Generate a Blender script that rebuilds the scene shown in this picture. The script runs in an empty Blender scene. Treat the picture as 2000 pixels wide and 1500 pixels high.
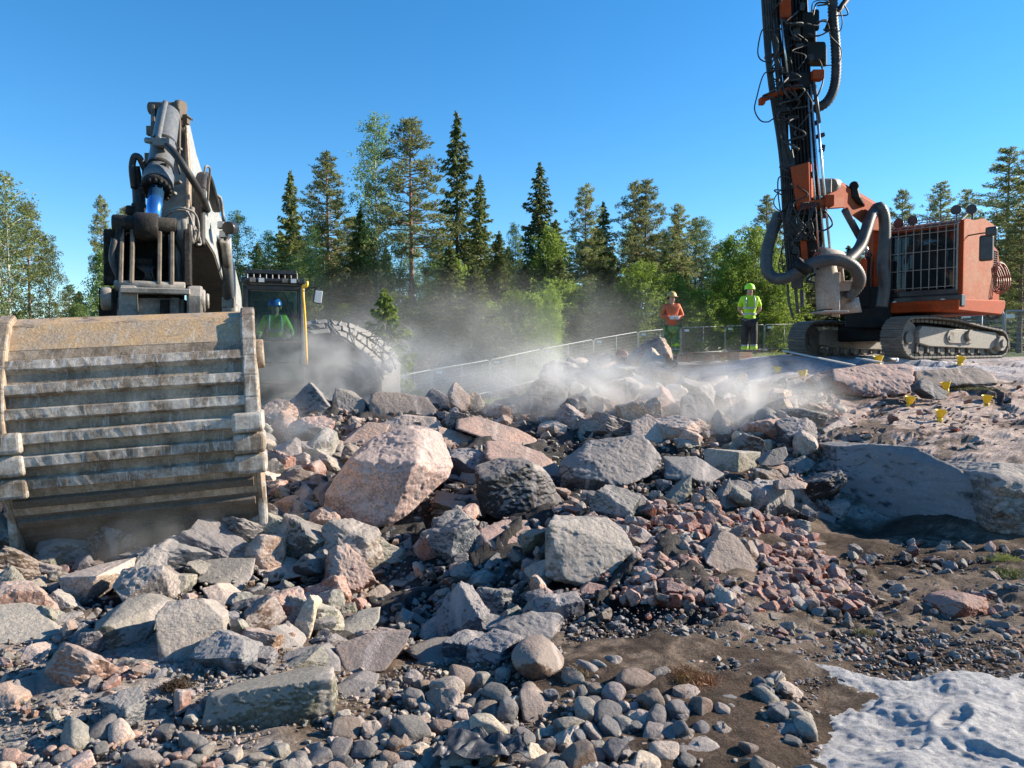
import bpy, bmesh, math, random
import numpy as np
from mathutils import Vector, Matrix, noise as mnoise
R = math.radians
# ---------------- camera, world, sun, exposure ----------------
SC = bpy.context.scene
COL = SC.collection
FPX = 1483.0; PITCH = math.atan(50 / FPX); EYE = 1.6
cam = bpy.data.objects.new('camera', bpy.data.cameras.new('camera')); COL.objects.link(cam)
cam.data.sensor_width = 36; cam.data.lens = 36 * FPX / 2000; cam.data.clip_start = 0.05; cam.data.clip_end = 3000
cam.location = (0, 0, EYE); cam.rotation_euler = (R(90) - PITCH, 0, 0)
SC.camera = cam
SUN_AZ, SUN_EL = R(78), R(25)          # azimuth clockwise from +Y
wd = bpy.data.worlds.new('World'); SC.world = wd; wd.use_nodes = True
wn = wd.node_tree.nodes; bg = wn['Background']
sky = wn.new('ShaderNodeTexSky'); sky.sky_type = 'NISHITA'; sky.sun_disc = False
sky.sun_elevation = SUN_EL; sky.sun_rotation = SUN_AZ
sky.air_density = 1.0; sky.dust_density = 0.0; sky.ozone_density = 4.5; sky.altitude = 60
hsv = wn.new('ShaderNodeHueSaturation'); hsv.inputs['Saturation'].default_value = 1.24; hsv.inputs['Hue'].default_value = 0.497
wd.node_tree.links.new(sky.outputs[0], hsv.inputs['Color']); wd.node_tree.links.new(hsv.outputs[0], bg.inputs[0])
bg.inputs[1].default_value = 0.098
sun = bpy.data.objects.new('sun', bpy.data.lights.new('sun', 'SUN')); COL.objects.link(sun)
sun.data.energy = 5.0; sun.data.angle = R(0.55); sun.data.color = (1.0, 0.89, 0.73)
sd = Vector((math.sin(SUN_AZ) * math.cos(SUN_EL), math.cos(SUN_AZ) * math.cos(SUN_EL), math.sin(SUN_EL)))
sun.rotation_euler = sd.to_track_quat('Z', 'Y').to_euler()
SC.view_settings.view_transform = 'Standard'; SC.view_settings.look = 'None'
SC.view_settings.exposure = 1.18; SC.view_settings.gamma = 1
SC.render.engine = 'CYCLES'
cy = SC.cycles
cy.max_bounces = 8; cy.diffuse_bounces = 3; cy.glossy_bounces = 3; cy.transmission_bounces = 6; cy.transparent_max_bounces = 12
cy.volume_bounces = 3; cy.volume_step_rate = 2.0; cy.volume_max_steps = 128
cy.use_denoising = True

def at(px, py, Y):
    u, v = (px - 1000) / FPX, (750 - py) / FPX
    c, s = math.cos(PITCH), math.sin(PITCH)
    k = Y / (c + s * v)
    return Vector((u * k, Y, EYE + (-s + c * v) * k))

# ---------------- numpy value noise ----------------
def _h(ix, iy, iz):
    n = (ix.astype(np.int64) * 374761393 + iy.astype(np.int64) * 668265263 + iz.astype(np.int64) * 2147483647) & 0xffffffff
    n = ((n ^ (n >> 13)) * 1274126177) & 0xffffffff
    n = (n ^ (n >> 16)) & 0xffffff
    return n / float(0xffffff)
def vnoise(p, seed=0):
    p = p + seed * 17.31
    i = np.floor(p); f = p - i; f = f * f * (3 - 2 * f)
    x, y, z = i[:, 0], i[:, 1], i[:, 2]; fx, fy, fz = f[:, 0], f[:, 1], f[:, 2]
    r = 0
    for dx in (0, 1):
        for dy in (0, 1):
            for dz in (0, 1):
                w = (fx if dx else 1 - fx) * (fy if dy else 1 - fy) * (fz if dz else 1 - fz)
                r = r + w * _h(x + dx, y + dy, z + dz)
    return r * 2 - 1
def fbm(p, octv=4, seed=0, gain=.5):
    r, a = 0, 1.0
    for k in range(octv):
        r = r + a * vnoise(p * 2.03 ** k, seed + k * 3); a *= gain
    return r

# ---------------- object helpers ----------------
def tag(o, label=None, cat=None, group=None, kind=None):
    if label: o['label'] = label
    if cat: o['category'] = cat
    if group: o['group'] = group
    if kind: o['kind'] = kind
    return o
def empty(name, loc=(0, 0, 0), rz=0):
    o = bpy.data.objects.new(name, None); COL.objects.link(o)
    o.location = loc; o.rotation_euler = (0, 0, rz); o.empty_display_size = .2
    return o
def children(o, pool=None):
    return [c for c in COL.objects if c.parent is o]
def link_mesh(name, me, parent=None, mat=None):
    if mat is not None and not me.materials: me.materials.append(mat)
    o = bpy.data.objects.new(name, me); COL.objects.link(o)
    if parent is not None: o.parent = parent
    return o
def root_of(o):
    while o.parent is not None: o = o.parent
    return o
def mesh_np(name, verts, tris, smooth=False, quads=False):
    me = bpy.data.meshes.new(name)
    k = tris.shape[1]
    me.vertices.add(len(verts)); me.vertices.foreach_set('co', np.asarray(verts, np.float32).ravel())
    me.loops.add(tris.size); me.loops.foreach_set('vertex_index', tris.astype(np.int32).ravel())
    me.polygons.add(len(tris)); me.polygons.foreach_set('loop_start', np.arange(0, tris.size, k, dtype=np.int32))
    me.polygons.foreach_set('loop_total', np.full(len(tris), k, np.int32))
    me.polygons.foreach_set('use_smooth', np.full(len(tris), smooth))
    me.update(calc_edges=True); me.validate()
    return me
def vcol(me, cols, name='Col'):
    a = me.color_attributes.new(name, 'FLOAT_COLOR', 'POINT')
    c = np.ones((len(me.vertices), 4), np.float32); c[:, :3] = cols
    a.data.foreach_set('color', c.ravel())

def curve(pts, n=8):
    """Catmull-Rom through points"""
    pts = [Vector(p) for p in pts]
    P = [pts[0] * 2 - pts[1]] + pts + [pts[-1] * 2 - pts[-2]]
    out = []
    for i in range(1, len(P) - 2):
        a, b, c, d = P[i - 1], P[i], P[i + 1], P[i + 2]
        for k in range(n):
            t = k / n
            out.append(.5 * ((2 * b) + (c - a) * t + (2 * a - 5 * b + 4 * c - d) * t * t + (3 * b - a - 3 * c + d) * t ** 3))
    out.append(pts[-1]); return out

class MB:
    """collects solids in world (or local, through M) coordinates; build() links them as one mesh"""
    M0 = None
    def __init__(s, M=None):
        s.v, s.f, s.sm = [], [], []; s.M = M if M is not None else MB.M0
    def add(s, vs, fs, smooth=False):
        o = len(s.v)
        for v in vs:
            v = Vector(v); s.v.append(s.M @ v if s.M is not None else v)
        for f in fs: s.f.append([i + o for i in f]); s.sm.append(smooth)
        return s
    def box(s, c, d, rot=None):
        c = Vector(c); x, y, z = [q / 2 for q in d]
        vs = [Vector((a * x, b * y, e * z)) for a in (-1, 1) for b in (-1, 1) for e in (-1, 1)]
        if rot is not None: vs = [rot @ v for v in vs]
        s.add([c + v for v in vs], [(0, 1, 3, 2), (4, 6, 7, 5), (0, 4, 5, 1), (2, 3, 7, 6), (0, 2, 6, 4), (1, 5, 7, 3)]); return s
    def bar(s, a, b, w, h=None, up=(0, 0, 1)):
        a, b = Vector(a), Vector(b); h = h or w
        d = (b - a).normalized(); up = Vector(up)
        if abs(d.dot(up)) > .98: up = Vector((0, 1, 0))
        x = d.cross(up).normalized(); y = x.cross(d)
        vs = []
        for p in (a, b):
            for (i, j) in ((-1, -1), (1, -1), (1, 1), (-1, 1)): vs.append(p + x * i * w / 2 + y * j * h / 2)
        s.add(vs, [(3, 2, 1, 0), (4, 5, 6, 7), (0, 1, 5, 4), (1, 2, 6, 5), (2, 3, 7, 6), (3, 0, 4, 7)]); return s
    def tube(s, pts, r, n=8, rr=None, cap=True):
        pts = [Vector(p) for p in pts]; N = len(pts)
        rad = rr if rr is not None else [r] * N
        vs, fs = [], []
        up = None
        for i, p in enumerate(pts):
            d = (pts[min(i + 1, N - 1)] - pts[max(i - 1, 0)]).normalized()
            if up is None:
                up = Vector((0, 0, 1)) if abs(d.z) < .9 else Vector((1, 0, 0))
            x = d.cross(up)
            if x.length < 1e-4: x = d.cross(Vector((0.3, 1, 0.2)))
            x.normalize(); y = x.cross(d).normalized(); up = y
            for k in range(n):
                a = 2 * math.pi * k / n
                vs.append(p + (x * math.cos(a) + y * math.sin(a)) * rad[i])
        for i in range(N - 1):
            for k in range(n):
                fs.append((i * n + k, i * n + (k + 1) % n, (i + 1) * n + (k + 1) % n, (i + 1) * n + k))
        o = len(s.v); s.add(vs, fs, True)
        if cap:
            s.f.append([o + k for k in range(n)][::-1]); s.sm.append(False)
            s.f.append([o + (N - 1) * n + k for k in range(n)]); s.sm.append(False)
        return s
    def cyl(s, a, b, r, r2=None, n=16):
        return s.tube([a, b], r, n, rr=[r, r if r2 is None else r2])
    def corr(s, pts, r, pitch=.035, n=12, amp=.1):
        """corrugated hose"""
        L = [0]
        for i in range(1, len(pts)): L.append(L[-1] + (pts[i] - pts[i - 1]).length)
        m = max(2, int(L[-1] / pitch * 2)); out, rr, j = [], [], 0
        for i in range(m + 1):
            t = L[-1] * i / m
            while j < len(L) - 2 and L[j + 1] < t: j += 1
            q = (t - L[j]) / max(1e-6, L[j + 1] - L[j])
            out.append(pts[j].lerp(pts[j + 1], q)); rr.append(r * (1 + (amp if i % 2 else -amp)))
        return s.tube(out, r, n, rr)
    def loft(s, secs, smooth=False, closed=True):
        n = len(secs[0]); vs = [Vector(p) for q in secs for p in q]; fs = []
        for i in range(len(secs) - 1):
            for k in range(n if closed else n - 1):
                fs.append((i * n + k, i * n + (k + 1) % n, (i + 1) * n + (k + 1) % n, (i + 1) * n + k))
        if closed:
            fs.append(tuple(range(n))[::-1]); fs.append(tuple((len(secs) - 1) * n + k for k in range(n)))
        s.add(vs, fs, smooth); return s
    def prism(s, poly, a, b, ax=0):
        """polygon in the two other axes, extruded along axis ax from a to b"""
        def mk(p, t):
            return {0: (t, p[0], p[1]), 1: (p[0], t, p[1]), 2: (p[0], p[1], t)}[ax]
        n = len(poly)
        s.add([mk(p, a) for p in poly] + [mk(p, b) for p in poly],
              [tuple(range(n))[::-1], tuple(range(n, 2 * n))] + [(k, (k + 1) % n, n + (k + 1) % n, n + k) for k in range(n)]); return s
    def lathe(s, prof, c, axis='Z', n=20, M2=None):
        """prof: (r, h) pairs"""
        vs, fs = [], []; m = len(prof)
        for (r, h) in prof:
            for k in range(n):
                a = 2 * math.pi * k / n; x, y = r * math.cos(a), r * math.sin(a)
                v = Vector((x, y, h)) if axis == 'Z' else (Vector((h, x, y)) if axis == 'X' else Vector((x, h, y)))
                if M2 is not None: v = M2 @ v
                vs.append(Vector(c) + v)
        for i in range(m - 1):
            for k in range(n): fs.append((i * n + k, i * n + (k + 1) % n, (i + 1) * n + (k + 1) % n, (i + 1) * n + k))
        s.add(vs, fs, True); return s
    def build(s, name, mat, parent=None, bevel=0, seg=1, autosm=None):
        me = bpy.data.meshes.new(name)
        off = Vector((0, 0, 0))
        if parent is not None: off = Vector(root_of(parent).location)
        me.from_pydata([v - off for v in s.v], [], s.f)
        me.polygons.foreach_set('use_smooth', s.sm); me.update()
        bm = bmesh.new(); bm.from_mesh(me); bmesh.ops.recalc_face_normals(bm, faces=bm.faces); bm.to_mesh(me); bm.free()
        o = link_mesh(name, me, parent, mat)
        if bevel:
            md = o.modifiers.new('b', 'BEVEL'); md.width = bevel; md.segments = seg; md.limit_method = 'ANGLE'; md.angle_limit = R(40)
        return o

# ---------------- materials ----------------
def nt(name):
    m = bpy.data.materials.new(name); m.use_nodes = True
    t = m.node_tree; return m, t, t.nodes, t.links, t.nodes['Principled BSDF']
def ramp(N, L, src, stops):
    r = N.new('ShaderNodeValToRGB'); e = r.color_ramp.elements
    while len(e) < len(stops): e.new(.5)
    for i, (p, c) in enumerate(stops):
        e[i].position = p; e[i].color = (*c, 1) if len(c) == 3 else c
    L.new(src, r.inputs[0]); return r
def noise_n(N, L, co, scale, detail=4, rough=.6, dist=0):
    n = N.new('ShaderNodeTexNoise'); n.inputs['Scale'].default_value = scale; n.inputs['Detail'].default_value = detail
    n.inputs['Roughness'].default_value = rough; n.inputs['Distortion'].default_value = dist
    L.new(co, n.inputs['Vector']); return n
def mix(N, L, fac, a, b, mode='MIX'):
    m = N.new('ShaderNodeMix'); m.data_type = 'RGBA'; m.blend_type = mode
    for sck, val in ((0, fac), (6, a), (7, b)):
        if isinstance(val, bpy.types.NodeSocket): L.new(val, m.inputs[sck])
        else: m.inputs[sck].default_value = val if sck == 0 else (*val, 1)
    return m.outputs[2]
def paint(name, col, rough=.5, metal=0, dirt=None, dirt_amt=.5, scale=3, bump=.1, bscale=30, up_dust=None, contrast=.12, spec=.5, scrape=None):
    """painted or bare surface with patchy wear and dirt; object-space noise"""
    m, t, N, L, P = nt(name)
    g = N.new('ShaderNodeNewGeometry'); co = g.outputs['Position']
    n1 = noise_n(N, L, co, scale, 6, .68)
    c = col
    if dirt is not None:
        lo = .5 + (0.5 - dirt_amt) * .5
        r = ramp(N, L, n1.outputs['Fac'], [(max(0, lo - contrast), (0, 0, 0)), (min(1, lo + contrast), (1, 1, 1))])
        cc = mix(N, L, r.outputs[0], col, dirt)
        n3 = noise_n(N, L, co, scale * 9, 5, .7)
        r3 = ramp(N, L, n3.outputs['Fac'], [(.35, (.72, .72, .72)), (.65, (1.15, 1.15, 1.15))])
        cc = mix(N, L, 1.0, cc, r3.outputs[0], 'MULTIPLY')
        if scrape is not None:
            mp = N.new('ShaderNodeMapping'); mp.inputs['Scale'].default_value = (26, 9, 3.2); mp.inputs['Rotation'].default_value = (0, .22, 0); L.new(co, mp.inputs[0])
            ns = noise_n(N, L, mp.outputs[0], 1.6, 5, .7, .5); rs_ = ramp(N, L, ns.outputs['Fac'], [(.54, (0, 0, 0)), (.66, (.75, .75, .75))]); cc = mix(N, L, rs_.outputs[0], cc, scrape)
            mp2 = N.new('ShaderNodeMapping'); mp2.inputs['Scale'].default_value = (4, 4, 14); L.new(co, mp2.inputs[0])
            ns = noise_n(N, L, mp2.outputs[0], 1.3, 6, .75, .6); rs_ = ramp(N, L, ns.outputs['Fac'], [(.30, (.8, .8, .8)), (.42, (0, 0, 0))]); cc = mix(N, L, rs_.outputs[0], cc, (.055, .04, .028))
        if up_dust is not None:
            sx = N.new('ShaderNodeSeparateXYZ'); L.new(g.outputs['Normal'], sx.inputs[0])
            ru = ramp(N, L, sx.outputs['Z'], [(.3, (0, 0, 0)), (.9, (.8, .8, .8))])
            cc = mix(N, L, ru.outputs[0], cc, up_dust)
        L.new(cc, P.inputs['Base Color'])
    else:
        P.inputs['Base Color'].default_value = (*col, 1)
    P.inputs['Roughness'].default_value = rough; P.inputs['Metallic'].default_value = metal
    P.inputs['Specular IOR Level'].default_value = spec
    if bump:
        n2 = noise_n(N, L, co, bscale, 5, .7)
        b = N.new('ShaderNodeBump'); b.inputs['Strength'].default_value = bump; b.inputs['Distance'].default_value = .02
        L.new(n2.outputs['Fac'], b.inputs['Height']); L.new(b.outputs[0], P.inputs['Normal'])
    return m
def glass(name, tint=(.6, .75, .75), alpha=.55, rough=.04):
    m, t, N, L, P = nt(name)
    P.inputs['Base Color'].default_value = (.02, .03, .035, 1); P.inputs['Roughness'].default_value = rough
    tr = N.new('ShaderNodeBsdfTransparent'); tr.inputs[0].default_value = (*tint, 1)
    mx = N.new('ShaderNodeMixShader'); mx.inputs[0].default_value = 1 - alpha
    L.new(tr.outputs[0], mx.inputs[1]); L.new(P.outputs[0], mx.inputs[2]); L.new(mx.outputs[0], N['Material Output'].inputs[0])
    return m
def rock_mat(name, attr=False, dust=(.50, .44, .40), dust_amt=.55, fine=1.0, vein=.4, streak=0):
    """stone tinted by the object's own colour (or the mesh colour attribute), mineral patches, speckle, dust on upward faces"""
    m, t, N, L, P = nt(name)
    if attr:
        a = N.new('ShaderNodeVertexColor'); a.layer_name = 'Col'; base = a.outputs[0]
    else:
        a = N.new('ShaderNodeObjectInfo'); base = a.outputs['Color']
    tc = N.new('ShaderNodeNewGeometry'); co = tc.outputs['Position']
    n1 = noise_n(N, L, co, 3.2, 7, .66, .6)
    r1 = ramp(N, L, n1.outputs['Fac'], [(.30, (.50, .53, .58)), (.5, (1, 1, 1)), (.70, (1.38, 1.24, 1.13))])
    c = mix(N, L, 1.0, base, r1.outputs[0], 'MULTIPLY')
    n2 = noise_n(N, L, co, 46 * fine, 4, .75)
    r2 = ramp(N, L, n2.outputs['Fac'], [(.34, (.5, .48, .48)), (.5, (1, 1, 1)), (.66, (1.45, 1.42, 1.4))])
    c = mix(N, L, 1.0, c, r2.outputs[0], 'MULTIPLY')
    n4 = noise_n(N, L, co, 9, 6, .7, 1.2)   # rusty and pale stains
    r4 = ramp(N, L, n4.outputs['Fac'], [(.62, (0, 0, 0)), (.72, (.35, .35, .35))])
    c = mix(N, L, r4.outputs[0], c, (.24, .15, .105))
    wv = N.new('ShaderNodeTexWave'); wv.wave_type = 'BANDS'; wv.inputs['Scale'].default_value = .55; wv.inputs['Distortion'].default_value = 5; wv.inputs['Detail'].default_value = 4; wv.inputs['Detail Scale'].default_value = 1.3
    L.new(co, wv.inputs['Vector']); rv = ramp(N, L, wv.outputs['Fac'], [(.965, (0, 0, 0)), (.995, (vein, vein, vein))]); c = mix(N, L, rv.outputs[0], c, (.50, .42, .38))
    if streak:
        mp = N.new('ShaderNodeMapping'); mp.inputs['Scale'].default_value = (1.2, 1.2, 9); mp.inputs['Rotation'].default_value = (0, .35, 0); L.new(co, mp.inputs[0])
        q = noise_n(N, L, mp.outputs[0], 1.2, 8, .75, .8); rq = ramp(N, L, q.outputs['Fac'], [(.40, (.55, .55, .58)), (.52, (1, 1, 1)), (.66, (1.7, 1.6, 1.55))]); c = mix(N, L, 1.0, c, rq.outputs[0], 'MULTIPLY')
        q = noise_n(N, L, co, .9, 2, .5, 3); rq = ramp(N, L, q.outputs['Fac'], [(.492, (1, 1, 1)), (.4985, (.18, .18, .19)), (.505, (1, 1, 1))]); c = mix(N, L, 1.0, c, rq.outputs[0], 'MULTIPLY')
    sx = N.new('ShaderNodeSeparateXYZ'); L.new(tc.outputs['Normal'], sx.inputs[0])
    n3 = noise_n(N, L, co, 5, 6, .7)
    ad = N.new('ShaderNodeMath'); ad.operation = 'MULTIPLY_ADD'; L.new(n3.outputs['Fac'], ad.inputs[0]); ad.inputs[1].default_value = 1.2; L.new(sx.outputs['Z'], ad.inputs[2])
    r3 = ramp(N, L, ad.outputs[0], [(.75, (0, 0, 0)), (1.0, (dust_amt,) * 3)])
    c = mix(N, L, r3.outputs[0], c, dust)
    L.new(c, P.inputs['Base Color']); P.inputs['Roughness'].default_value = .9; P.inputs['Specular IOR Level'].default_value = .25
    nb = noise_n(N, L, co, 22 * fine, 8, .72)
    b = N.new('ShaderNodeBump'); b.inputs['Strength'].default_value = .75; b.inputs['Distance'].default_value = .03
    L.new(nb.outputs['Fac'], b.inputs['Height']); L.new(b.outputs[0], P.inputs['Normal'])
    return m
def leaf_mat(name, c1, c2, trans=.35):
    m, t, N, L, P = nt(name)
    oi = N.new('ShaderNodeObjectInfo'); g = N.new('ShaderNodeNewGeometry')
    n1 = noise_n(N, L, g.outputs['Position'], .9, 3, .6)
    r = ramp(N, L, n1.outputs['Fac'], [(.35, c1), (.65, c2)])
    v = ramp(N, L, g.outputs['Random Per Island'], [(0, (.65, .65, .65)), (1, (1.25, 1.25, 1.25))])
    c = mix(N, L, 1.0, r.outputs[0], v.outputs[0], 'MULTIPLY')
    hs = N.new('ShaderNodeHueSaturation'); mr = N.new('ShaderNodeMapRange')
    mr.inputs['To Min'].default_value = .75; mr.inputs['To Max'].default_value = 1.25
    L.new(oi.outputs['Random'], mr.inputs[0]); L.new(mr.outputs[0], hs.inputs['Value']); L.new(c, hs.inputs['Color']); c = hs.outputs[0]
    L.new(c, P.inputs['Base Color']); P.inputs['Roughness'].default_value = .55; P.inputs['Specular IOR Level'].default_value = .3
    tl = N.new('ShaderNodeBsdfTranslucent'); L.new(c, tl.inputs[0])
    mx = N.new('ShaderNodeMixShader'); mx.inputs[0].default_value = trans
    L.new(P.outputs[0], mx.inputs[1]); L.new(tl.outputs[0], mx.inputs[2]); L.new(mx.outputs[0], N['Material Output'].inputs[0])
    return m
# ---------------- terrain ----------------
CP = []   # control points (px, py, Y)
def cpt(*a):
    for t in a: CP.append(t)
for x in (-600, 0, 500, 1000, 1500, 2000, 2600):
    cpt((x, 2000, 1.85), (x, 1500, 3.0), (x, 1300, 4.0))
cpt((0, 1200, 4.75), (500, 1210, 4.7), (650, 1225, 5.1), (850, 1225, 5.2), (600, 1150, 5.8), (780, 1150, 6.0), (960, 1150, 5.8), (980, 1225, 5.0), (750, 1300, 4.3), (1150, 1215, 4.7), (1600, 1235, 4.6), (2000, 1235, 4.6),
    (-500, 1100, 6), (0, 1100, 6), (300, 1100, 5.9), (500, 1080, 6.1), (720, 1060, 6.4), (900, 1060, 6.4), (1100, 1070, 6.0), (1250, 1080, 5.7), (1400, 1080, 5.8), (1250, 1010, 6.5), (1420, 1010, 6.8),
    (1600, 1140, 5.6), (2000, 1140, 5.6), (1600, 1055, 6.8), (1760, 1055, 6.9), (2000, 1050, 6.9), (2500, 1030, 7),
    (0, 930, 8.5), (300, 930, 8.5), (-600, 850, 10), (550, 960, 7.5), (760, 960, 8), (950, 950, 8.2), (1200, 960, 7.6), (1400, 945, 7.9), (1540, 915, 8.3),
    (1560, 1000, 7.9), (1640, 995, 8.1), (1700, 1043, 7.75), (1800, 1048, 7.3), (1900, 1052, 7.0), (1672, 872, 9.35), (1785, 880, 8.8), (1850, 908, 8.35), (1918, 938, 7.95), (2000, 915, 7.9), (2500, 900, 8),
    (550, 860, 9.5), (720, 840, 10), (900, 850, 10), (1050, 850, 10.3), (1200, 850, 10.3), (1350, 870, 9.8), (1480, 900, 9.3),
    (560, 790, 11.2), (700, 785, 11.8), (850, 785, 12.3), (900, 800, 12.6), (1000, 785, 13), (1100, 800, 12), (1250, 800, 12), (1400, 815, 11.3), (1530, 850, 10),
    (1100, 745, 15.5), (1180, 700, 16.8), (1240, 698, 16.8), (1140, 722, 15.8), (1280, 728, 15.5), (1180, 740, 15.5), (1300, 735, 16), (1400, 740, 14.5), (1500, 770, 12.6),
    (1570, 800, 11), (1640, 820, 10.2), (1836, 812, 10.2), (1927, 784, 11.3), (1776, 786, 11.4), (1690, 790, 11.6), (1990, 790, 11.4),
    (1500, 730, 14.5), (1568, 738, 13.2), (1650, 740, 13.0), (1848, 757, 12.3), (1760, 737, 13.3), (2000, 745, 13), (2600, 790, 12),
    (1716, 708, 14.3), (1876, 706, 14.6), (1511, 695, 16.5), (1300, 710, 20), (1470, 699, 20), (1420, 712, 17), (1350, 714, 17.5), (1600, 698, 16), (1750, 700, 16.5), (1950, 704, 16.5), (2000, 715, 15), (2600, 712, 16))
WP = [(3.9, 8.7, .08), (4.2, 8.05, .05), (4.35, 7.5, .05), (3.75, 9.0, .2), (-9, 12, .1), (-5, 14, 0), (-2, 15, -.1), (-12, 18, -.2), (-3, 18, -.3), (-1, 20, -.3), (1, 22, -.2), (4, 23, 1.2), (8, 22, 1.6), (14, 22, 1.6), (18, 14, 1.7),
      (0, 30, -.8), (-8, 30, -.8), (-20, 30, -.8), (8, 30, 1.2), (20, 30, 1.7), (-6, 42, -1.1), (0, 46, -1.0), (6, 50, -.1), (12, 56, 1.4), (20, 60, 1.9), (34, 60, 1.9),
      (-30, 60, -1), (-10, 75, -.6), (10, 80, .6), (40, 85, 2.2), (60, 100, 2.2), (-60, 100, -1), (0, 130, .5), (0, 300, 1), (200, 300, 2), (-250, 300, 0), (-120, 160, 0), (120, 160, 2)]
def wcoord(X, Y): return np.stack([X / Y * 2.2, np.log(Y) * 2.0], -1)
_q = np.array([[*at(*c)] for c in CP] + [list(w) for w in WP])
_A = wcoord(_q[:, 0], _q[:, 1]); _D = np.linalg.norm(_A[:, None] - _A[None], axis=-1)
_w = np.linalg.solve(_D + 0 * np.eye(len(_A)) + 1e-3 * np.eye(len(_A)), _q[:, 2] - _q[:, 2].mean())
def smooth_h(X, Y):
    X = np.atleast_1d(np.asarray(X, float)); Y = np.atleast_1d(np.asarray(Y, float))
    B = wcoord(X, Y); out = np.empty(len(B))
    for i in range(0, len(B), 20000):
        out[i:i + 20000] = np.linalg.norm(B[i:i + 20000, None] - _A[None], axis=-1) @ _w
    return out + _q[:, 2].mean()
def pxy(X, Y, Z):
    """pixel of a world point"""
    c, s = math.cos(PITCH), math.sin(PITCH); z = Z - EYE
    f = Y * c - z * s; v = Y * s + z * c
    return 1000 + FPX * X / f, 750 - FPX * v / f
def blocks(X, Y, cell, seed, amp, tilt):
    """fractured bedrock: tilted plates with sharp steps between them"""
    w = np.stack([X, Y, np.full_like(X, seed)], -1)
    X = X + vnoise(w * 1.3, 3) * cell * .22; Y = Y + vnoise(w * 1.3, 7) * cell * .22
    a, b = (X * .8 + Y * .6) / (cell * 1.8), (-X * .6 + Y * .8) / cell
    ia, ib = np.floor(a), np.floor(b); best = np.full(len(X), 1e9); out = np.zeros(len(X)); z0 = np.full(len(X), seed)
    for da in (-1, 0, 1):
        for db in (-1, 0, 1):
            ca, cb = ia + da, ib + db; pa = ca + _h(ca, cb, z0); pb = cb + _h(ca, cb, z0 + 5)
            d = (a - pa) ** 2 + (b - pb) ** 2; m = d < best
            hgt = (_h(ca, cb, z0 + 9) - .5) * amp + ((a - pa) * (_h(ca, cb, z0 + 11) - .5) + (b - pb) * (_h(ca, cb, z0 + 13) - .5)) * tilt
            best = np.where(m, d, best); out = np.where(m, hgt, out)
    return out
def detail(X, Y):
    p = np.stack([X, Y, np.zeros_like(X)], -1)
    far = np.clip((Y - 20) / 40, 0, 1)
    a = fbm(p * 1.7, 3, 1) * .05 + fbm(p * 7, 3, 5) * .014 + fbm(p * 26, 2, 9) * .006
    # bedrock shelf: stepped ledges and cracks
    k = np.clip((X / Y - .33) / .08, 0, 1) * np.clip((Y - 7.9) / .6, 0, 1) * np.clip((19 - Y) / 3, 0, 1)
    d = fbm(np.stack([X * .35 + Y * .3, Y * .9 - X * .35, np.zeros_like(X)], -1), 5, 21)
    steps = np.abs(((d * 3.1) % 1.0) - .5) * 2
    bl = blocks(X, Y, 1.1, 3, .15, .2) + blocks(X, Y, .36, 8, .045, .08)
    a = a + k * (bl * (.45 + .55 * np.clip(vnoise(p * .5, 91) * 2 + .5, 0, 1)) - .03 + fbm(p * 9, 3, 35) * .008)
    k3 = np.clip((.30 - X / Y) / .06, 0, 1) * np.clip((Y - 4.3) / .4, 0, 1) * np.clip((16 - Y) / 2, 0, 1)
    a = a + k3 * (blocks(X, Y, .30, 15, .16, .22) + blocks(X, Y, .12, 19, .05, .06) - .05)
    k2 = np.clip((X / Y + .02) / .05, 0, 1) * np.clip((Y - 4.2) / .3, 0, 1) * np.clip((6.9 - Y) / .4, 0, 1)
    a = a + k2 * (fbm(p * 4.5, 3, 61) * .03 + np.abs(fbm(p * 12, 2, 63)) * .02 + fbm(p * 30, 2, 67) * .006)
    a = a + fbm(p * .25, 3, 41) * .25 * far
    return a
def height(X, Y):
    X = np.atleast_1d(np.asarray(X, float)); Y = np.atleast_1d(np.asarray(Y, float))
    return smooth_h(X, Y) + detail(X, Y)
def ground(X, Y): return float(height([X], [Y])[0])
_YS = np.exp(np.linspace(math.log(2.0), math.log(60), 420))
def cast(px, py):
    """first ground point seen through a pixel"""
    c, s = math.cos(PITCH), math.sin(PITCH); u, v = (px - 1000) / FPX, (750 - py) / FPX
    k = _YS / (c + s * v); X = u * k; Z = EYE + (-s + c * v) * k
    h = smooth_h(X, _YS)
    i = np.argmax(Z < h)
    if Z[i] >= h[i]: return None
    return Vector((X[i], _YS[i], h[i]))

NU, NY = 620, 640
US = np.linspace(-1.55, 1.55, NU); YL = np.exp(np.linspace(math.log(1.0), math.log(60), NY))
UU, YY = np.meshgrid(US, YL); XX = (UU * YY).ravel(); YY = YY.ravel()
ZZ = height(XX, YY)
PX, PY = pxy(XX, YY, ZZ)
idx = np.arange(NU * NY).reshape(NY, NU)
Q = np.stack([idx[:-1, :-1].ravel(), idx[:-1, 1:].ravel(), idx[1:, 1:].ravel(), idx[1:, :-1].ravel()], -1)
def sstep(x, a, b):
    t = np.clip((x - a) / (b - a), 0, 1); return t * t * (3 - 2 * t)
p3 = np.stack([XX, YY, ZZ], -1)
n_a = fbm(p3 * 1.3, 4, 3); n_b = fbm(p3 * 4.5, 4, 8); n_c = fbm(p3 * 14, 3, 12)
def C(*c): return np.array(c)[None, :]
soil = C(.070, .050, .037) * (1 + .35 * n_b[:, None]); 
drysoil = C(.155, .118, .090) * (1 + .2 * n_c[:, None])
col = soil + (drysoil - soil) * sstep(n_a + .5 * n_c, -.1, .55)[:, None]
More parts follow.
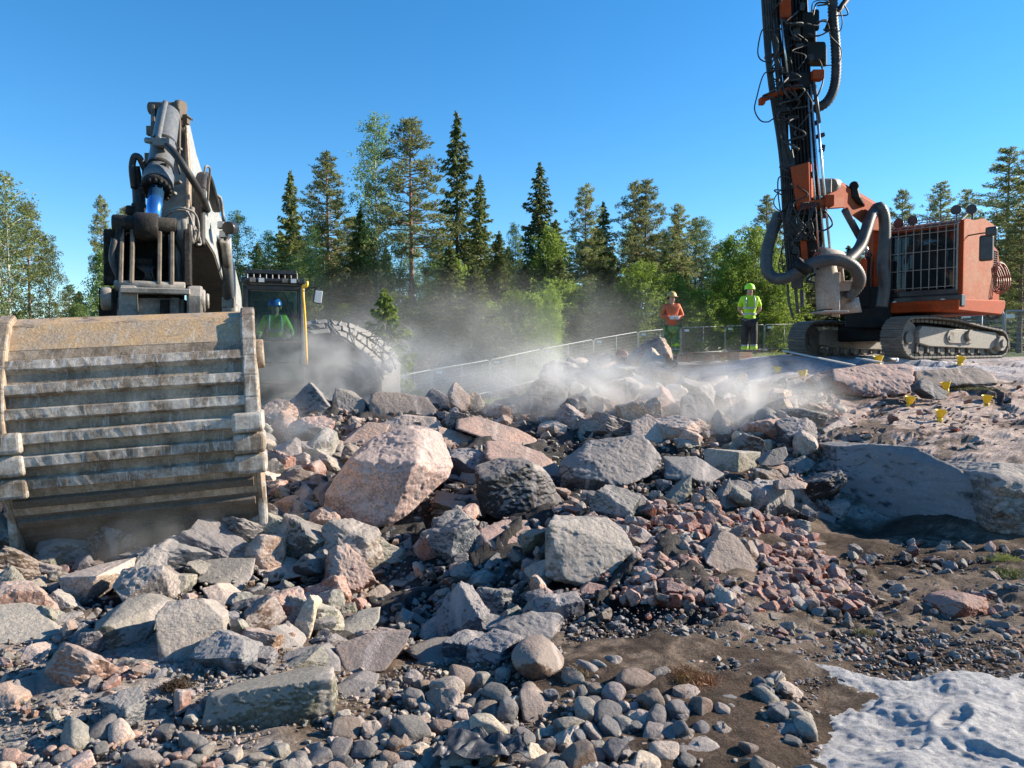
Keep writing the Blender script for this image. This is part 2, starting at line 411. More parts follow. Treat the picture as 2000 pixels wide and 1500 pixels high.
# pale gravelly strip at lower left, dry crest on the right bank
def blend(c2, m):
    global col
    col = col + (c2 - col) * np.clip(m, 0, 1)[:, None]
u_ = XX / YY
blend(C(.34, .29, .25) * (1 + .25 * n_c[:, None]), sstep(-u_, .27, .36) * sstep(4.6 - YY, 0, .5) )
blend(C(.24, .195, .155) * (1 + .25 * n_c[:, None]), sstep(u_, .05, .2) * sstep(YY, 4.3, 4.7) * sstep(5.1 - YY, 0, .4) * (.5 + .6 * n_b))
blend(C(.060, .055, .053) * (1 + .3 * n_c[:, None]), sstep(YY, 4.3, 4.9) * sstep(15 - YY, 0, 2) * sstep(.30 - u_, 0, .06))
# bedrock shelf
shelf = sstep(u_ + .05 * n_a, .33, .40) * sstep(YY, 7.7, 8.1) * sstep(30 - YY, 0, 3)
rockc = C(.40, .315, .27) * (1 + .18 * n_b[:, None] + .22 * n_c[:, None])
rockc = rockc + (C(.47, .31, .27) - rockc) * (sstep(n_a, 0, .6) * .6)[:, None]
dark = C(.10, .078, .06)
rockc = rockc + (dark - rockc) * sstep(n_a * .8 + n_b * .7, .05, .30)[:, None] * .85
blend(rockc, shelf)
bluish = C(.40, .40, .43) * (1 + .2 * n_b[:, None])
blend(bluish, sstep(YY, 12.8, 14) * sstep(26 - YY, 0, 3) * sstep(u_, .1, .2) * (.55 + .5 * n_a))
# verges with grass
gr = sstep(YY, 19, 24)
grass = C(.085, .115, .035) * (1 + .4 * n_b[:, None])
grass = grass + (C(.20, .17, .11) - grass) * sstep(n_a, -.2, .5)[:, None]
blend(grass, gr)
col = np.clip(col, .01, .9)
me = mesh_np('ground', p3, Q, smooth=True); vcol(me, col)
me.polygons.foreach_set('use_smooth', (shelf[Q].mean(1) < .3) | (YY[Q].mean(1) > 16))
m, t, N, L, P = nt('ground_soil')
a = N.new('ShaderNodeVertexColor'); a.layer_name = 'Col'; g = N.new('ShaderNodeNewGeometry')
n1 = noise_n(N, L, g.outputs['Position'], 60, 5, .75); r1 = ramp(N, L, n1.outputs['Fac'], [(.3, (.45, .45, .45)), (.5, (1, 1, 1)), (.7, (1.6, 1.55, 1.5))])
n2 = noise_n(N, L, g.outputs['Position'], 11, 6, .7); r2 = ramp(N, L, n2.outputs['Fac'], [(.35, (.65, .65, .65)), (.65, (1.3, 1.3, 1.3))])
c = mix(N, L, 1.0, a.outputs[0], r1.outputs[0], 'MULTIPLY'); c = mix(N, L, 1.0, c, r2.outputs[0], 'MULTIPLY')
L.new(c, P.inputs['Base Color']); P.inputs['Roughness'].default_value = .95; P.inputs['Specular IOR Level'].default_value = .15
b = N.new('ShaderNodeBump'); b.inputs['Strength'].default_value = .8; b.inputs['Distance'].default_value = .03
L.new(n1.outputs['Fac'], b.inputs['Height']); L.new(b.outputs[0], P.inputs['Normal'])
M_ground = m
tag(link_mesh('ground', me, None, m), 'uneven brown soil and bare bedrock of the blasting site', None, None, 'structure')
# distant ground
U2 = np.linspace(-4, 4, 160); Y2 = np.exp(np.linspace(math.log(59), math.log(1500), 60))
U2, Y2 = np.meshgrid(U2, Y2); X2 = (U2 * Y2).ravel(); Y2 = Y2.ravel()
Z2 = np.where(Y2 < 300, smooth_h(X2, Y2), smooth_h(X2 * 300 / Y2, np.full_like(Y2, 300))) - .12
i2 = np.arange(160 * 60).reshape(60, 160)
Q2 = np.stack([i2[:-1, :-1].ravel(), i2[:-1, 1:].ravel(), i2[1:, 1:].ravel(), i2[1:, :-1].ravel()], -1)
M_far = paint('far_grass', (.07, .10, .035), .95, dirt=(.12, .11, .06), scale=.1, bump=0)
tag(link_mesh('terrain', mesh_np('terrain', np.stack([X2, Y2, Z2], -1), Q2, True), None, M_far), 'grassy land running on under the forest', None, None, 'structure')
# ground beside and behind the camera
bm = MB()
bm.add([(-400, -300, -.25), (400, -300, -.25), (400, .95, -.25), (-400, .95, -.25)], [(0, 1, 2, 3)])
bm.add([(-400, .95, -.25), (-1.5, .95, -.25), (-93, 60, -1.4), (-400, 60, -1.4)], [(0, 1, 2, 3)])
bm.add([(1.5, .95, -.25), (400, .95, -.25), (400, 60, 1.0), (93, 60, 1.0)], [(0, 1, 2, 3)])
tag(bm.build('gravel_ground', M_far), 'rough ground around the site outside the blasted area', None, None, 'structure')
# ---------------- rocks ----------------
_ico = {}
def ico(s):
    if s not in _ico:
        bm = bmesh.new(); bmesh.ops.create_icosphere(bm, subdivisions=s, radius=1)
        bm.verts.ensure_lookup_table()
        _ico[s] = (np.array([v.co for v in bm.verts]), np.array([[v.index for v in f.verts] for f in bm.faces])); bm.free()
        _ico[s] = (_ico[s][0] / np.linalg.norm(_ico[s][0], axis=1)[:, None], _ico[s][1])
    return _ico[s]
def radial(D, nrm, h, p):
    q = np.maximum(D @ nrm.T, 1e-4) / h[None]
    m = q.max(1)
    return 1 / (m * ((q / m[:, None]) ** p).sum(1) ** (1 / p))
def rock_shape(seed, s, angular=True, dims=(1, 1, 1)):
    """unit rock; angular = broken faces, else a rounded cobble"""
    rs = np.random.RandomState(seed); D, F = ico(s)
    if angular:
        n = rs.randint(9, 15); nr = rs.normal(size=(n, 3)); h = rs.uniform(.55, 1.0, n); p = rs.uniform(26, 60)
        ax = np.eye(3); nr = np.vstack([nr, ax, -ax]); h = np.concatenate([h, rs.uniform(.7, 1, 6)])
    else:
        n = 12; nr = rs.normal(size=(n, 3)); h = rs.uniform(.80, 1.0, n); p = rs.uniform(5, 9)
        ax = np.eye(3); nr = np.vstack([nr, ax, -ax]); h = np.concatenate([h, rs.uniform(.85, 1, 6)])
    nr /= np.linalg.norm(nr, axis=1)[:, None]
    r = radial(D, nr, h, p); V = D * r[:, None]
    if angular:
        d = fbm(V * 2.2, 4, seed % 91) * .07 + np.abs(fbm(V * 5, 3, seed % 53)) * -.05 + fbm(V * 13, 2, seed % 37) * .014
    else:
        d = fbm(V * 1.5, 2, seed % 91) * .05 + fbm(V * 9, 2, seed % 37) * .006
    V = V * (1 + d)[:, None]
    V = V / np.abs(V).max(0)[None] * np.array(dims)[None]
    return V, F
def hull_planes(pts):
    bm = bmesh.new()
    for p in pts: bm.verts.new(p)
    r = bmesh.ops.convex_hull(bm, input=bm.verts); bm.normal_update()
    c = sum(pts, Vector()) / len(pts)
    nr, h = [], []
    for f in bm.faces:
        n = f.normal.copy(); d = n.dot(f.verts[0].co - c)
        if d < 0: n, d = -n, -d
        if d > 1e-4 and f.calc_area() > 1e-5: nr.append(n); h.append(d)
    bm.free(); return c, np.array([list(n) for n in nr]), np.array(h)
def hull_rock(pts, seed=1, s=6, p=70, rough=1.0, chips=3):
    """a rock whose broken faces come from the given corner points"""
    rs = np.random.RandomState(seed); pts = [Vector(q) for q in pts]
    c, nr, h = hull_planes(pts); D, F = ico(s)
    sz = np.mean([(q - c).length for q in pts])
    r = radial(D, nr, h, p)
    for _ in range(chips):
        n = rs.normal(size=3); n /= np.linalg.norm(n); m = (D @ n * r).max() * rs.uniform(.86, .95)
        q = D @ n; r = np.where(q > .01, np.minimum(r, m / np.maximum(q, .01)), r)
    V = D * r[:, None]; U = V / sz
    st = fbm(U * np.array([1.6, 1.6, 3.4]), 4, seed % 61)                        # layered splits
    d = fbm(U * 2.3, 5, seed % 91) * .035 - np.abs(fbm(U * 4.5, 4, seed % 53)) * .028 + fbm(U * 15, 3, seed % 37) * .009 - np.clip(.12 - np.abs(st), 0, 1) * .16
    V = V * (1.05 + d * rough)[:, None]
    return c, V, F
M_rock = rock_mat('stone', dust_amt=.36)
M_face = rock_mat('bedrock_face', dust_amt=.36, vein=0, streak=1)
M_cob = rock_mat('cobble_stone', vein=.1, dust=(.38, .34, .31), dust_amt=.3, fine=1.6)
M_rub = rock_mat('rubble_stone', attr=True, dust_amt=.3)
PAL = {'pink': (0.3, 0.175, 0.13), 'pale': (0.42, 0.325, 0.26), 'grey': (0.095, 0.092, 0.092), 'green': (0.125, 0.122, 0.092), 'dark': (0.036, 0.033, 0.033), 'red': (0.21, 0.072, 0.045), 'brown': (0.125, 0.082, 0.058), 'blue': (0.082, 0.088, 0.102), 'light': (0.22, 0.2, 0.175)}
WORD = {'pink': 'pinkish', 'pale': 'pale', 'grey': 'grey', 'green': 'greenish', 'dark': 'dark', 'red': 'reddish', 'brown': 'brown', 'blue': 'blue-grey', 'light': 'light grey'}
SHORT = {5: 'largest pale pink boulder', 8: 'long low pale slab', 11: 'dark brown humped boulder', 13: 'pointed boulder before the cab', 15: 'egg-shaped pink boulder', 16: 'smooth-topped pink block', 20: 'black boulder with the pale cap',
 22: 'dark domed boulder with the rust-red rim', 23: 'grey boulder with a sunlit right face', 24: 'flat-sided light grey block', 25: 'round-topped pale boulder in the dust', 26: 'tall pale rock spike', 27: 'wide dusty boulder below the cartons', 28: 'pale pink block on the back slope',
 29: 'knobbly tan boulder at the grass', 30: 'shaded boulder of the far heap', 31: 'crest boulders of the far heap', 33: 'tall flat-faced boulder on edge', 34: 'pinkish mottled boulder', 36: 'striped blue-grey block', 38: 'wedge slab with the triangular end', 41: 'brick-shaped grey stone', 43: 'broad brown-grey slab', 44: 'long dark flat slab',
 45: 'large scratched round boulder', 46: 'smooth pink-brown stone', 47: 'wedge boulder on the red rubble', 49: 'lone red-brown stone', 50: 'reddish stone at the rubble foot', 501: 'orange-pink stone by the track', 51: 'pale block with the flat top', 52: 'boulder with the smooth greenish top', 53: 'flat oval spotted slab', 54: 'grey-green slab under the bucket',
 55: 'white-topped long stone', 56: 'mottled slab at the left edge', 57: 'large rectangular block', 59: 'pale upright flake', 61: 'rough slanted pillar', 63: 'pale pink rounded block', 64: 'peaked brown wedge boulder', 65: 'dented pinkish boulder', 66: 'slab at the lower left edge', 67: 'cracked grey slab', 70: 'small bright-edged grey boulder',
 73: 'dark stone topping the grey heap', 75: 'balanced pinkish flat stone', 77: 'long leaning grey flake', 78: 'black boulder at the wall foot', 79: 'reddish boulder topping the red slope', 90: 'smooth blue-grey rock wall', 91: 'cut block at the right edge', 93: 'pink fractured ledge', 95: 'red-brown leaning boulder', 96: 'slanted dark slab', 97: 'white stone in the dust', 98: 'large grey cobble by the dust', 99: 'wide ridged cobble', 102: 'biggest cobble at the bottom edge'}
LM = []
_seen = {}
def where(what, x, y, size, lst):
    best = min(lst, key=lambda t: (t[1] - x) ** 2 + ((t[2] - y) * 1.3) ** 2); dx, dy = x - best[1], y - best[2]
    if abs(dx) > abs(dy) * 1.8: d = 'right of' if dx > 0 else 'left of'
    elif abs(dy) > abs(dx) * 1.8: d = 'below' if dy > 0 else 'above'
    else: d = ('below' if dy > 0 else 'above') + ' and ' + ('right of' if dx > 0 else 'left of')
    opts = ['%s %s the %s' % (what, d, best[0])]
    far = 'farther ' if math.hypot(dx, dy) > 75 else 'close '
    opts.append('%s %s%s the %s' % (what, far if d[0] in 'lr' else ('just ' if far[0] == 'c' else 'well '), d, best[0])); opts = [' '.join(o.replace(' broken', '').split()[:99]) if len(o.split()) > 16 else o for o in opts]; opts = [o if len(o.split()) <= 16 else o.replace(' the ', ' ').replace('farther ', '') for o in opts]
    for o in opts:
        if o not in _seen: _seen[o] = 1; return o
    two = sorted(lst, key=lambda t: (t[1] - x) ** 2 + ((t[2] - y) * 1.3) ** 2)[:6]
    for q in two[1:]:
        o = '%s between the %s and the %s' % (what, best[0], q[0])
        if len(o.split()) <= 16 and o not in _seen: _seen[o] = 1; return o
    return opts[1]
def vary(c, rs, a=.18):
    k = 1 + rs.uniform(-a, a); return tuple(np.clip(np.array(c) * k * (1 + rs.uniform(-.06, .06, 3)), .02, .9))
def big(label, Y, pts, colr, seed=1, s=6, p=70, rough=1.0, name='boulder', chips=3, cat='boulder', back=None, kind=None, mat=None, depth=None):
    """pts: (px, py, dY) corners seen in the photo; copies pushed back give the rock its depth"""
    if kind is None and seed not in (31, 32, 73, 75):
        yb = max(y for _, y, _ in pts); xb = [x for x, y, _ in pts if y > yb - 12]
        q = cast(min(max(sum(xb) / len(xb), -150), 2150), min(yb - 2, 1640))
        if q is not None: Y = q.y + .12
    W = [at(x, y, Y + d) for (x, y, d) in pts]
    xs = [w.x for w in W]; zs = [w.z for w in W]
    D = depth or max(.25, .75 * min(max(xs) - min(xs), (max(zs) - min(zs)) * 1.4))
    c0 = sum(W, Vector()) / len(W)
    allp = list(W)
    for w in W:
        q = c0 + (w - c0) * .72 + Vector((0, D, -.04)); allp.append(q)
    c, V, F = hull_rock(allp, seed, s, p, rough, chips)
    zb = V[:, 2].min()
    me = mesh_np(name, V - np.array([0, 0, zb]), F, smooth=False)
    if s >= 6: me.polygons.foreach_set('use_smooth', np.ones(len(F), bool))
    if seed in SHORT: LM.append((SHORT[seed], sum(x for x, _, _ in pts) / len(pts), sum(y for _, y, _ in pts) / len(pts)))
    o = link_mesh(name, me, None, mat or M_rock); o.location = (c.x, c.y, c.z + zb)
    rs = np.random.RandomState(seed); o.color = (*vary(PAL[colr], rs, .06), 1)
    if kind: tag(o, label, None, None, kind)
    else: tag(o, label, cat)
    BIGBOX.append((min(x for x, _, _ in pts), min(y for _, y, _ in pts), max(x for x, _, _ in pts), max(y for _, y, _ in pts), Y + .6 * D))
    return o
BIGBOX = []
# the great pink boulder and its neighbours
big('largest boulder, pale pink with a bright sunlit right face, right of the digging bucket', 7.3,
    [(738, 852, .45), (810, 828, .55), (858, 850, .6), (885, 910, .45), (872, 935, .3), (800, 1000, .05), (742, 1033, 0), (668, 1040, .05), (634, 1003, .1), (637, 962, .05), (690, 900, .05), (755, 990, -.18), (812, 905, -.05), (700, 880, .35)], 'pale', 5, 7, 90, .9)
big('long low pale slab just above the great pink boulder, under the dark brown lump', 10.2,
    [(892, 820, .3), (930, 812, .4), (1010, 838, .3), (1048, 858, .2), (1045, 880, 0), (1000, 872, 0), (930, 852, -.1), (890, 838, 0)], 'pink', 8, 6, 70)
big('dark brown humped boulder on top of the pile with a rounded left end', 10.6,
    [(718, 770, .1), (740, 764, .2), (790, 768, .3), (835, 775, .3), (862, 812, .1), (830, 818, 0), (770, 822, -.1), (722, 808, -.05)], 'brown', 11, 6, 30)
big('small blue-grey boulder with a flat sloping face behind the dark brown humped one', 12.2,
    [(846, 757, .2), (868, 770, .25), (892, 788, .1), (880, 800, 0), (840, 798, 0), (828, 776, .1)], 'blue', 12, 6, 60)
big('dusty grey pointed boulder in front of the excavator cab', 10.8,
    [(605, 745, .2), (632, 775, .2), (648, 800, 0), (620, 818, 0), (570, 812, 0), (555, 795, .1), (585, 765, .15)], 'grey', 13, 6, 40)
big('dusty grey boulder right of the pointed one, below the blasting mat', 11.2,
    [(655, 757, .2), (690, 765, .3), (715, 785, .1), (712, 812, 0), (660, 812, -.1), (648, 790, .1)], 'grey', 14, 6, 40)
big('pale pink egg-shaped boulder low beside the bucket edge in the dust', 9.0,
    [(548, 800, .1), (572, 812, .15), (595, 838, .15), (580, 862, 0), (552, 876, -.05), (530, 862, 0), (528, 835, .05)], 'pink', 15, 6, 25)
big('pink block with a smooth sunlit top, touching the upper left of the great boulder', 8.4,
    [(680, 848, .3), (718, 824, .4), (760, 830, .4), (745, 862, .1), (690, 882, -.05), (662, 872, 0)], 'pink', 16, 6, 60)
big('knobbly pale block behind the top of the great boulder', 9.2,
    [(735, 830, .2), (790, 808, .3), (848, 815, .3), (870, 840, .2), (850, 865, 0), (760, 860, 0)], 'pale', 17, 6, 40)
big('pink block at the right shoulder of the great boulder, below the long slab', 8.8,
    [(855, 832, .3), (890, 842, .3), (935, 860, .2), (925, 880, 0), (880, 880, -.05), (858, 862, 0)], 'pink', 18, 6, 60)
big('reddish slab leaning behind the black boulder', 8.9,
    [(950, 862, .3), (1005, 864, .4), (1060, 885, .4), (1100, 920, .3), (1105, 945, .1), (1050, 930, 0), (950, 900, 0)], 'pink', 19, 6, 60)
big('black boulder with a pale cap, right of the great pink boulder', 7.5,
    [(932, 912, .25), (968, 895, .4), (1020, 895, .45), (1058, 912, .3), (1090, 955, .2), (1100, 1000, .1), (1050, 1003, -.02), (975, 1012, -.05), (935, 990, 0), (940, 935, -.05), (1035, 905, .1)], 'dark', 20, 7, 70)
big('small tan wedge between the black boulder and the great one', 7.9,
    [(905, 912, .2), (935, 905, .2), (940, 945, 0), (915, 955, -.05), (895, 940, 0)], 'light', 21, 6, 60)
big('big dark domed boulder with a rust-red rim on its right shoulder', 8.1,
    [(1095, 905, .15), (1150, 862, .35), (1250, 850, .4), (1290, 895, .3), (1293, 915, .15), (1235, 945, -.1), (1180, 950, -.15), (1110, 935, 0), (1095, 965, 0), (1130, 915, -.12)], 'grey', 22, 7, 60)
big('grey boulder with a sunlit right face, right of the domed boulder', 7.7,
    [(1295, 892, .3), (1360, 892, .35), (1412, 925, .2), (1412, 945, .05), (1380, 955, -.05), (1300, 935, 0), (1355, 935, -.12)], 'blue', 23, 6, 70)
big('flat-sided light grey block with a straight top edge, half veiled by dust', 8.9,
    [(1376, 876, .3), (1442, 884, .05), (1486, 883, .3), (1480, 915, .2), (1440, 930, 0), (1378, 922, .15)], 'light', 24, 6, 110, .6)
big('round-topped pale boulder with a bright face in the drifting dust', 10.4,
    [(1232, 825, .2), (1265, 808, .3), (1298, 832, .2), (1298, 862, .05), (1270, 875, 0), (1235, 858, 0)], 'pale', 25, 6, 40)
big('tall pale rock spike standing in the dust cloud', 10.9,
    [(1402, 800, .2), (1425, 820, .15), (1428, 850, 0), (1412, 860, 0), (1395, 840, .1), (1392, 815, .2)], 'pale', 26, 6, 60)
big('wide dusty grey boulder at the back of the pit below the cartons', 12.0,
    [(1332, 775, .3), (1370, 762, .4), (1398, 790, .3), (1400, 822, .1), (1360, 838, 0), (1330, 815, 0)], 'grey', 27, 6, 40)
big('upper pale pink block on the back slope of the pit', 13.4,
    [(1372, 740, .3), (1420, 733, .3), (1424, 762, .1), (1410, 778, 0), (1378, 762, 0)], 'pink', 28, 6, 60)
big('rounded grey boulder on the back slope, right of the pale pink block', 12.0,
    [(1425, 795, .2), (1455, 780, .3), (1490, 790, .3), (1495, 812, .1), (1460, 820, 0), (1428, 815, 0)], 'grey', 281, 6, 40)
big('knobbly tan boulder at the left end of the far heap, against the grass', 14.5,
    [(935, 765, .2), (955, 742, .3), (985, 733, .3), (1012, 750, .3), (1028, 765, .2), (1000, 782, 0), (945, 786, 0)], 'brown', 29, 6, 30, 1.6)
big('large shaded boulder in the far heap beside the knobbly tan one', 14.2,
    [(1012, 790, .1), (1045, 742, .3), (1085, 735, .4), (1110, 760, .3), (1105, 795, .1), (1060, 812, 0), (1015, 815, 0)], 'grey', 30, 6, 40)
big('dark reddish boulder on the far heap crest, right one of the two', 16.8,
    [(1199, 700, .1), (1206, 683, .2), (1222, 684, .2), (1241, 705, .2), (1232, 712, 0), (1203, 711, 0)], 'red', 31, 6, 20)
big('low flat dark boulder on the far heap crest, left one of the two', 16.8,
    [(1141, 696, .2), (1160, 689, .3), (1184, 693, .2), (1188, 706, .1), (1150, 708, 0)], 'dark', 32, 6, 30)
# middle foreground
big('tall grey-white flat-faced boulder standing on edge in the middle foreground', 6.3,
    [(1068, 1020, .05), (1075, 1008, .3), (1185, 1012, .35), (1210, 1030, .3), (1240, 1075, .15), (1180, 1125, .0), (1160, 1150, -.08), (1110, 1140, -.1), (1066, 1125, -.02)], 'light', 33, 7, 110, .8)
big('pinkish mottled boulder left of the tall flat-faced one', 6.7,
    [(937, 1035, .1), (985, 1015, .25), (1030, 1016, .3), (1042, 1055, .1), (1025, 1083, 0), (975, 1080, -.05), (938, 1055, -.05)], 'pink', 34, 6, 60)
big('small round pink-grey boulder below the mottled one', 6.5,
    [(905, 1062, .1), (925, 1047, .15), (955, 1075, .1), (958, 1100, 0), (930, 1110, -.03), (905, 1090, 0)], 'blue', 35, 6, 20)
big('striped blue-grey block in the shade left of the tall flat-faced boulder', 6.3,
    [(945, 1105, .1), (970, 1080, .25), (1010, 1090, .25), (1020, 1130, .05), (985, 1142, 0), (943, 1128, 0)], 'blue', 36, 6, 60)
big('flat grey slab with a sunlit top, left of the striped block', 5.9,
    [(775, 1065, .25), (810, 1060, .3), (858, 1080, .25), (848, 1095, .1), (815, 1100, -.05), (776, 1100, 0)], 'light', 37, 6, 60)
big('wedge-shaped slab with a pale triangular end, lit from the right', 5.6,
    [(718, 1130, .15), (740, 1115, .25), (795, 1100, .25), (860, 1092, .3), (863, 1130, .2), (858, 1155, .05), (800, 1148, -.05), (740, 1140, -.02)], 'green', 38, 7, 90)
big('upright brown-grey slab below the wedge-shaped one', 5.3,
    [(715, 1160, .05), (742, 1142, .15), (772, 1165, .15), (745, 1195, 0), (715, 1190, 0)], 'brown', 39, 6, 70)
big('small blue block with a sunlit corner under the wedge-shaped slab', 5.3,
    [(790, 1152, .1), (832, 1146, .15), (842, 1180, .05), (812, 1188, -.02), (795, 1172, 0)], 'blue', 40, 6, 90)
big('brick-shaped grey stone with a bright top in the middle of the rubble', 4.9,
    [(664, 1215, .15), (700, 1195, .2), (740, 1190, .2), (738, 1215, .1), (715, 1240, 0), (670, 1252, -.05), (663, 1235, -.02)], 'light', 41, 6, 100, .7)
big('sunlit tan lump right of the brick-shaped stone', 4.6,
    [(812, 1240, .1), (835, 1212, .15), (880, 1208, .15), (893, 1230, .1), (870, 1255, 0), (830, 1250, -.03)], 'light', 42, 6, 50)
big('broad flat brown-grey slab with a sunlit upper corner below the brick-shaped stone', 4.75,
    [(655, 1262, .2), (720, 1238, .3), (800, 1235, .3), (790, 1260, .2), (765, 1300, .05), (730, 1330, 0), (680, 1325, -.05)], 'brown', 43, 7, 100, .7)
big('long dark slab lying flat, left of the round brown boulder', 4.6,
    [(780, 1270, .15), (835, 1252, .3), (900, 1255, .3), (975, 1260, .2), (990, 1290, .05), (900, 1310, -.05), (830, 1302, -.03)], 'dark', 44, 6, 60)
big('large rounded brown boulder with scratched pale patches in the foreground', 4.1,
    [(990, 1275, .1), (1020, 1245, .2), (1065, 1240, .25), (1100, 1270, .2), (1120, 1310, .12), (1110, 1338, .02), (1065, 1346, -.05), (1015, 1325, -.05), (992, 1300, 0), (1050, 1290, -.14)], 'brown', 45, 7, 9, .5, chips=0)
big('smooth pink-brown stone below the large rounded boulder', 3.75,
    [(1012, 1350, .08), (1035, 1343, .12), (1095, 1380, .1), (1090, 1405, .0), (1055, 1422, -.04), (1020, 1412, -.04)], 'brown', 46, 6, 14, .5, chips=0)
big('reddish-brown wedge boulder on the slope of red rubble', 6.0,
    [(1375, 1080, .1), (1410, 1035, .25), (1440, 1050, .25), (1480, 1105, .1), (1470, 1128, -.02), (1420, 1130, -.08), (1380, 1100, -.02)], 'brown', 47, 7, 80)
big('grey blocky stone sitting on the crest of the red rubble slope', 6.6,
    [(1205, 975, .15), (1245, 962, .25), (1268, 975, .15), (1258, 1005, 0), (1225, 1010, -.05), (1205, 995, 0)], 'grey', 48, 6, 60)
big('dark pointed stone between the domed boulder and the grey block', 6.9,
    [(1300, 970, .1), (1325, 945, .2), (1350, 925, .2), (1350, 960, .1), (1335, 985, 0), (1300, 985, 0)], 'green', 481, 6, 70)
big('dark pyramid-shaped stone right of the sunlit grey boulder', 7.2,
    [(1398, 970, .1), (1425, 935, .2), (1445, 975, .1), (1440, 995, 0), (1400, 995, -.05)], 'dark', 482, 6, 90)
big('red-brown stone alone on the dark soil at the right', 5.0,
    [(1828, 1180, .08), (1845, 1164, .12), (1880, 1156, .14), (1925, 1168, .12), (1934, 1200, .05), (1890, 1216, -.02), (1845, 1213, -.02), (1880, 1180, -.06)], 'red', 49, 7, 50)
big('reddish stone at the lower left foot of the red rubble', 5.3,
    [(1133, 1152, .08), (1150, 1138, .15), (1185, 1145, .12), (1192, 1170, .05), (1160, 1184, -.03), (1135, 1178, 0)], 'red', 50, 6, 50)
big('orange-pink stone at the edge of the dry track below the red rubble', 4.95,
    [(1355, 1172, .08), (1375, 1165, .15), (1405, 1168, .12), (1408, 1188, .03), (1375, 1198, -.03)], 'red', 501, 6, 50)
# left foreground
big('pale block with a bright flat top and pinkish front corner below the bucket', 5.1,
    [(118, 1125, .05), (190, 1102, .3), (262, 1090, .35), (255, 1118, .25), (195, 1150, .05), (160, 1185, -.05), (125, 1172, -.05), (118, 1128, -.02), (190, 1125, -.08)], 'pale', 51, 7, 100, .8)
big('dark grey boulder with a smooth greenish top, below the pale block', 4.7,
    [(190, 1215, .15), (250, 1170, .3), (290, 1160, .35), (325, 1175, .3), (300, 1215, .15), (270, 1280, 0), (225, 1285, -.05), (182, 1255, -.05), (195, 1230, -.1)], 'green', 52, 7, 100, .7)
big('large flat oval slab facing the camera, spotted pink and grey', 4.55,
    [(300, 1210, .0), (330, 1175, .12), (395, 1170, .15), (432, 1205, .12), (437, 1240, .1), (420, 1270, .05), (375, 1300, -.02), (330, 1305, -.08), (303, 1285, -.05)], 'light', 53, 7, 80, .6)
big('broad grey-green slab leaning under the middle of the bucket', 5.5,
    [(378, 1092, .2), (430, 1090, .25), (497, 1090, .25), (490, 1125, .1), (470, 1155, -.02), (420, 1140, -.05), (365, 1132, 0)], 'green', 54, 7, 90, .7)
big('white-topped elongated stone right of the grey-green slab', 5.6,
    [(497, 1090, .1), (515, 1080, .2), (570, 1088, .2), (600, 1105, .15), (590, 1125, 0), (530, 1138, -.05), (500, 1118, -.05)], 'pale', 55, 6, 60)
big('big pale mottled slab cut by the left edge of the picture', 4.5,
    [(-30, 1180, .2), (40, 1170, .3), (80, 1190, .25), (115, 1235, .1), (90, 1262, 0), (30, 1270, -.08), (-40, 1260, -.08)], 'light', 56, 7, 80, .7)
big('large rectangular block with a ragged bright right end in the left foreground', 3.95,
    [(410, 1360, .0), (425, 1345, .25), (600, 1312, .35), (650, 1318, .3), (655, 1345, .2), (650, 1400, .05), (560, 1430, -.03), (440, 1440, -.06), (400, 1420, -.06), (645, 1325, .02)], 'green', 57, 7, 110, .9)
big('grey-blue slab behind the large rectangular block', 4.3,
    [(520, 1310, .15), (560, 1275, .25), (630, 1262, .3), (662, 1290, .2), (668, 1330, .1), (600, 1330, 0), (530, 1340, -.02)], 'blue', 58, 6, 80, .7)
big('pale upright flake standing like a tooth among the rubble', 5.0,
    [(605, 1162, .1), (615, 1175, .08), (612, 1225, .03), (600, 1255, -.02), (570, 1258, 0), (572, 1225, .03), (590, 1185, .08)], 'pale', 59, 6, 70)
big('pale wedge stone left of the upright flake', 4.7,
    [(520, 1232, .1), (540, 1222, .15), (590, 1262, .1), (575, 1290, 0), (530, 1285, -.05)], 'light', 60, 6, 60)
big('rough tan pillar lying slanted towards the camera, left of the rectangular block', 4.35,
    [(380, 1330, .05), (430, 1310, .2), (510, 1280, .3), (530, 1290, .25), (500, 1325, .05), (430, 1352, -.05), (395, 1358, -.05)], 'green', 61, 6, 60, 1.4)
big('thin upright grey flake left of the rough pillar', 4.3,
    [(355, 1345, .0), (385, 1285, .1), (410, 1300, .12), (400, 1345, .03)], 'blue', 62, 6, 70)
big('pale pink block with a rounded top in the lower left', 4.15,
    [(230, 1320, .1), (265, 1300, .2), (340, 1298, .2), (352, 1330, .1), (340, 1352, 0), (250, 1355, -.05), (230, 1340, -.03)], 'pale', 63, 7, 40, .7)
big('brown-grey wedge boulder with a peaked top near the left edge', 4.15,
    [(32, 1355, .05), (80, 1310, .2), (122, 1285, .2), (157, 1345, .15), (150, 1360, .0), (70, 1378, -.08), (35, 1375, -.05)], 'brown', 64, 7, 80)
big('rounded pinkish boulder with a dent, right of the peaked wedge', 3.95,
    [(130, 1370, .1), (165, 1335, .2), (215, 1338, .18), (233, 1360, .1), (225, 1388, 0), (160, 1395, -.08), (130, 1388, -.05)], 'pink', 65, 7, 18, .7)
big('grey-green slab with a pale top lying at the lower left edge', 3.75,
    [(0, 1415, .1), (40, 1385, .2), (110, 1378, .2), (132, 1395, .12), (90, 1425, 0), (30, 1452, -.05), (5, 1440, -.03)], 'green', 66, 7, 80)
big('cracked grey slab with soil on top below the pale pink rounded block', 3.95,
    [(255, 1365, .1), (300, 1355, .15), (345, 1352, .15), (352, 1375, .05), (310, 1412, -.02), (262, 1405, -.04)], 'green', 67, 6, 80)
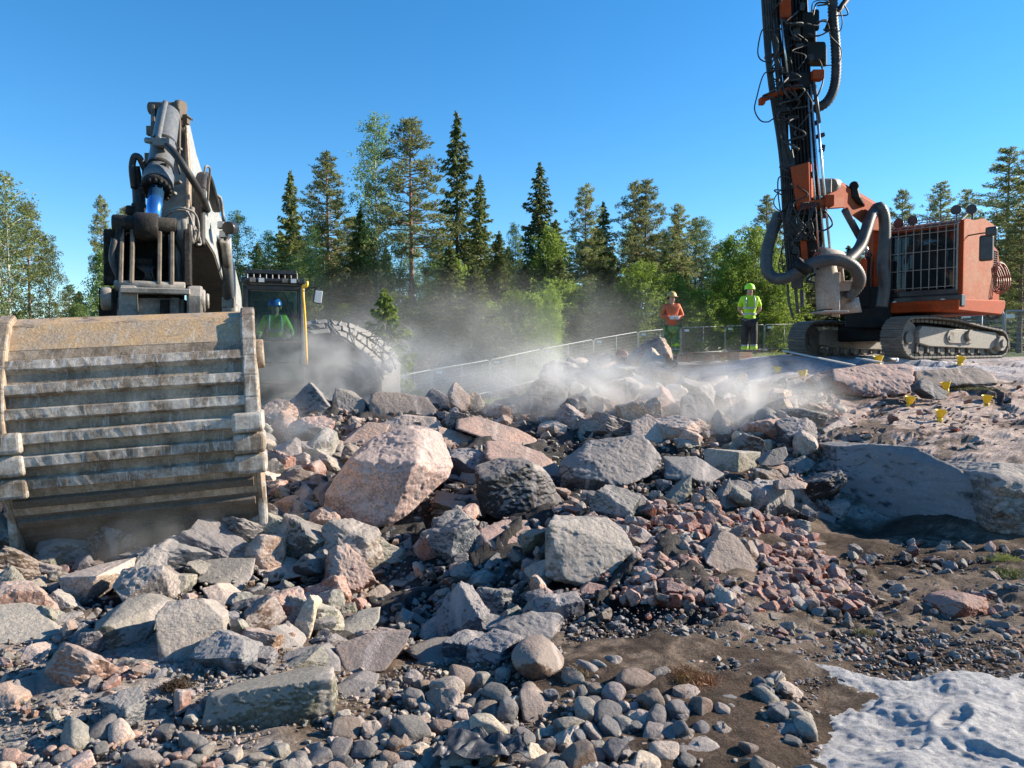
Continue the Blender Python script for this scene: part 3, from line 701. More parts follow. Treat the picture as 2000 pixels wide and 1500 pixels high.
big('pink boulder cut off by the left edge below the mottled slab', 4.0,
    [(-20, 1340, .1), (15, 1330, .15), (32, 1365, .05), (30, 1410, 0), (-20, 1420, -.02)], 'pink', 68, 6, 20)
big('cream stone with a cracked face near the left edge', 4.3,
    [(20, 1285, .1), (60, 1258, .15), (110, 1275, .15), (105, 1305, 0), (50, 1320, -.05), (20, 1310, -.02)], 'pale', 69, 6, 50)
big('small grey boulder with a bright edge between the block and the broad slab', 4.2,
    [(655, 1340, .1), (690, 1325, .15), (735, 1335, .12), (730, 1370, 0), (670, 1390, -.05)], 'grey', 70, 6, 30)
big('speckled stone standing in front of the bucket between the two slabs', 5.3,
    [(310, 1130, .08), (330, 1122, .12), (366, 1125, .12), (362, 1150, .05), (340, 1172, -.02), (312, 1165, -.02)], 'light', 71, 6, 60)
big('pale stone under the right end of the grey-green slab', 5.0,
    [(395, 1150, .1), (425, 1140, .15), (462, 1175, .1), (455, 1190, 0), (420, 1195, -.05)], 'pale', 72, 6, 60)
# dark rocks on the right of the pit
big('dark stone resting on top of the grey heap at the pit edge', 8.0,
    [(1480, 900, .1), (1510, 877, .15), (1535, 872, .2), (1540, 890, .1), (1520, 912, -.03), (1485, 910, -.02)], 'dark', 73, 6, 30)
big('blocky grey stone with a sunlit right face in the heap by the shelf', 7.7,
    [(1535, 905, .15), (1570, 890, .2), (1596, 905, .2), (1572, 925, -.02), (1545, 925, .02)], 'grey', 74, 6, 80)
big('pinkish flat stone balanced on a grey block beside the shelf', 7.3,
    [(1517, 938, .1), (1545, 932, .15), (1578, 945, .1), (1575, 955, 0), (1520, 957, 0)], 'pink', 75, 6, 60)
big('grey block under the balanced flat stone', 7.25,
    [(1532, 958, .15), (1572, 956, .2), (1586, 970, .15), (1570, 988, 0), (1538, 985, -.03)], 'light', 76, 6, 80)
big('long grey flake leaning against the blue-grey rock wall', 7.6,
    [(1617, 910, .1), (1635, 925, .12), (1675, 950, .1), (1672, 960, 0), (1640, 955, -.02), (1620, 935, 0)], 'grey', 77, 6, 80)
big('black boulder at the foot of the rock wall', 6.9,
    [(1568, 1010, .1), (1600, 998, .15), (1632, 1010, .1), (1630, 1035, 0), (1580, 1032, -.03)], 'dark', 78, 6, 50)
big('reddish boulder at the top of the red rubble slope', 6.5,
    [(1492, 1045, .1), (1520, 1022, .15), (1545, 1035, .12), (1548, 1060, 0), (1510, 1060, -.05)], 'red', 79, 6, 50)
# bedrock of the shelf, cut faces (setting)
big('smooth blue-grey cut face of the bedrock shelf', 7.15,
    [(1636, 872, 1.75), (1634, 985, 1.35), (1700, 868, 1.45), (1785, 874, 1.1), (1830, 903, .8), (1918, 944, .25), (1925, 1046, .0), (1690, 1046, 1.05), (1660, 866, 1.9)], 'blue', 90, 7, 120, 1.1, name='rock_face', kind='structure', depth=1.7, chips=0, mat=M_face)
big('pinkish cut block of bedrock at the right edge', 7.0,
    [(1921, 925, .3), (1950, 905, .5), (2100, 915, .6), (2120, 940, .3), (2120, 1060, .0), (1960, 1048, -.05), (1925, 1040, .1), (1952, 935, .0)], 'light', 91, 7, 90, 1.5, name='rock_face', kind='structure', depth=1.2, chips=5, mat=M_face)
big('sunlit split face of the shelf above the dust', 9.6,
    [(1590, 850, .2), (1650, 812, .6), (1665, 818, .6), (1668, 835, .4), (1600, 885, .05), (1588, 880, 0)], 'pale', 92, 6, 90, name='rock_face', kind='structure', depth=.5)
big('pink and black fractured ledge in front of the drill rig', 12.2,
    [(1628, 722, .4), (1700, 712, .7), (1782, 712, .7), (1786, 740, .3), (1775, 768, .1), (1700, 775, 0), (1640, 768, 0), (1632, 745, .05)], 'pink', 93, 7, 90, 1.2, name='rock_ledge', kind='structure', depth=1.2)
big('dark fractured ledge right of the pink one', 12.6,
    [(1785, 725, .4), (1840, 728, .5), (1900, 718, .6), (1956, 730, .5), (1955, 750, .2), (1880, 748, .1), (1790, 760, 0)], 'brown', 94, 6, 90, 1.4, name='rock_ledge', kind='structure', depth=1.0)
big('red-brown leaning boulder left of the fractured ledge', 12.0,
    [(1580, 738, .2), (1600, 728, .25), (1632, 735, .25), (1630, 770, .05), (1605, 775, 0)], 'red', 95, 6, 80)
big('slanted dark slab lying against the ledge beside the yellow cup', 11.6,
    [(1795, 745, .1), (1805, 738, .15), (1850, 765, .15), (1850, 782, .05), (1825, 780, 0), (1798, 760, 0)], 'grey', 96, 6, 80)

big('large grey cobble at the bottom edge beside the pale dust', 3.35, [(1500, 1450, .05), (1530, 1415, .12), (1580, 1415, .12), (1605, 1450, .08), (1600, 1480, 0), (1550, 1495, -.03), (1510, 1475, 0)], 'grey', 98, 6, 12, .6, name='cobble', cat='cobble')
big('wide brown-grey cobble with a ridge near the pale dust', 3.55, [(1430, 1390, .1), (1465, 1378, .15), (1520, 1380, .15), (1545, 1405, .08), (1520, 1440, 0), (1460, 1445, -.03), (1435, 1410, 0)], 'brown', 99, 6, 18, .6, name='cobble', cat='cobble')
big('whitish cobble right of the tallest cobble at the bottom', 3.3, [(1375, 1440, .08), (1430, 1405, .15), (1465, 1430, .1), (1465, 1460, .03), (1430, 1480, 0)], 'light', 101, 6, 14, .6, name='cobble', cat='cobble')
big('biggest cobble at the bottom edge, tan and smooth', 3.0, [(1310, 1500, .05), (1345, 1455, .12), (1390, 1443, .15), (1450, 1480, .12), (1460, 1520, .05), (1400, 1545, 0), (1330, 1540, 0)], 'light', 102, 6, 8, .4, name='cobble', cat='cobble', chips=0)

big('pale broken ridge of bedrock at the right edge', 8.6, [(1845, 884, .3), (1915, 862, .6), (2030, 842, .9), (2030, 872, .4), (1935, 905, .05), (1860, 908, 0)], 'pale', 110, 6, 60, 1.5, name='rock_ledge', kind='structure', depth=.8)
big('layered bedrock edge above the dusty split face', 10.6, [(1560, 815, .3), (1640, 792, .6), (1700, 800, .6), (1690, 818, .2), (1610, 835, 0), (1565, 830, 0)], 'pink', 111, 6, 60, 1.6, name='rock_ledge', kind='structure', depth=.6)
big('low pink bedrock step at the far right below the fence', 12.2, [(1930, 765, .3), (2060, 750, .6), (2060, 775, .1), (1990, 790, 0), (1930, 785, 0)], 'pink', 112, 6, 60, 1.6, name='rock_ledge', kind='structure', depth=.6)
big('blue-grey dusty bedrock hump in front of the cartons', 16.2, [(1395, 734, .2), (1440, 724, .5), (1530, 712, .7), (1600, 714, .4), (1590, 722, .1), (1480, 738, 0), (1400, 735, 0)], 'light', 113, 6, 40, 1.5, name='rock_ledge', kind='structure', depth=1.2)
big('grey broken stone in the dust just left of the leaning boulder', 12.0, [(1535, 745, .1), (1560, 738, .2), (1580, 755, .1), (1560, 775, 0), (1538, 768, 0)], 'grey', 114, 6, 60)
# ---- scattered rubble ----
def inpoly(x, y, poly):
    c = False; n = len(poly); j = n - 1
    for i in range(n):
        if (poly[i][1] > y) != (poly[j][1] > y) and x < (poly[j][0] - poly[i][0]) * (y - poly[i][1]) / (poly[j][1] - poly[i][1]) + poly[i][0]: c = not c
        j = i
    return c
VAR_A = [rock_shape(100 + k, 5, True) for k in range(14)]
VAR_C = [rock_shape(200 + k, 5, False) for k in range(8)]
SM_A = [rock_shape(300 + k, 3, True) for k in range(12)]
SM_C = [rock_shape(400 + k, 3, False) for k in range(6)]
ME_A = [mesh_np('rubble_stone', V, F, False) for V, F in VAR_A]
ME_C = [mesh_np('cobble', V, F, True) for V, F in VAR_C]
for q in ME_A: q.materials.append(M_rock)
for q in ME_C: q.materials.append(M_cob)
POOL = []     # (radius px) candidates
def scatter(seed, poly, n, rmin, rmax, cols, kind, label, group, name, ndiv, sink=.35, pack=.66, flat=.7, powr=2.2, lift=0, ov=1.28):
    """dart throwing over an area of the photo; each stone stands on the ground seen there. The ndiv largest become things, the rest stuff."""
    rs = np.random.RandomState(seed); xs = [p[0] for p in poly]; ys = [p[1] for p in poly]
    radii = sorted(rmin * (rmax / rmin) ** (rs.rand(n) ** powr), reverse=True)
    placed = []; grid = {}
    for r in radii:
        for _ in range(26):
            x, y = rs.uniform(min(xs), max(xs)), rs.uniform(min(ys), max(ys))
            if not inpoly(x, y, poly): continue
            k = int(x // 40), int(y // 40); ok = True
            for i in range(-2, 3):
                for j in range(-2, 3):
                    for (a, b, c) in grid.get((k[0] + i, k[1] + j), ()):
                        if (a - x) ** 2 + ((b - y) * 1.35) ** 2 < ((c + r) * pack) ** 2: ok = False; break
                    if not ok: break
                if not ok: break
            if ok:
                grid.setdefault(k, []).append((x, y, r)); placed.append((x, y, r)); break
    out = []
    for (x, y, r) in placed:
        P = cast(x, y)
        if P is None: continue
        if r > 6 and any(a + .08 * (c_ - a) - r * .3 < x < c_ - .08 * (c_ - a) + r * .3 and d_ - .45 * (d_ - b) < y < d_ + r * 1.25 for (a, b, c_, d_, Yb) in BIGBOX): continue
        if lift and any(a - 2 < x < c_ + 2 and b < y < d_ + r * 1.6 for (a, b, c_, d_, Yb) in BIGBOX): continue
        out.append((x, y, r, P))
    out.sort(key=lambda t: -t[2])
    for i, (x, y, r, P) in enumerate(out):
        R_ = r / FPX * P.y * ov
        dims = np.array([rs.uniform(.85, 1.3), rs.uniform(.7, 1.1), rs.uniform(.55, .95) * (flat / .7)]) * R_
        ang = (rs.uniform(-.5, .5), rs.uniform(-.5, .5), rs.uniform(0, 6.28))
        if kind == 'A' and rs.rand() < .25: ang = (rs.uniform(-1.2, 1.2), rs.uniform(-1.2, 1.2), ang[2])
        ck = cols[rs.randint(len(cols))]; c = vary(PAL[ck], rs, .25)
        loc = Vector((P.x, P.y, P.z + dims[2] * (1 - 2 * sink) + lift * r / FPX * P.y))
        if i < ndiv:
            meshes = ME_A if kind == 'A' else ME_C
            o = bpy.data.objects.new(name, meshes[rs.randint(len(meshes))]); COL.objects.link(o)
            o.location = loc; o.rotation_euler = ang; o.scale = dims; o.color = (*c, 1)
            r1 = dims[0] / dims[2]
            shp = 'flat' if r1 > 1.9 else ('long' if dims[0] / dims[1] > 1.45 else ('blocky' if r1 < 1.25 else ''))
            big_ = 'big' if r > 22 else ('small' if r < 11 else '')
            wd = ' '.join(w for w in (big_, shp, WORD[ck], 'broken stone' if kind == 'A' else 'rounded cobble') if w)
            tag(o, where(wd, x, y, r, LM), 'stone' if kind == 'A' else 'cobble', group)
        else:
            POOL.append((kind, loc, ang, dims, c, rs.randint(1000)))
G = 'broken stones of the blasted rock pile'
BACK = [(510, 780), (700, 775), (870, 800), (1100, 750), (1160, 705), (1290, 700), (1330, 760), (1460, 760), (1560, 830), (1600, 890), (1480, 900), (1380, 900), (1290, 850), (1200, 850), (1080, 860), (900, 870), (760, 850), (640, 900), (560, 930), (520, 960)]
scatter(1, BACK, 1100, 5, 38, ['pink', 'pale', 'light', 'grey', 'pink', 'brown'], 'A', 'dusty broken stone in the far half of the rock pile, one among many', G, 'rubble_stone', 95, powr=1.7)
MID = [(520, 930), (640, 900), (900, 880), (1100, 960), (1300, 930), (1420, 940), (1640, 900), (1690, 960), (1680, 1020), (1600, 1030), (1480, 1000), (1330, 1010), (1200, 1010), (1080, 1010), (900, 1050), (780, 1050), (620, 1060), (530, 1060)]
scatter(2, MID, 1100, 5, 36, ['grey', 'pink', 'light', 'grey', 'brown', 'dark', 'blue'], 'A', 'broken grey or pink stone packed between the big boulders, one among many', G, 'rubble_stone', 75, powr=1.8)
LOW = [(0, 1090), (300, 1090), (520, 1060), (700, 1040), (900, 1040), (1080, 1020), (1120, 1180), (1060, 1240), (980, 1290), (800, 1320), (680, 1350), (520, 1400), (380, 1420), (0, 1400)]
scatter(3, LOW, 1300, 6, 54, ['blue', 'grey', 'green', 'brown', 'blue', 'pink', 'light'], 'A', 'broken stone among the slabs of the near rubble, one among many', G, 'rubble_stone', 130, powr=1.6)
RED = [(1090, 1000), (1250, 990), (1440, 1000), (1560, 1030), (1600, 1080), (1700, 1190), (1500, 1200), (1380, 1190), (1240, 1180), (1120, 1170)]
scatter(4, RED, 1500, 3.5, 18, ['red', 'red', 'brown', 'pink', 'red', 'light'], 'A', 'small reddish stone of the red rubble slope, one among many', 'stones of the red rubble slope', 'red_stone', 70)
COB = [(560, 1430), (680, 1360), (900, 1310), (1100, 1330), (1180, 1300), (1400, 1370), (1530, 1330), (1590, 1440), (1600, 1560), (500, 1560)]
scatter(5, COB, 800, 4.5, 33, ['light', 'grey', 'light', 'brown', 'grey', 'blue', 'pale'], 'C', 'smooth rounded cobble in the bed of cobbles along the bottom edge, one among many', 'rounded cobbles along the bottom edge', 'cobble', 170, sink=.3, flat=.75, powr=2.6, ov=1.08)
scatter(6, [(0, 1430), (420, 1430), (560, 1450), (520, 1560), (0, 1560)], 160, 5, 26, ['light', 'pale', 'grey', 'pink'], 'C', 'pale rounded stone on the gravel in the bottom left corner, one among many', 'pale stones in the bottom left corner', 'cobble', 40, sink=.4)
scatter(7, [(1150, 1230), (1600, 1290), (1700, 1300), (2000, 1290), (2100, 1060), (1700, 1060), (1500, 1190), (1150, 1190)], 2300, 1.1, 12, ['brown', 'light', 'grey', 'red', 'dark', 'brown'], 'A', 'small stone lying on the dark soil at the right, one among many', 'stones on the dark soil', 'small_stone', 60, powr=4.5)
scatter(8, [(1540, 745), (1640, 775), (2000, 740), (2050, 900), (1900, 890), (1700, 860), (1600, 850)], 260, 2, 9, ['pink', 'brown', 'red', 'dark'], 'A', 'flat chip of stone lying on the bedrock shelf, one among many', 'stone chips on the shelf', 'stone_chip', 60, powr=3.6, flat=.45, sink=.45)
scatter(31, [(1520, 735), (1620, 760), (1640, 810), (1700, 860), (1640, 900), (1600, 880), (1540, 830)], 170, 3.5, 15, ['pink', 'brown', 'red', 'light', 'dark'], 'A', '', '', '', 0, powr=2, flat=.55)
scatter(9, [(400, 1300), (1200, 1240), (1600, 1330), (1600, 1500), (0, 1520), (0, 1400)], 2600, 1.6, 6, ['brown', 'light', 'grey', 'brown', 'pale'], 'A', '', '', '', 0, powr=2)
scatter(10, [(0, 1080), (600, 1040), (1100, 980), (1690, 960), (1560, 850), (1150, 720), (520, 790), (520, 1000)], 3000, 2, 7, ['grey', 'pink', 'light', 'brown'], 'A', '', '', '', 0, powr=2)
scatter(21, BACK, 420, 7, 24, ['pink', 'pale', 'light', 'grey', 'pale'], 'A', '', '', '', 0, lift=.8, powr=1.5)
scatter(22, MID, 420, 6, 22, ['grey', 'pink', 'light', 'dark', 'blue'], 'A', '', '', '', 0, lift=.8, powr=1.5)
scatter(23, LOW, 420, 7, 26, ['grey', 'blue', 'green', 'light', 'pink'], 'A', '', '', '', 0, lift=.8, powr=1.5)
scatter(24, RED, 500, 4, 11, ['red', 'pink', 'brown', 'red'], 'A', '', '', '', 0, lift=1.0)
scatter(25, [(1110, 690), (1180, 690), (1262, 706), (1320, 760), (1250, 790), (1080, 790), (960, 800), (940, 760)], 380, 6, 24, ['pink', 'grey', 'light', 'red'], 'A', '', '', '', 0, lift=.7, powr=1.5)
scatter(26, COB, 420, 4, 24, ['grey', 'light', 'brown', 'pale'], 'A', '', '', '', 0, powr=1.8)
scatter(12, LOW, 900, 6, 16, ['grey', 'blue', 'brown', 'dark', 'pink'], 'A', '', '', '', 0, powr=1.3)
scatter(11, [(900, 1100), (1200, 1180), (1150, 1330), (700, 1350), (0, 1400), (0, 1100)], 2400, 2, 8, ['grey', 'blue', 'brown', 'light'], 'A', '', '', '', 0, powr=2)
scatter(14, [(1090, 1215), (1650, 1235), (2000, 1250), (2000, 1330), (1150, 1345)], 1900, 1.2, 6, ['brown', 'light', 'grey', 'brown', 'pale'], 'A', '', '', '', 0, powr=2.5)
# everything smaller: one countless mass
def pool_mesh(pool, name, mat, label):
    Vs, Fs, Cs, o = [], [], [], 0
    for (kind, loc, ang, dims, c, k) in pool:
        V, F = (SM_A if kind == 'A' else SM_C)[k % (12 if kind == 'A' else 6)]
        Rm = np.array(__import__('mathutils').Euler(ang).to_matrix())
        W = (V * dims) @ Rm.T + np.array(loc)
        Vs.append(W); Fs.append(F + o); Cs.append(np.tile(np.array(c), (len(W), 1))); o += len(W)
    me = mesh_np(name, np.vstack(Vs), np.vstack(Fs), False); vcol(me, np.vstack(Cs))
    tag(link_mesh(name, me, None, mat), label, None, None, 'stuff')
pool_mesh(POOL, 'gravel', M_rub, 'small broken stones and gravel filling the gaps of the rock pile')

# ---- pale drilling dust spread at the lower right ----
nu, ny = 330, 330
gx = np.linspace(.95, 3.9, nu); gy = np.linspace(2.1, 4.25, ny); GX, GY = np.meshgrid(gx, gy); GX = GX.ravel(); GY = GY.ravel()
hz = smooth_h(GX, GY) + detail(GX, GY)
q = np.stack([GX, GY, np.zeros_like(GX)], -1)
edge = .0 + np.minimum(GX / np.maximum(GY, .1) - (.352 - .0 * (GY - 3)), (4.08 - GY) * .6) + fbm(q * 3, 6, 77) * .055
th = sstep(edge, -.02, .22)
z = fbm(q * 2.2, 3, 71) * .030 + fbm(q * 7, 3, 72) * .009 + fbm(q * 30, 3, 74) * .0035
for (fx, fy, fa, fl, fw, dp) in ((1.72, 3.62, .9, .15, .055, .035), (1.95, 3.30, .8, .15, .055, .04), (2.35, 3.1, .7, .16, .055, .045), (1.9, 2.95, 1.9, .14, .05, .03), (2.5, 3.6, .6, .15, .05, .03), (1.62, 3.1, .3, .13, .05, .03), (2.15, 2.75, 1.0, .15, .055, .035)):
    dx, dy = GX - fx, GY - fy; a1 = dx * math.cos(fa) + dy * math.sin(fa); b1 = -dx * math.sin(fa) + dy * math.cos(fa)
    e = np.sqrt((a1 / fl) ** 2 + (b1 / fw) ** 2)
    z += -dp * (1 - sstep(e, .75, 1.1)) + dp * .55 * np.exp(-((e - 1.3) / .28) ** 2) + (1 - sstep(e, .8, 1.0)) * .0035 * np.sin(a1 * 120)
dx = GX - 2.45; dy = GY - 3.05; b1 = (dx * .62 + dy * .78); a1 = dx * .78 - dy * .62
z += np.where(a1 > -.3, 1, 0) * (-.05 * np.exp(-(b1 / .07) ** 2) + .035 * np.exp(-((b1 - .15) / .06) ** 2)) * sstep(a1, -.3, -.1)
for (tx, ty, ta) in ((1.72, 3.05, .2), (1.85, 3.75, .3), (2.15, 3.72, -.5)):   # boot tread marks
    dx, dy = GX - tx, GY - ty; a1 = dx * math.cos(ta) + dy * math.sin(ta); b1 = -dx * math.sin(ta) + dy * math.cos(ta)
    z += ((np.abs(a1) < .16) & (np.abs(b1) < .06)) * .004 * np.sin(a1 * 140)
Zs = hz - .022 + th * .07 + np.clip(z, -.05, .08) * th * .42
ii = np.arange(nu * ny).reshape(ny, nu)
Qs = np.stack([ii[:-1, :-1].ravel(), ii[:-1, 1:].ravel(), ii[1:, 1:].ravel(), ii[1:, :-1].ravel()], -1)
keep = (th[Qs] > .02).any(1)
M_sand = paint('drill_dust', (.43, .42, .42), .95, dirt=(.52, .505, .50), dirt_amt=.5, scale=4, bump=.9, bscale=130, spec=.1)
tag(link_mesh('sand', mesh_np('sand', np.stack([GX, GY, Zs], -1), Qs[keep], True), None, M_sand), 'pale grey drilling dust with boot prints spread on the ground in the bottom right corner', None, None, 'stuff')
big('white flat stone half buried in the pale drilling dust', 3.95, [(1880, 1325, .1), (1900, 1315, .15), (1955, 1318, .15), (1962, 1330, .08), (1930, 1345, 0), (1890, 1340, 0)], 'pale', 97, 6, 20, .5)
# ---------------- forest ----------------
M_bark_p = paint('pine_bark', (.30, .16, .095), .9, dirt=(.16, .11, .085), scale=2, bump=.4, bscale=12)
M_bark_s = paint('spruce_bark', (.14, .115, .095), .9, dirt=(.09, .075, .065), scale=3, bump=.4, bscale=12)
M_bark_b = paint('birch_bark', (.50, .47, .43), .8, dirt=(.09, .08, .07), dirt_amt=.35, scale=2.5, bump=.2, bscale=12)
M_spr = leaf_mat('spruce_needles', (.105, .135, .045), (.185, .215, .06), .4)
M_spl = leaf_mat('light_spruce_needles', (.13, .19, .05), (.21, .27, .07), .42)
M_ysp = leaf_mat('young_spruce_needles', (.18, .26, .05), (.29, .36, .07), .45)
M_pin = leaf_mat('pine_needles', (.18, .20, .075), (.27, .285, .10), .44)
M_bir = leaf_mat('birch_leaves', (.17, .26, .08), (.24, .33, .11), .5)
M_bri = leaf_mat('spring_leaves', (.19, .28, .045), (.29, .38, .065), .48)
M_olv = leaf_mat('olive_leaves', (.14, .18, .07), (.21, .245, .09), .45)
def cards(rs, P, A, ln, wd_, droop=None):
    """needle or leaf cards: centres P, main axis A, one slim quad each"""
    n = len(P); A = A / np.linalg.norm(A, axis=1)[:, None]
    B = np.cross(A, rs.normal(size=(n, 3))); B /= np.linalg.norm(B, axis=1)[:, None]
    L_ = (ln * rs.uniform(.6, 1.3, n))[:, None]; W_ = (wd_ * rs.uniform(.6, 1.3, n))[:, None]
    V = np.stack([P - A * L_ * .5, P + B * W_ * .5, P + A * L_ * .5, P - B * W_ * .5], 1).reshape(-1, 3)
    return V, np.arange(4 * n).reshape(n, 4)
def wood(mat_name, segs):
    bm = MB()
    for pts, rr in segs: bm.tube(pts, 0, 6 if len(pts) < 4 else 8, rr, cap=False)
    me = bpy.data.meshes.new('trunk'); me.from_pydata(bm.v, [], bm.f); me.polygons.foreach_set('use_smooth', [True] * len(bm.f)); me.update()
    me.materials.append(mat_name); return me
def trunk_pts(rs, H, lean=.01, wob=.012, n=7):
    a = rs.uniform(0, 6.28); pts = []
    for i in range(n):
        t = i / (n - 1)
        pts.append(Vector((math.cos(a) * lean * H * t + rs.normal() * wob * H * .3 * min(t, .3), math.sin(a) * lean * H * t + rs.normal() * wob * H * .3 * min(t, .3), H * t - .6 * (i == 0))))
    return pts
def spruce(seed, H=20, Rm=3.1, mat=None, base=.06, thin=1.0, st=1.0, cs=1.0):
    rs = np.random.RandomState(seed); tp = trunk_pts(rs, H, .004, .004)
    segs = [(tp, [H * .011 * (1 - .93 * i / 6) for i in range(7)])]
    P, A = [], []; z = base * H; ph = 0
    while z < H * .985:
        t = z / H; Lm = Rm * (1 - t) ** .85 * (1 - .35 * math.exp(-((t) / .12) ** 2)) + .12
        nb = 5 if t < .85 else 4
        for k in range(nb):
            a = ph + k * 6.283 / nb + rs.normal() * .3; Lb = Lm * rs.uniform(.45, 1.2)
            if rs.rand() > .93 * thin + (t > .8): continue
            if rs.rand() < .12: Lb *= 1.25
            n = max(6, int(Lb * 34)); s_ = rs.rand(n) ** .75
            d = np.array([math.cos(a), math.sin(a)])
            sag = -.42 * s_ * (1 - t) + .22 * s_ ** 2 + .45 * s_ * max(0, t - .55)
            r_ = Lb * s_
            side = rs.normal(size=n) * .13 * Lb * (1.05 - s_ * .7)
            x = d[0] * r_ - d[1] * side; y = d[1] * r_ + d[0] * side
            hang = -np.abs(rs.normal(size=n)) * .20 * (1 - t * .6)
            P.append(np.stack([x, y, z + Lb * sag + hang + rs.normal(size=n) * .03], -1))
            A.append(np.stack([d[0] * .7 - d[1] * side * 2 + rs.normal(size=n) * .35, d[1] * .7 + d[0] * side * 2 + rs.normal(size=n) * .35, -.55 + rs.normal(size=n) * .35], -1))
            if k % 2 == 0: segs.append(([Vector((0, 0, z)), Vector((d[0] * Lb * .8, d[1] * Lb * .8, z - .3 * Lb * (1 - t)))], [.03, .008]))
        ph += 1.1; z += st * (H * .0165 * (1.15 - .55 * t) + rs.rand() * .08)
    n = 60; P.append(np.stack([rs.normal(size=n) * .07, rs.normal(size=n) * .07, H - rs.rand(n) * H * .06], -1)); A.append(np.tile([0, 0, 1.], (n, 1)) + rs.normal(size=(n, 3)) * .5)
    V, F = cards(rs, np.vstack(P), np.vstack(A), .42 * cs, .13 * cs)
    me = mesh_np('crown', V, F); me.materials.append(mat or M_spr)
    return me, wood(M_bark_s, segs)
def pine(seed, H=20, Rm=3.0, cb=.5, mat=None, dead=True, dens=1.0):
    rs = np.random.RandomState(seed); tp = trunk_pts(rs, H, .012, .012)
    segs = [(tp, [H * .0115 * (1 - .85 * i / 6) for i in range(7)])]
    def tpos(z):
        f = min(max(z / H, 0), .999) * 6; i = int(f); return tp[i].lerp(tp[i + 1], f - i)
    P, A = [], []
    nl = int(66 * dens)
    for k in range(nl):
        t = cb + (1 - cb) * ((k + rs.rand()) / nl); q = (t - cb) / (1 - cb)
        Lb = Rm * 1.15 * (1 - q) ** .7 * (.5 + .5 * min(1, q * 3 + .3)) * rs.uniform(.6, 1.15) + .25
        a = k * 2.4 + rs.normal() * .3; o = tpos(t * H); d = Vector((math.cos(a), math.sin(a), rs.uniform(-.15, .3) + .5 * q))
        tip = o + d * Lb; segs.append(([o, o + d * Lb * .5 + Vector((0, 0, -.1 * Lb)), tip], [.05, .03, .01]))
        for j in range(int(2 + Lb * 2.2)):
            s_ = rs.uniform(.35, 1.05); c = o + d * Lb * s_ + Vector(rs.normal(size=3) * np.array([.24, .24, .14]) * Lb * .6)
            cr = rs.uniform(.22, .42); n = int(34 * cr / .35)
            u = rs.normal(size=(n, 3)); u /= np.linalg.norm(u, axis=1)[:, None]; u[:, 2] = u[:, 2] * .62 + .1
            P.append(np.array(c) + u * cr * rs.uniform(.5, 1.1, (n, 1))); A.append(u + rs.normal(size=(n, 3)) * .45 + np.array([0, 0, .35]))
    if dead:
        for k in range(14):
            t = rs.uniform(.18, cb + .05); o = tpos(t * H); a = rs.uniform(0, 6.28); Lb = rs.uniform(.5, 1.7)
            segs.append(([o, o + Vector((math.cos(a) * Lb, math.sin(a) * Lb, -.25 * Lb))], [.025, .006]))
    V, F = cards(rs, np.vstack(P), np.vstack(A), .30, .075)
    me = mesh_np('crown', V, F); me.materials.append(mat or M_pin)
    return me, wood(M_bark_p, segs)
def birch(seed, H=20, Rm=2.4, cb=.25, mat=None, leaf=.16, n_limb=60, bark=None, dens=1.0, forks=1):
    rs = np.random.RandomState(seed); segs = []; P, A = [], []
    for fk in range(forks):
        tp = trunk_pts(rs, H * (1 - .1 * fk), .02 + .05 * (forks > 1), .02)
        HH = tp[-1].z; segs.append((tp, [H * .009 / (1 + .3 * fk) * (1 - .9 * i / 6) for i in range(7)]))
        for k in range(n_limb // forks):
            t = cb + (1 - cb) * (k + rs.rand()) / (n_limb / forks); q = (t - cb) / (1 - cb)
            f = min(t, .999) * 6; i = int(f); o = tp[i].lerp(tp[i + 1], f - i)
            Lb = Rm * (math.sin(math.pi * min(1, q * .8 + .18)) ** .7) * rs.uniform(.5, 1.15) + .2
            a = k * 2.4 + rs.normal() * .4; d = Vector((math.cos(a), math.sin(a), .75))
            tip = o + d * Lb * .8; segs.append(([o, o + d * Lb * .45, tip], [.035, .02, .006]))
            for j in range(int((4 + Lb * 4) * dens)):
                s_ = rs.uniform(.25, 1.1); c = np.array(o + d * Lb * .8 * s_) + rs.normal(size=3) * .22 * Lb ** .5
                n = 22; hang = rs.rand(n) ** 1.3 * rs.uniform(.3, .9)
                P.append(c + np.stack([rs.normal(size=n) * .16, rs.normal(size=n) * .16, -hang + .1], -1)); A.append(rs.normal(size=(n, 3)))
    V, F = cards(rs, np.vstack(P), np.vstack(A), leaf, leaf * .62)
    me = mesh_np('crown', V, F); me.materials.append(mat or M_bir)
    return me, wood(bark or M_bark_b, segs)
TV = {
 'spruce': [spruce(1), spruce(2, Rm=3.7), spruce(3, Rm=2.8, thin=.85), spruce(4, Rm=3.4, thin=.8)],
 'lightspruce': [spruce(5, 12, 2.2, M_spl), spruce(6, 12, 2.6, M_spl), spruce(7, 12, 4.6, M_ysp, thin=.75, st=1.9, cs=1.3)],
 'pine': [pine(11), pine(12, Rm=3.6, cb=.42), pine(13, Rm=2.5, cb=.6), pine(14, Rm=3.3, cb=.3, dens=1.3), pine(15, Rm=2.8, cb=.5)],
 'birch': [birch(21), birch(22, Rm=2.8, cb=.2), birch(23, Rm=2.0, cb=.3)],
 'bright': [birch(31, 10, 2.6, .08, M_bri, .17, 60), birch(32, 10, 2.2, .05, M_bri, .17, 55), birch(33, 10, 3.0, .1, M_bri, .17, 60)],
 'olive': [birch(41, 14, 2.8, .3, M_olv, .15, 60, M_bark_b, forks=2), birch(42, 14, 3.0, .12, M_olv, .16, 60, M_bark_s)],
 'broad': [birch(51, 12, 3.4, .08, M_bir, .18, 75, M_bark_s, 1.2)],
}
BH = {'spruce': 20, 'lightspruce': 12, 'pine': 20, 'birch': 20, 'bright': 10, 'olive': 14, 'broad': 12}
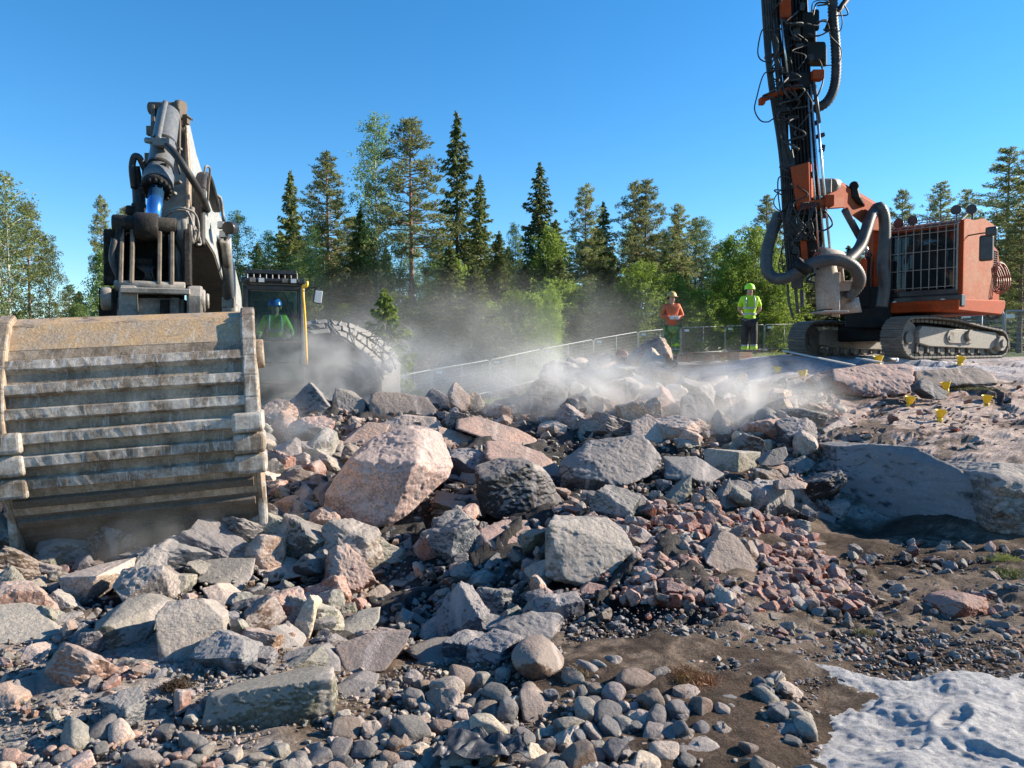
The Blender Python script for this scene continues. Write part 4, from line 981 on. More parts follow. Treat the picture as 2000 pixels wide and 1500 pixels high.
NAM = {'spruce': ('spruce_tree', 'spruce'), 'lightspruce': ('young_spruce', 'spruce'), 'pine': ('pine_tree', 'pine'), 'birch': ('birch_tree', 'birch'), 'bright': ('leafy_sapling', 'sapling'), 'olive': ('alder_tree', 'tree'), 'broad': ('broadleaf_tree', 'tree')}
_tk = 0
def tree(kind, px, top, Y, wide=1.0, label=None, group='trees of the forest edge', v=None, pybase=None):
    global _tk
    if 700 < px < 1900 and Y > 30: Y = max(Y + (6 if kind != 'bright' and 1380 < px < 1900 else 0), float(np.interp(px, [735, 843, 1057, 1246, 1416, 1645, 1800, 1882], [40, 42, 47.5, 53.5, 57, 59, 56, 46])) + (2.2 if kind == 'bright' else 6))
    _tk += 1; w = at(px, 700, Y); gz = float(smooth_h([w.x], [Y])[0]) if Y < 290 else 1
    zt = at(px, top, Y).z; H = zt - gz
    rs = random.Random(_tk * 7 + 3); var = TV[kind][v if v is not None else rs.randrange(len(TV[kind]))]
    k = H / BH[kind]; kw = wide * (1.4 if 'spruce' in kind else 1) * (k + min(1.25, max(k, .8))) / 2
    r = empty(NAM[kind][0], (w.x, Y, gz), rs.uniform(0, 6.28)); r.scale = (kw, kw, k)
    tag(r, label, NAM[kind][1], group)
    link_mesh('crown', var[0], r); link_mesh('trunk', var[1], r)
    return r
TREES = [
 ('olive', 22, 352, 42, 1.0, 'tall thin-leaved tree with several pale stems at the left edge', 0), ('olive', -40, 380, 44, 1.0, 'thin-leaved tree half cut off by the left edge', 0),
 ('pine', 62, 400, 48, .8, 'slim pine just right of the pale-stemmed trees at the left edge', 2), ('olive', 100, 470, 46, .6, 'lower thin tree at the right side of the left clump', 1),
 ('pine', 62, 575, 80, 1.0, 'small far pine low behind the left clump', 1), ('pine', 138, 560, 75, 1.0, 'low rounded pine between the left clump and the tall slim pine', 3),
 ('pine', 203, 388, 56, .5, 'tall slim pine with a bare reddish trunk standing free at the left', 2), ('broad', 212, 500, 44, .8, 'dark green broadleaf tree beside the excavator arm at the left', 0),
 ('pine', 247, 408, 60, .8, 'pine partly hidden behind the excavator arm', 1), ('broad', 150, 600, 40, .5, 'low leafy bush under the slim free-standing pine', 0),
 ('birch', 472, 418, 60, 1.0, 'pale green birch between the excavator boom and its cab', 1), ('birch', 430, 470, 58, 1.0, 'pale birch seen just beside the excavator boom', 0), ('birch', 520, 455, 62, 1.0, 'hazy birch over the left corner of the cab roof', 2),
 ('spruce', 570, 335, 62, .85, 'blue-green spruce with a thin tip, left of the broad pine', 2), ('pine', 645, 308, 60, 1.25, 'broad full pine, first tall pine right of the excavator cab', 3),
 ('birch', 610, 450, 56, .8, 'birch under the left side of the broad full pine', 0), ('spruce', 706, 405, 58, .9, 'dark sparse spruce between the broad pine and the tall birch', 3),
 ('birch', 742, 236, 58, .95, 'tallest birch, slender, left of the red-trunked pine', 0), ('pine', 808, 236, 54, 1.15, 'tall pine with a bare red trunk in front of the forest', 4),
 ('birch', 850, 470, 58, .9, 'birch leaves between the red-trunked pine and the tallest spruce', 1),
 ('spruce', 893, 221, 60, .75, 'tallest spruce, narrow with drooping branches', 3), ('spruce', 938, 343, 58, .75, 'second spruce leaning on the right of the tallest one', 3),
 ('spruce', 975, 452, 56, .8, 'short dark spruce right of the tall spruce pair', 1), ('birch', 1008, 440, 62, .8, 'bright slender birch behind the short dark spruce', 2),
 ('spruce', 1054, 318, 66, .85, 'free-topped dark spruce in the middle of the forest edge', 1), ('bright', 1075, 450, 60, .8, 'yellow-green birch top in front of the free-topped spruce', 1),
 ('pine', 1143, 364, 64, .95, 'dark pine with a pointed top, left of a close spruce', 4), ('spruce', 1177, 395, 66, .8, 'dark spruce close behind the pointed pine', 2),
 ('pine', 1238, 358, 66, 1.05, 'left stem of the twin-topped pine', 1), ('pine', 1262, 354, 67, 1.05, 'right stem of the twin-topped pine', 0),
 ('pine', 1325, 402, 62, .85, 'pine standing behind the worker in orange', 4), ('spruce', 1320, 420, 66, .8, 'spruce just behind the pine over the orange worker', 2),
 ('birch', 1372, 428, 64, .9, 'yellow-green birch left of the brightest bush', 1), ('bright', 1420, 470, 50, .95, 'brightest yellow-green leafy tree behind the worker in yellow', 0), ('bright', 1470, 452, 48, .95, 'dense leafy tree between the yellow worker and the drill mast', 2),
 ('pine', 1497, 388, 60, 1.1, 'pine crown touching the left side of the drill mast', 3), ('pine', 1540, 420, 60, 1.0, 'pine seen behind the drill mast', 1), ('bright', 1530, 540, 44, 1.2, 'leafy bush under the drill mast', 1),
 ('pine', 1590, 470, 58, 1.0, 'pine showing through the drill rods', 3), ('spruce', 1655, 480, 60, 1.1, 'dark spruce behind the boom of the drill rig', 1), ('pine', 1690, 440, 70, .9, 'pine behind the drill rig boom elbow', 3),
 ('pine', 1757, 374, 66, .85, 'small-headed pine left of the drill rig cab roof', 0), ('pine', 1832, 362, 64, 1.15, 'pine rising above the roof lamps of the drill rig', 3), ('pine', 1888, 374, 66, 1.0, 'pine behind the rear of the drill rig roof', 3),
 ('pine', 1965, 292, 50, 1.25, 'big dark pine at the right edge', 3), ('pine', 2030, 280, 48, 1.2, 'big pine cut off by the right edge', 1), ('spruce', 1925, 450, 50, 1.2, 'dark spruce under the big pine behind the drill rig engine', 1), ('pine', 1990, 420, 44, 1.2, 'dense low pine behind the right end of the fence', 3),
 ('lightspruce', 752, 566, 27, .55, 'young bright spruce standing beside the blasting mat', 2), ('lightspruce', 1003, 590, 40, .8, 'young pine-like sapling in the dust before the forest', 1),
 ('bright', 1078, 560, 42, .6, 'sapling with light leaves in the drifting dust', 1), ('spruce', 880, 480, 52, 1.0, 'dark spruce low between the red-trunked pine and the tall spruces', 0), ('spruce', 925, 520, 50, 1.1, 'broad low spruce under the tall spruce pair', 1),
]
TL = []
for (k_, px_, tp_, Y_, w_, lb_, v_) in TREES: tree(k_, px_, tp_, Y_, w_, lb_, 'trees of the forest edge', v_)
TSH = [('left edge trees', 30), ('slim free-standing pine', 203), ('excavator arm', 330), ('thin-tipped spruce', 570), ('broad full pine', 645), ('tallest birch', 742), ('red-trunked pine', 808), ('tallest spruce', 893), ('short dark spruce', 975), ('free-topped spruce', 1054), ('pointed pine', 1143), ('twin-topped pine', 1250), ('orange worker', 1311), ('brightest bush', 1420), ('yellow worker', 1463), ('drill mast', 1570), ('drill rig boom', 1690), ('drill rig cab', 1810), ('drill rig engine', 1900), ('big pine at the right edge', 1975)]
def tw(what, px):
    b = min(TSH, key=lambda t: abs(t[1] - px)); d = px - b[1]
    t2 = sorted(TSH, key=lambda t: abs(t[1] - px))
    for o in ['%s %s the %s' % (what, 'behind' if abs(d) < 14 else ('left of' if d < 0 else 'right of'), b[0]), '%s between the %s and the %s' % (what, t2[0][0], t2[1][0]), 'slimmer %s between the %s and the %s' % (what, t2[0][0], t2[1][0]), '%s near the %s, toward the %s' % (what, t2[0][0], t2[2][0])]:
        if o not in _seen and len(o.split()) <= 16: break
    _seen[o] = 1
    return o
rt = random.Random(5)
DK = {'spruce': 'dark low spruce', 'bright': 'low yellow-green sapling', 'lightspruce': 'low light green spruce', 'birch': 'low green birch', 'olive': 'low olive-green tree'}
for i in range(54):      # lower storey along the edge
    px_ = 500 + i * 20 + rt.uniform(-9, 9); kd = rt.choice(['spruce', 'bright', 'bright', 'lightspruce', 'birch', 'spruce', 'olive'])
    if px_ < 850 and kd == 'bright': kd = 'birch'
    tree(kd, px_, rt.uniform(500, 610), rt.uniform(52, 62), 1.25, tw(DK[kd], px_), 'low trees filling the forest edge')
for i in range(76):      # second and third rows
    px_ = -60 + i * 28.5 + rt.uniform(-12, 12)
    if px_ < 420: tp_ = rt.uniform(610, 650) if not 150 < px_ < 330 else rt.uniform(520, 600)
    elif 480 < px_ < 1500: tp_ = rt.uniform(425, 530)
    else: tp_ = rt.uniform(455, 530)
    if 420 <= px_ <= 480: tp_ = 520
    kd = rt.choice(['spruce', 'pine', 'pine', 'birch', 'spruce'])
    tree(kd, px_, tp_, rt.uniform(74, 92), 1.25, tw('far ' + kd, px_), 'trees deep in the forest')
for i in range(26):
    px_ = 1480 + i * 24 + rt.uniform(-10, 10); kd = rt.choice(['spruce', 'pine', 'pine'])
    tree(kd, px_, rt.uniform(500, 580), rt.uniform(56, 70), 1.35, tw('dark middle-row ' + kd, px_), 'trees behind the drill rig')
# ---------------- excavator ----------------
M_steel = paint('worn_bucket_steel', (.42, .32, .225), .6, dirt=(.16, .115, .075), dirt_amt=.5, scale=5, bump=.35, bscale=30, contrast=.14, scrape=(.40, .37, .34))
M_wear = paint('scraped_wear_steel', (.50, .455, .40), .5, dirt=(.19, .14, .095), dirt_amt=.55, scale=5, bump=.35, bscale=110, contrast=.1, scrape=(.55, .54, .53))
M_btop = paint('scraped_ochre_steel', (.52, .33, .16), .6, dirt=(.36, .28, .21), dirt_amt=.5, scale=6, bump=.35, bscale=40, contrast=.14, scrape=(.50, .43, .35))
M_bdark = paint('muddy_dark_steel', (.11, .085, .062), .7, dirt=(.17, .14, .115), dirt_amt=.25, scale=5, bump=.4)
M_grey = paint('dusty_grey_paint', (.25, .23, .20), .55, dirt=(.075, .06, .045), dirt_amt=.42, scale=4.5, bump=.15, contrast=.12, up_dust=(.36, .32, .27))
M_pale = paint('pale_grey_boom_paint', (.33, .35, .355), .45, dirt=(.36, .34, .30), dirt_amt=.35, scale=2, bump=.06, contrast=.25)
M_belly = paint('brown_shaded_belly', (.15, .115, .085), .85, dirt=(.11, .085, .065), scale=3, bump=.15)  # shade on the boom's underside is put into this brown
M_black = paint('greasy_black_steel', (.012, .011, .010), .65, spec=.25, dirt=(.065, .052, .04), dirt_amt=.3, scale=9, bump=.5, bscale=40, up_dust=(.05, .042, .035))
M_rub_ = paint('black_rubber', (.018, .018, .019), .6, dirt=(.07, .062, .055), dirt_amt=.3, scale=6, bump=.1)
M_tube = paint('grey_cylinder_barrel', (.13, .145, .16), .42, dirt=(.19, .17, .14), dirt_amt=.3, scale=4, bump=.05, contrast=.2)
M_rod, t, N, L, P = nt('sky_tinted_chrome'); P.inputs['Base Color'].default_value = (.10, .30, .62, 1); P.inputs['Metallic'].default_value = .85; P.inputs['Roughness'].default_value = .22  # blue of the reflected sky is put into the rod's base colour
M_chrome, t, N, L, P = nt('bare_chrome'); P.inputs['Base Color'].default_value = (.62, .64, .66, 1); P.inputs['Metallic'].default_value = .9; P.inputs['Roughness'].default_value = .25
M_yel = paint('yellow_rail_paint', (.85, .47, .04), .4, bump=.0)
M_cabblk = paint('cab_black_paint', (.025, .026, .028), .35, dirt=(.06, .055, .05), dirt_amt=.35, scale=5, bump=.03)
M_teal = paint('dark_teal_panel', (.03, .065, .065), .3, dirt=(.10, .105, .095), dirt_amt=.45, scale=2, bump=.03, contrast=.3)
M_glass = glass('cab_glass', (.62, .78, .82), .84)
M_lamp, t, N, L, P = nt('lamp_lens'); P.inputs['Base Color'].default_value = (.55, .56, .56, 1); P.inputs['Roughness'].default_value = .15
M_body = paint('dark_grey_machine_body', (.075, .078, .08), .55, dirt=(.17, .155, .135), dirt_amt=.5, scale=1.5, bump=.06, contrast=.3, up_dust=(.3, .27, .23))
M_white = paint('white_mark', (.65, .64, .60), .6, bump=0)

M_rib = paint('muddy_link_edge', (.10, .078, .055), .7, dirt=(.20, .16, .12), dirt_amt=.4, scale=9, bump=.4)
ex = empty('excavator', at(430, 800, 14.0) * 1.0); ex.location = (-4.6, 14.2, 0)
tag(ex, 'big grey crawler excavator reaching its arm and wide ribbed bucket towards the camera', 'excavator')
# --- bucket: side profile in local (y, z), swept along x; rolled slightly so its right side is higher
bc = at(264, 860, 5.85)
BM = Matrix.Translation(bc) @ Matrix.Rotation(R(17), 4, 'Z') @ Matrix.Rotation(R(-3.2), 4, 'Y')
prof = [(.72, 1.00), (.50, .985), (.30, .86), (.06, .66), (-.06, .50), (-.13, .32), (-.16, .12), (-.15, -.10), (-.10, -.32), (.0, -.52), (.14, -.72), (.34, -.92), (.50, -1.02)]
prof = [(.36, .985), (.22, .93), (.08, .73), (.02, .60), (-.04, .45), (-.08, .28), (-.10, .10), (-.09, -.10), (-.05, -.30), (.03, -.50), (.15, -.68), (.32, -.88), (.46, -.98)]
W2 = .865
def bshell(i0, i1, off=0, w=W2, th=.03):
    pr = prof[i0:i1 + 1]; m = MB(BM); sec = []
    for (y, z) in pr:
        sec.append([(-w, y - off, z), (w, y - off, z), (w, y - off + th, z - th * .2), (-w, y - off + th, z - th * .2)])
    return m.loft(sec)
bk = bshell(2, 9).build('bucket', M_steel, ex)
bshell(9, 10).build('lower_shell', M_bdark, bk)
bshell(0, 2, .0, W2 - .01, .04).build('lip_plate', M_btop, bk, .006)
bshell(10, 12, .004, W2 + .01, .05).build('cutting_edge', M_bdark, bk, .006)
# side plates
for sgn in (-1, 1):
    m = MB(BM); x0 = sgn * W2
    inner = [(y, z) for (y, z) in prof] + [(.95, -.75), (1.25, -.2), (1.25, .55), (.95, .95)]
    m.prism(inner, x0, x0 + sgn * .04, 0); m.build('side_plate', M_steel, bk, .006)
    m = MB(BM)      # raised rim along the back corner
    for i in range(len(prof) - 3):
        (y, z), (y2, z2) = prof[i], prof[i + 1]
        if i < 6: m.bar((x0 + sgn * .01, y - .03, z), (x0 + sgn * .01, y2 - .03, z2 - .01), .075, .11, up=(1, 0, 0))
    m.build('side_rim', M_steel if sgn < 0 else M_wear, bk, .015, 2)
# horizontal wear bars
def ppt(t):
    t = min(max(t, 0), len(prof) - 1.001); i = int(t); f = t - i
    y = prof[i][0] * (1 - f) + prof[i + 1][0] * f; z = prof[i][1] * (1 - f) + prof[i + 1][1] * f
    d = Vector((0, prof[i + 1][0] - prof[i][0], prof[i + 1][1] - prof[i][1])).normalized()
    return Vector((0, y, z)), d, Vector((0, -abs(d.z) if d.z else 0, d.y if d.z > 0 else -(-d.y)))
rs = np.random.RandomState(7)
for k, tz in enumerate([.60, .43, .255, .085, -.085, -.25, -.40, -.56]):
    # find profile point of height tz
    for i in range(len(prof) - 1):
        if prof[i][1] >= tz >= prof[i + 1][1]: break
    f = (prof[i][1] - tz) / (prof[i][1] - prof[i + 1][1]); y = prof[i][0] * (1 - f) + prof[i + 1][0] * f
    d = Vector((0, prof[i + 1][0] - prof[i][0], prof[i + 1][1] - prof[i][1])).normalized(); nrm = Vector((0, d.z, -d.y))
    hh, th = .105 if k < 6 else .09, .055 if k < 6 else .035
    m = MB(BM); sec = []; n = 44; w = W2 - .02
    for j in range(n + 1):
        x = -w + 2 * w * j / n; a = 0
        jz = math.sin(x * 3 + k * 2) * .002
        c0 = Vector((x, y, tz + jz)) - nrm * 0.0
        e = [c0 - d * hh / 2 - nrm * .01, c0 - d * (hh / 2 - .012) + nrm * (th + rs.normal() * .0014), c0 + d * (hh / 2 - .018 + rs.normal() * .001) + nrm * (th + rs.normal() * .0014), c0 + d * hh / 2 - nrm * .01]
        sec.append(e)
    m.loft(sec).build('wear_bar', M_wear if k < 6 else M_bdark, bk, .004)
# heel shrouds wrapping both lower corners
for sgn in (-1, 1):
    for k, tz in enumerate([.085, -.085, -.25] if sgn > 0 else [.06, -.11, -.28]):
        m = MB(BM); hz_ = .155
        yb = -.115 + .03 * k
        m.box((sgn * (W2 - .03), yb - .035, tz), (.24, .085, hz_)); m.box((sgn * (W2 + .055), yb + .13, tz), (.075, .38, hz_))
        m.build('heel_shroud', M_wear, bk, .03, 3)
m = MB(BM); m.box((W2 + .03, .15, -.62), (.07, .16, .36)); m.build('side_cutter', M_wear, bk, .025, 2)
m = MB(BM); m.box((-W2 - .03, .15, -.66), (.07, .16, .30)); m.build('side_cutter', M_wear, bk, .025, 2)
m = MB(BM); m.cyl((W2 + .03, .25, .62), (W2 + .12, .25, .62), .12, n=20); m.box((W2 + .05, .25, .45), (.03, .22, .6)); m.build('pivot_boss', M_steel, bk, .008)
for k in range(5):
    m = MB(BM); x = -.78 + k * .39
    m.loft([[(x - .08, .42, -.93), (x + .08, .42, -.93), (x + .08, .50, -.90), (x - .08, .50, -.90)], [(x - .03, .62, -1.13), (x + .03, .62, -1.13), (x + .03, .64, -1.12), (x - .03, .64, -1.12)]])
    m.build('bucket_tooth', M_bdark, bk, .01)

# --- quick coupler and linkage above the bucket
LK = at(290, 560, 6.65); MLK = Matrix.Translation(LK) @ Matrix.Rotation(R(21), 4, 'Z') @ Matrix.Translation(-LK)
def boxp(m, x0, y0, x1, y1, Y, dep, sh=0):
    """upright block seen between two pixels at depth Y, dep metres deep"""
    c = [at(x0, y0, Y), at(x1, y0, Y), at(x1, y1, Y), at(x0, y1, Y)]; d = at((x0 + x1) / 2, 700, Y) - Vector((0, 0, EYE)) if MB.M0 is None else Vector((0, 1, 0)); d.z = 0; d = d.normalized() * dep + Vector((dep * .1, 0, 0))
    m.loft([c, [q + d for q in c]]); return m
MB.M0 = MLK
cp = MB(); boxp(cp, 232, 582, 352, 640, 6.62, .30); cp.build('coupler_block', M_grey, ex, .01)
cp = MB(); boxp(cp, 226, 566, 362, 640, 6.9, .1); cp.build('coupler_back', M_black, ex)
cp = MB(); boxp(cp, 236, 568, 348, 584, 6.66, .25); boxp(cp, 306, 584, 322, 640, 6.60, .05); cp.build('coupler_shade_strip', M_black, ex, .004)  # solid black blocks stand in for the shade inside the coupler's cavity
cp = MB(); boxp(cp, 244, 580, 262, 640, 6.58, .06); cp.build('coupler_rib', M_grey, ex, .01); cp = MB(); boxp(cp, 322, 580, 340, 640, 6.58, .06); cp.build('coupler_rib', M_grey, ex, .01)
m = MB()
for (xa, xb) in ((213, 246), (336, 366)):
    a, b = at(xa, 0, 6.5).x, at(xb, 0, 6.5).x
    pr = [(6.5, at(0, 640, 6.5).z), (6.5, at(0, 575, 6.5).z), (6.55, at(0, 556, 6.5).z), (6.75, at(0, 550, 6.5).z), (6.95, at(0, 560, 6.5).z), (7.0, at(0, 640, 6.5).z)]
    m.prism(pr, a, b, 0); cpl = m.build('coupler_cheek', M_grey, ex, .02, 2); m = MB()
m = MB(); a, b = at(226, 560, 6.6), at(352, 560, 6.6); m.cyl(a, b, .05); m.bar(at(225, 568, 6.48), at(350, 568, 6.48), .09, .05); m.build('coupler_crossbar', M_grey, ex, .008)
m = MB(); a = at(362, 585, 6.6)
m.cyl(a, a + Vector((.12, 0, 0)), .10, n=18); m.cyl(a + Vector((.12, 0, 0)), a + Vector((.15, 0, 0)), .07, n=8); m.build('coupler_pin', M_grey, ex, .01); m = MB(); m.cyl(a + Vector((-.7, 0, 0)), a + Vector((-.62, 0, 0)), .10)
m.build('coupler_pin', M_grey, ex, .01)
# dark ribbed H-link
lk = MB(); zt, zb = 455, 556
for x in (240, 262, 286, 313, 338, 349):
    pass
for (xa, xb) in ((249, 257), (267, 275), (315, 322), (337, 345)):
    a, b = at(xa, 450, 6.75), at(xb, 556, 6.6)
    lk.loft([[(a.x, 6.72, a.z), (a.x + .035, 6.72, a.z), (a.x + .035, 6.78, a.z), (a.x, 6.78, a.z)], [(a.x, 6.55, b.z), (a.x + .035, 6.55, b.z), (a.x + .035, 6.63, b.z), (a.x, 6.63, b.z)]])
    wb = MB(); wb.loft([[(a.x + .006, 6.78, a.z), (a.x + .03, 6.78, a.z), (a.x + .03, 7.0, a.z), (a.x + .006, 7.0, a.z)], [(a.x + .006, 6.63, b.z), (a.x + .03, 6.63, b.z), (a.x + .03, 6.9, b.z), (a.x + .006, 6.9, b.z)]]); wb.build('link_web', M_black, ex)
    lk.build('link_rib', M_rib, ex, .008); lk = MB()
m = MB(); m.cyl(at(238, 440, 6.78), at(352, 440, 6.78), .075, n=18); m.cyl(at(277, 444, 6.76), at(318, 444, 6.76), .125, n=22)
boxp(m, 238, 452, 350, 560, 6.96, .05); boxp(m, 275, 505, 312, 556, 6.8, .05)
m.build('link_crosspipe', M_black, ex, .01)
m = MB()   # rounded side arms with the upper pins
for (xa, xb, tp) in ((229, 241, 428), (350, 364, 430)):
    a, b = at(xa, 0, 6.7).x, at(xb, 0, 6.7).x
    zz = at(0, tp, 6.7).z; pr = []
    for k in range(13):
        an = math.pi * k / 12; pr.append((6.83 + .13 * math.cos(an), zz - .12 + .13 * math.sin(an)))
    pr += [(6.62, at(0, 556, 6.6).z), (6.90, at(0, 556, 6.6).z)]
    m.prism(pr, a, b, 0); m.build('link_side_arm', M_black, ex, .012, 2); m = MB()
m = MB(); a = at(364, 447, 6.82); m.cyl(a, a + Vector((.05, 0, 0)), .105, n=22); m.cyl(a + Vector((.05, 0, 0)), a + Vector((.09, 0, 0)), .06, n=6); m.build('link_pin', M_grey, ex, .008)
# long bright guide plate on the right of the linkage
m = MB(); m.loft([[at(356, 450, 6.95), at(366, 450, 6.95), at(370, 450, 7.1), at(358, 450, 7.1)], [at(371, 490, 6.9), at(383, 490, 6.9), at(384, 490, 7.1), at(372, 490, 7.1)], [at(372, 552, 6.8), at(382, 556, 6.8), at(384, 556, 7.0), at(374, 556, 7.0)]]); m.build('link_outer_plate', M_grey, ex, .006)
m = MB()
for k in range(7): m.tube(curve([at(275 + k * 6, 520, 6.74), at(290 + (k % 3) * 6, 535, 6.70), at(285 + k * 5, 556, 6.72)], 4), .012, 6)
m.tube(curve([at(236, 470, 6.7), at(230, 510, 6.68), at(244, 552, 6.66)], 5), .03, 8); m.build('linkage_hose', M_rub_, ex)
MB.M0 = None
# --- dipper arm (stick): a box leaning away, front face seen
def quad(x0, x1, y, Y, dep): d = Vector((-.36, .93, -.05)) * dep; return [at(x0, y, Y), at(x1, y, Y), at(x1, y, Y) + d, at(x0, y, Y) + d]
m = MB(); m.loft([quad(262, 366, 560, 7.05, .35), quad(300, 368, 450, 7.15, .5), quad(303, 367, 400, 7.35, .62), quad(306, 366, 330, 7.7, .66), quad(309, 364, 265, 7.95, .55), quad(313, 362, 215, 8.15, .35)])
stk = m.build('dipper_arm', M_grey, ex, .015, 2)
m = MB()   # cylinder bracket ears at the top
for (xa, xb) in ((294, 302), (342, 352)):
    m.loft([quad(xa, xb, 212, 7.95, .45), quad(xa, xb, 200, 8.02, .3)] if 0 else [quad(xa, xb, 300, 7.65, .3), quad(xa, xb + 1, 240, 7.78, .38), quad(xa + 1, xb, 205, 7.92, .34), quad(xa + 3, xb - 2, 199, 8.0, .2)])
m.build('cylinder_bracket', M_bdark, stk, .012)
m = MB(); m.cyl(at(292, 212, 8.0), at(356, 212, 8.0), .065, n=16); m.cyl(at(346, 215, 7.98), at(358, 215, 7.98), .10, n=18)
boxp(m, 302, 203, 346, 232, 8.02, .1); m.build('top_pin', M_bdark, stk, .008)
m = MB(); m.cyl(at(354, 208, 8.1), at(362, 208, 8.1), .05); m.box(at(364, 234, 8.0), (.05, .08, .09)); m.box(at(294, 256, 7.8), (.06, .06, .09)); m.box(at(291, 310, 7.6), (.06, .06, .10)); m.bar(at(366, 228, 7.95), at(375, 234, 7.9), .02); m.build('arm_fitting', M_bdark, stk)
m = MB()  # lifting lugs and steps on the arm front
for (x, y, Y) in ((345, 357, 7.5), (335, 379, 7.42), (346, 292, 7.72)): m.box(at(x, y, Y - .03), (.09, .05, .025), Matrix.Rotation(R(-12), 3, 'Y'))
m.build('arm_lug', M_grey, stk, .004)
m = MB(); m.loft([quad(363, 370, 420, 7.2, .5), quad(362, 371, 330, 7.65, .6), quad(361, 366, 245, 7.9, .5)]); m.build('arm_edge_plate', M_steel, stk, .01)
# bucket cylinder
cA, cB, cC = at(331, 212, 7.80), at(307, 362, 7.12), at(298, 434, 6.78)
m = MB(); ax = (cB - cA)
m.tube([cA + ax * .03, cA + ax * .08, cA + ax * .5, cA + ax * .52, cA + ax * .53, cA + ax * .88, cA + ax * .885, cA + ax * .97, cB], .115, 28, rr=[.07, .105, .112, .118, .112, .114, .135, .138, .13]); cyl = m.build('bucket_cylinder', M_tube, ex)
m = MB(); axn = ax.normalized(); sx = axn.cross(Vector((0, 1, 0))).normalized(); sy = sx.cross(axn)
m.tube([cB - axn * .01, cB + axn * .05, cB + axn * .055], .11, 24, rr=[.135, .135, .08])
for k in range(16):
    a = 6.283 * k / 16; q = cB + (sx * math.cos(a) + sy * math.sin(a)) * .118
    m.cyl(q + axn * .03, q + axn * .085, .017, n=6)
m.build('cylinder_gland', M_black, cyl)
m = MB(); m.cyl(cB, cC, .066, n=24); m.build('cylinder_rod', M_rod, cyl)
m = MB(); m.tube(curve([at(323, 200, 7.70), at(320, 215, 7.62), at(312, 255, 7.42), at(309, 272, 7.32)], 6), .028, 10); m.cyl(at(285, 274, 7.3), at(312, 277, 7.26), .028, .034); m.box(at(320, 280, 7.22), (.16, .12, .07)); m.build('steel_oil_pipe', M_tube, cyl, .003)
m = MB()
for k, t in enumerate((.50, .80)):
    c = cA + ax * t; m.tube([c - axn * .02, c + axn * .02], .12, 24, rr=[.121, .121])
    m.box(c + Vector((.09, -.09, 0)), (.05, .05, .05))
m.build('cylinder_clamp', M_black, cyl)
m = MB(); m.tube(curve([at(324, 282, 7.2), at(345, 305, 7.1), at(372, 345, 7.15), at(395, 385, 7.5), at(405, 410, 8.0)], 8), .034, 12)
m.tube(curve([at(262, 368, 7.2), at(258, 330, 7.15), at(262, 307, 7.15), at(272, 308, 7.15), at(283, 330, 7.2)], 7), .03, 10)
m.tube(curve([at(262, 325, 7.2), at(268, 362, 7.25), at(270, 400, 7.2), at(266, 430, 7.1)], 7), .05, 10)
m.tube(curve([at(272, 362, 7.25), at(276, 400, 7.2), at(275, 435, 7.1)], 7), .04, 10)
m.tube(curve([at(342, 305, 7.5), at(352, 340, 7.5)], 3), .012, 6)
m.build('hydraulic_hose', M_rub_, ex)
m = MB(); boxp(m, 258, 345, 283, 378, 7.25, .2); boxp(m, 256, 395, 284, 430, 7.1, .15); boxp(m, 277, 322, 290, 342, 7.2, .15); m.cyl(at(254, 402, 7.0), at(254, 420, 7.0), .04); m.build('hose_manifold', M_black, ex, .012)
m = MB()
for (x, w, y0, y1, Y) in ((372, 12, 420, 450, 7.3), (378, 8, 440, 470, 7.1), (384, 10, 448, 468, 7.2), (370, 10, 402, 420, 7.5)): boxp(m, x - w / 2, y0, x + w / 2, y1, Y, .1)
m.cyl(at(375, 405, 7.2), at(375, 475, 7.1), .025); m.build('valve_block', M_grey, ex, .008)
m = MB()
for q in ([at(325, 415, 7.1), at(350, 406, 6.95), at(378, 415, 7.0), at(388, 440, 7.0), at(385, 470, 7.05)], [at(320, 425, 7.1), at(340, 412, 7.0), at(365, 412, 7.0)], [at(398, 340, 7.9), at(402, 325, 7.9), at(410, 330, 8.0), at(408, 355, 8.1), at(405, 400, 8.2)], [at(384, 448, 7.1), at(392, 475, 7.15), at(385, 478, 7.1)], [at(360, 405, 7.2), at(372, 425, 7.1), at(380, 455, 7.0)]):
    m = MB(); m.tube(curve(q, 7), .011, 6); m.build('thin_hose', M_grey, ex)
m = MB()
for k in range(3): m.tube(curve([at(386 + k * 4, 480, 7.7), at(384 + k * 5, 420, 7.9), at(387 + k * 5, 360, 8.2), at(392 + k * 4, 342, 8.5), at(404 + k * 3, 350, 8.9), at(412 + k * 4, 385, 9.4), at(420 + k * 3, 410, 10)], 7), .035, 10)
m.build('boom_hose', M_rub_, ex)
# --- boom: box sweep from the arm top down to the upper body
def bsec(xl, xr, ybot, xt, yt, Y, dep):   # underside (front) corners, then the upper back corners
    c = at(xt, yt, Y + dep); w = (at(xr, ybot, Y) - at(xl, ybot, Y)).length
    return [at(xl, ybot, Y), at(xr, ybot, Y), c, c - Vector((w, 0, 0))]
secs = [bsec(348, 362, 262, 370, 236, 8.4, .3), bsec(350, 372, 335, 384, 300, 8.7, .6), bsec(360, 384, 400, 404, 362, 9.2, .8), bsec(366, 398, 458, 425, 405, 9.7, 1.0), bsec(370, 421, 497, 441, 450, 10.3, 1.1), bsec(372, 436, 545, 454, 500, 11.0, 1.1), bsec(374, 453, 604, 470, 566, 12.0, 1.0), bsec(376, 470, 720, 488, 690, 13.4, .9)]
m = MB(); m.loft(secs); bo = m.build('boom', M_pale, ex, .02, 2)
m = MB(); off = Vector((0, -.012, -.01))
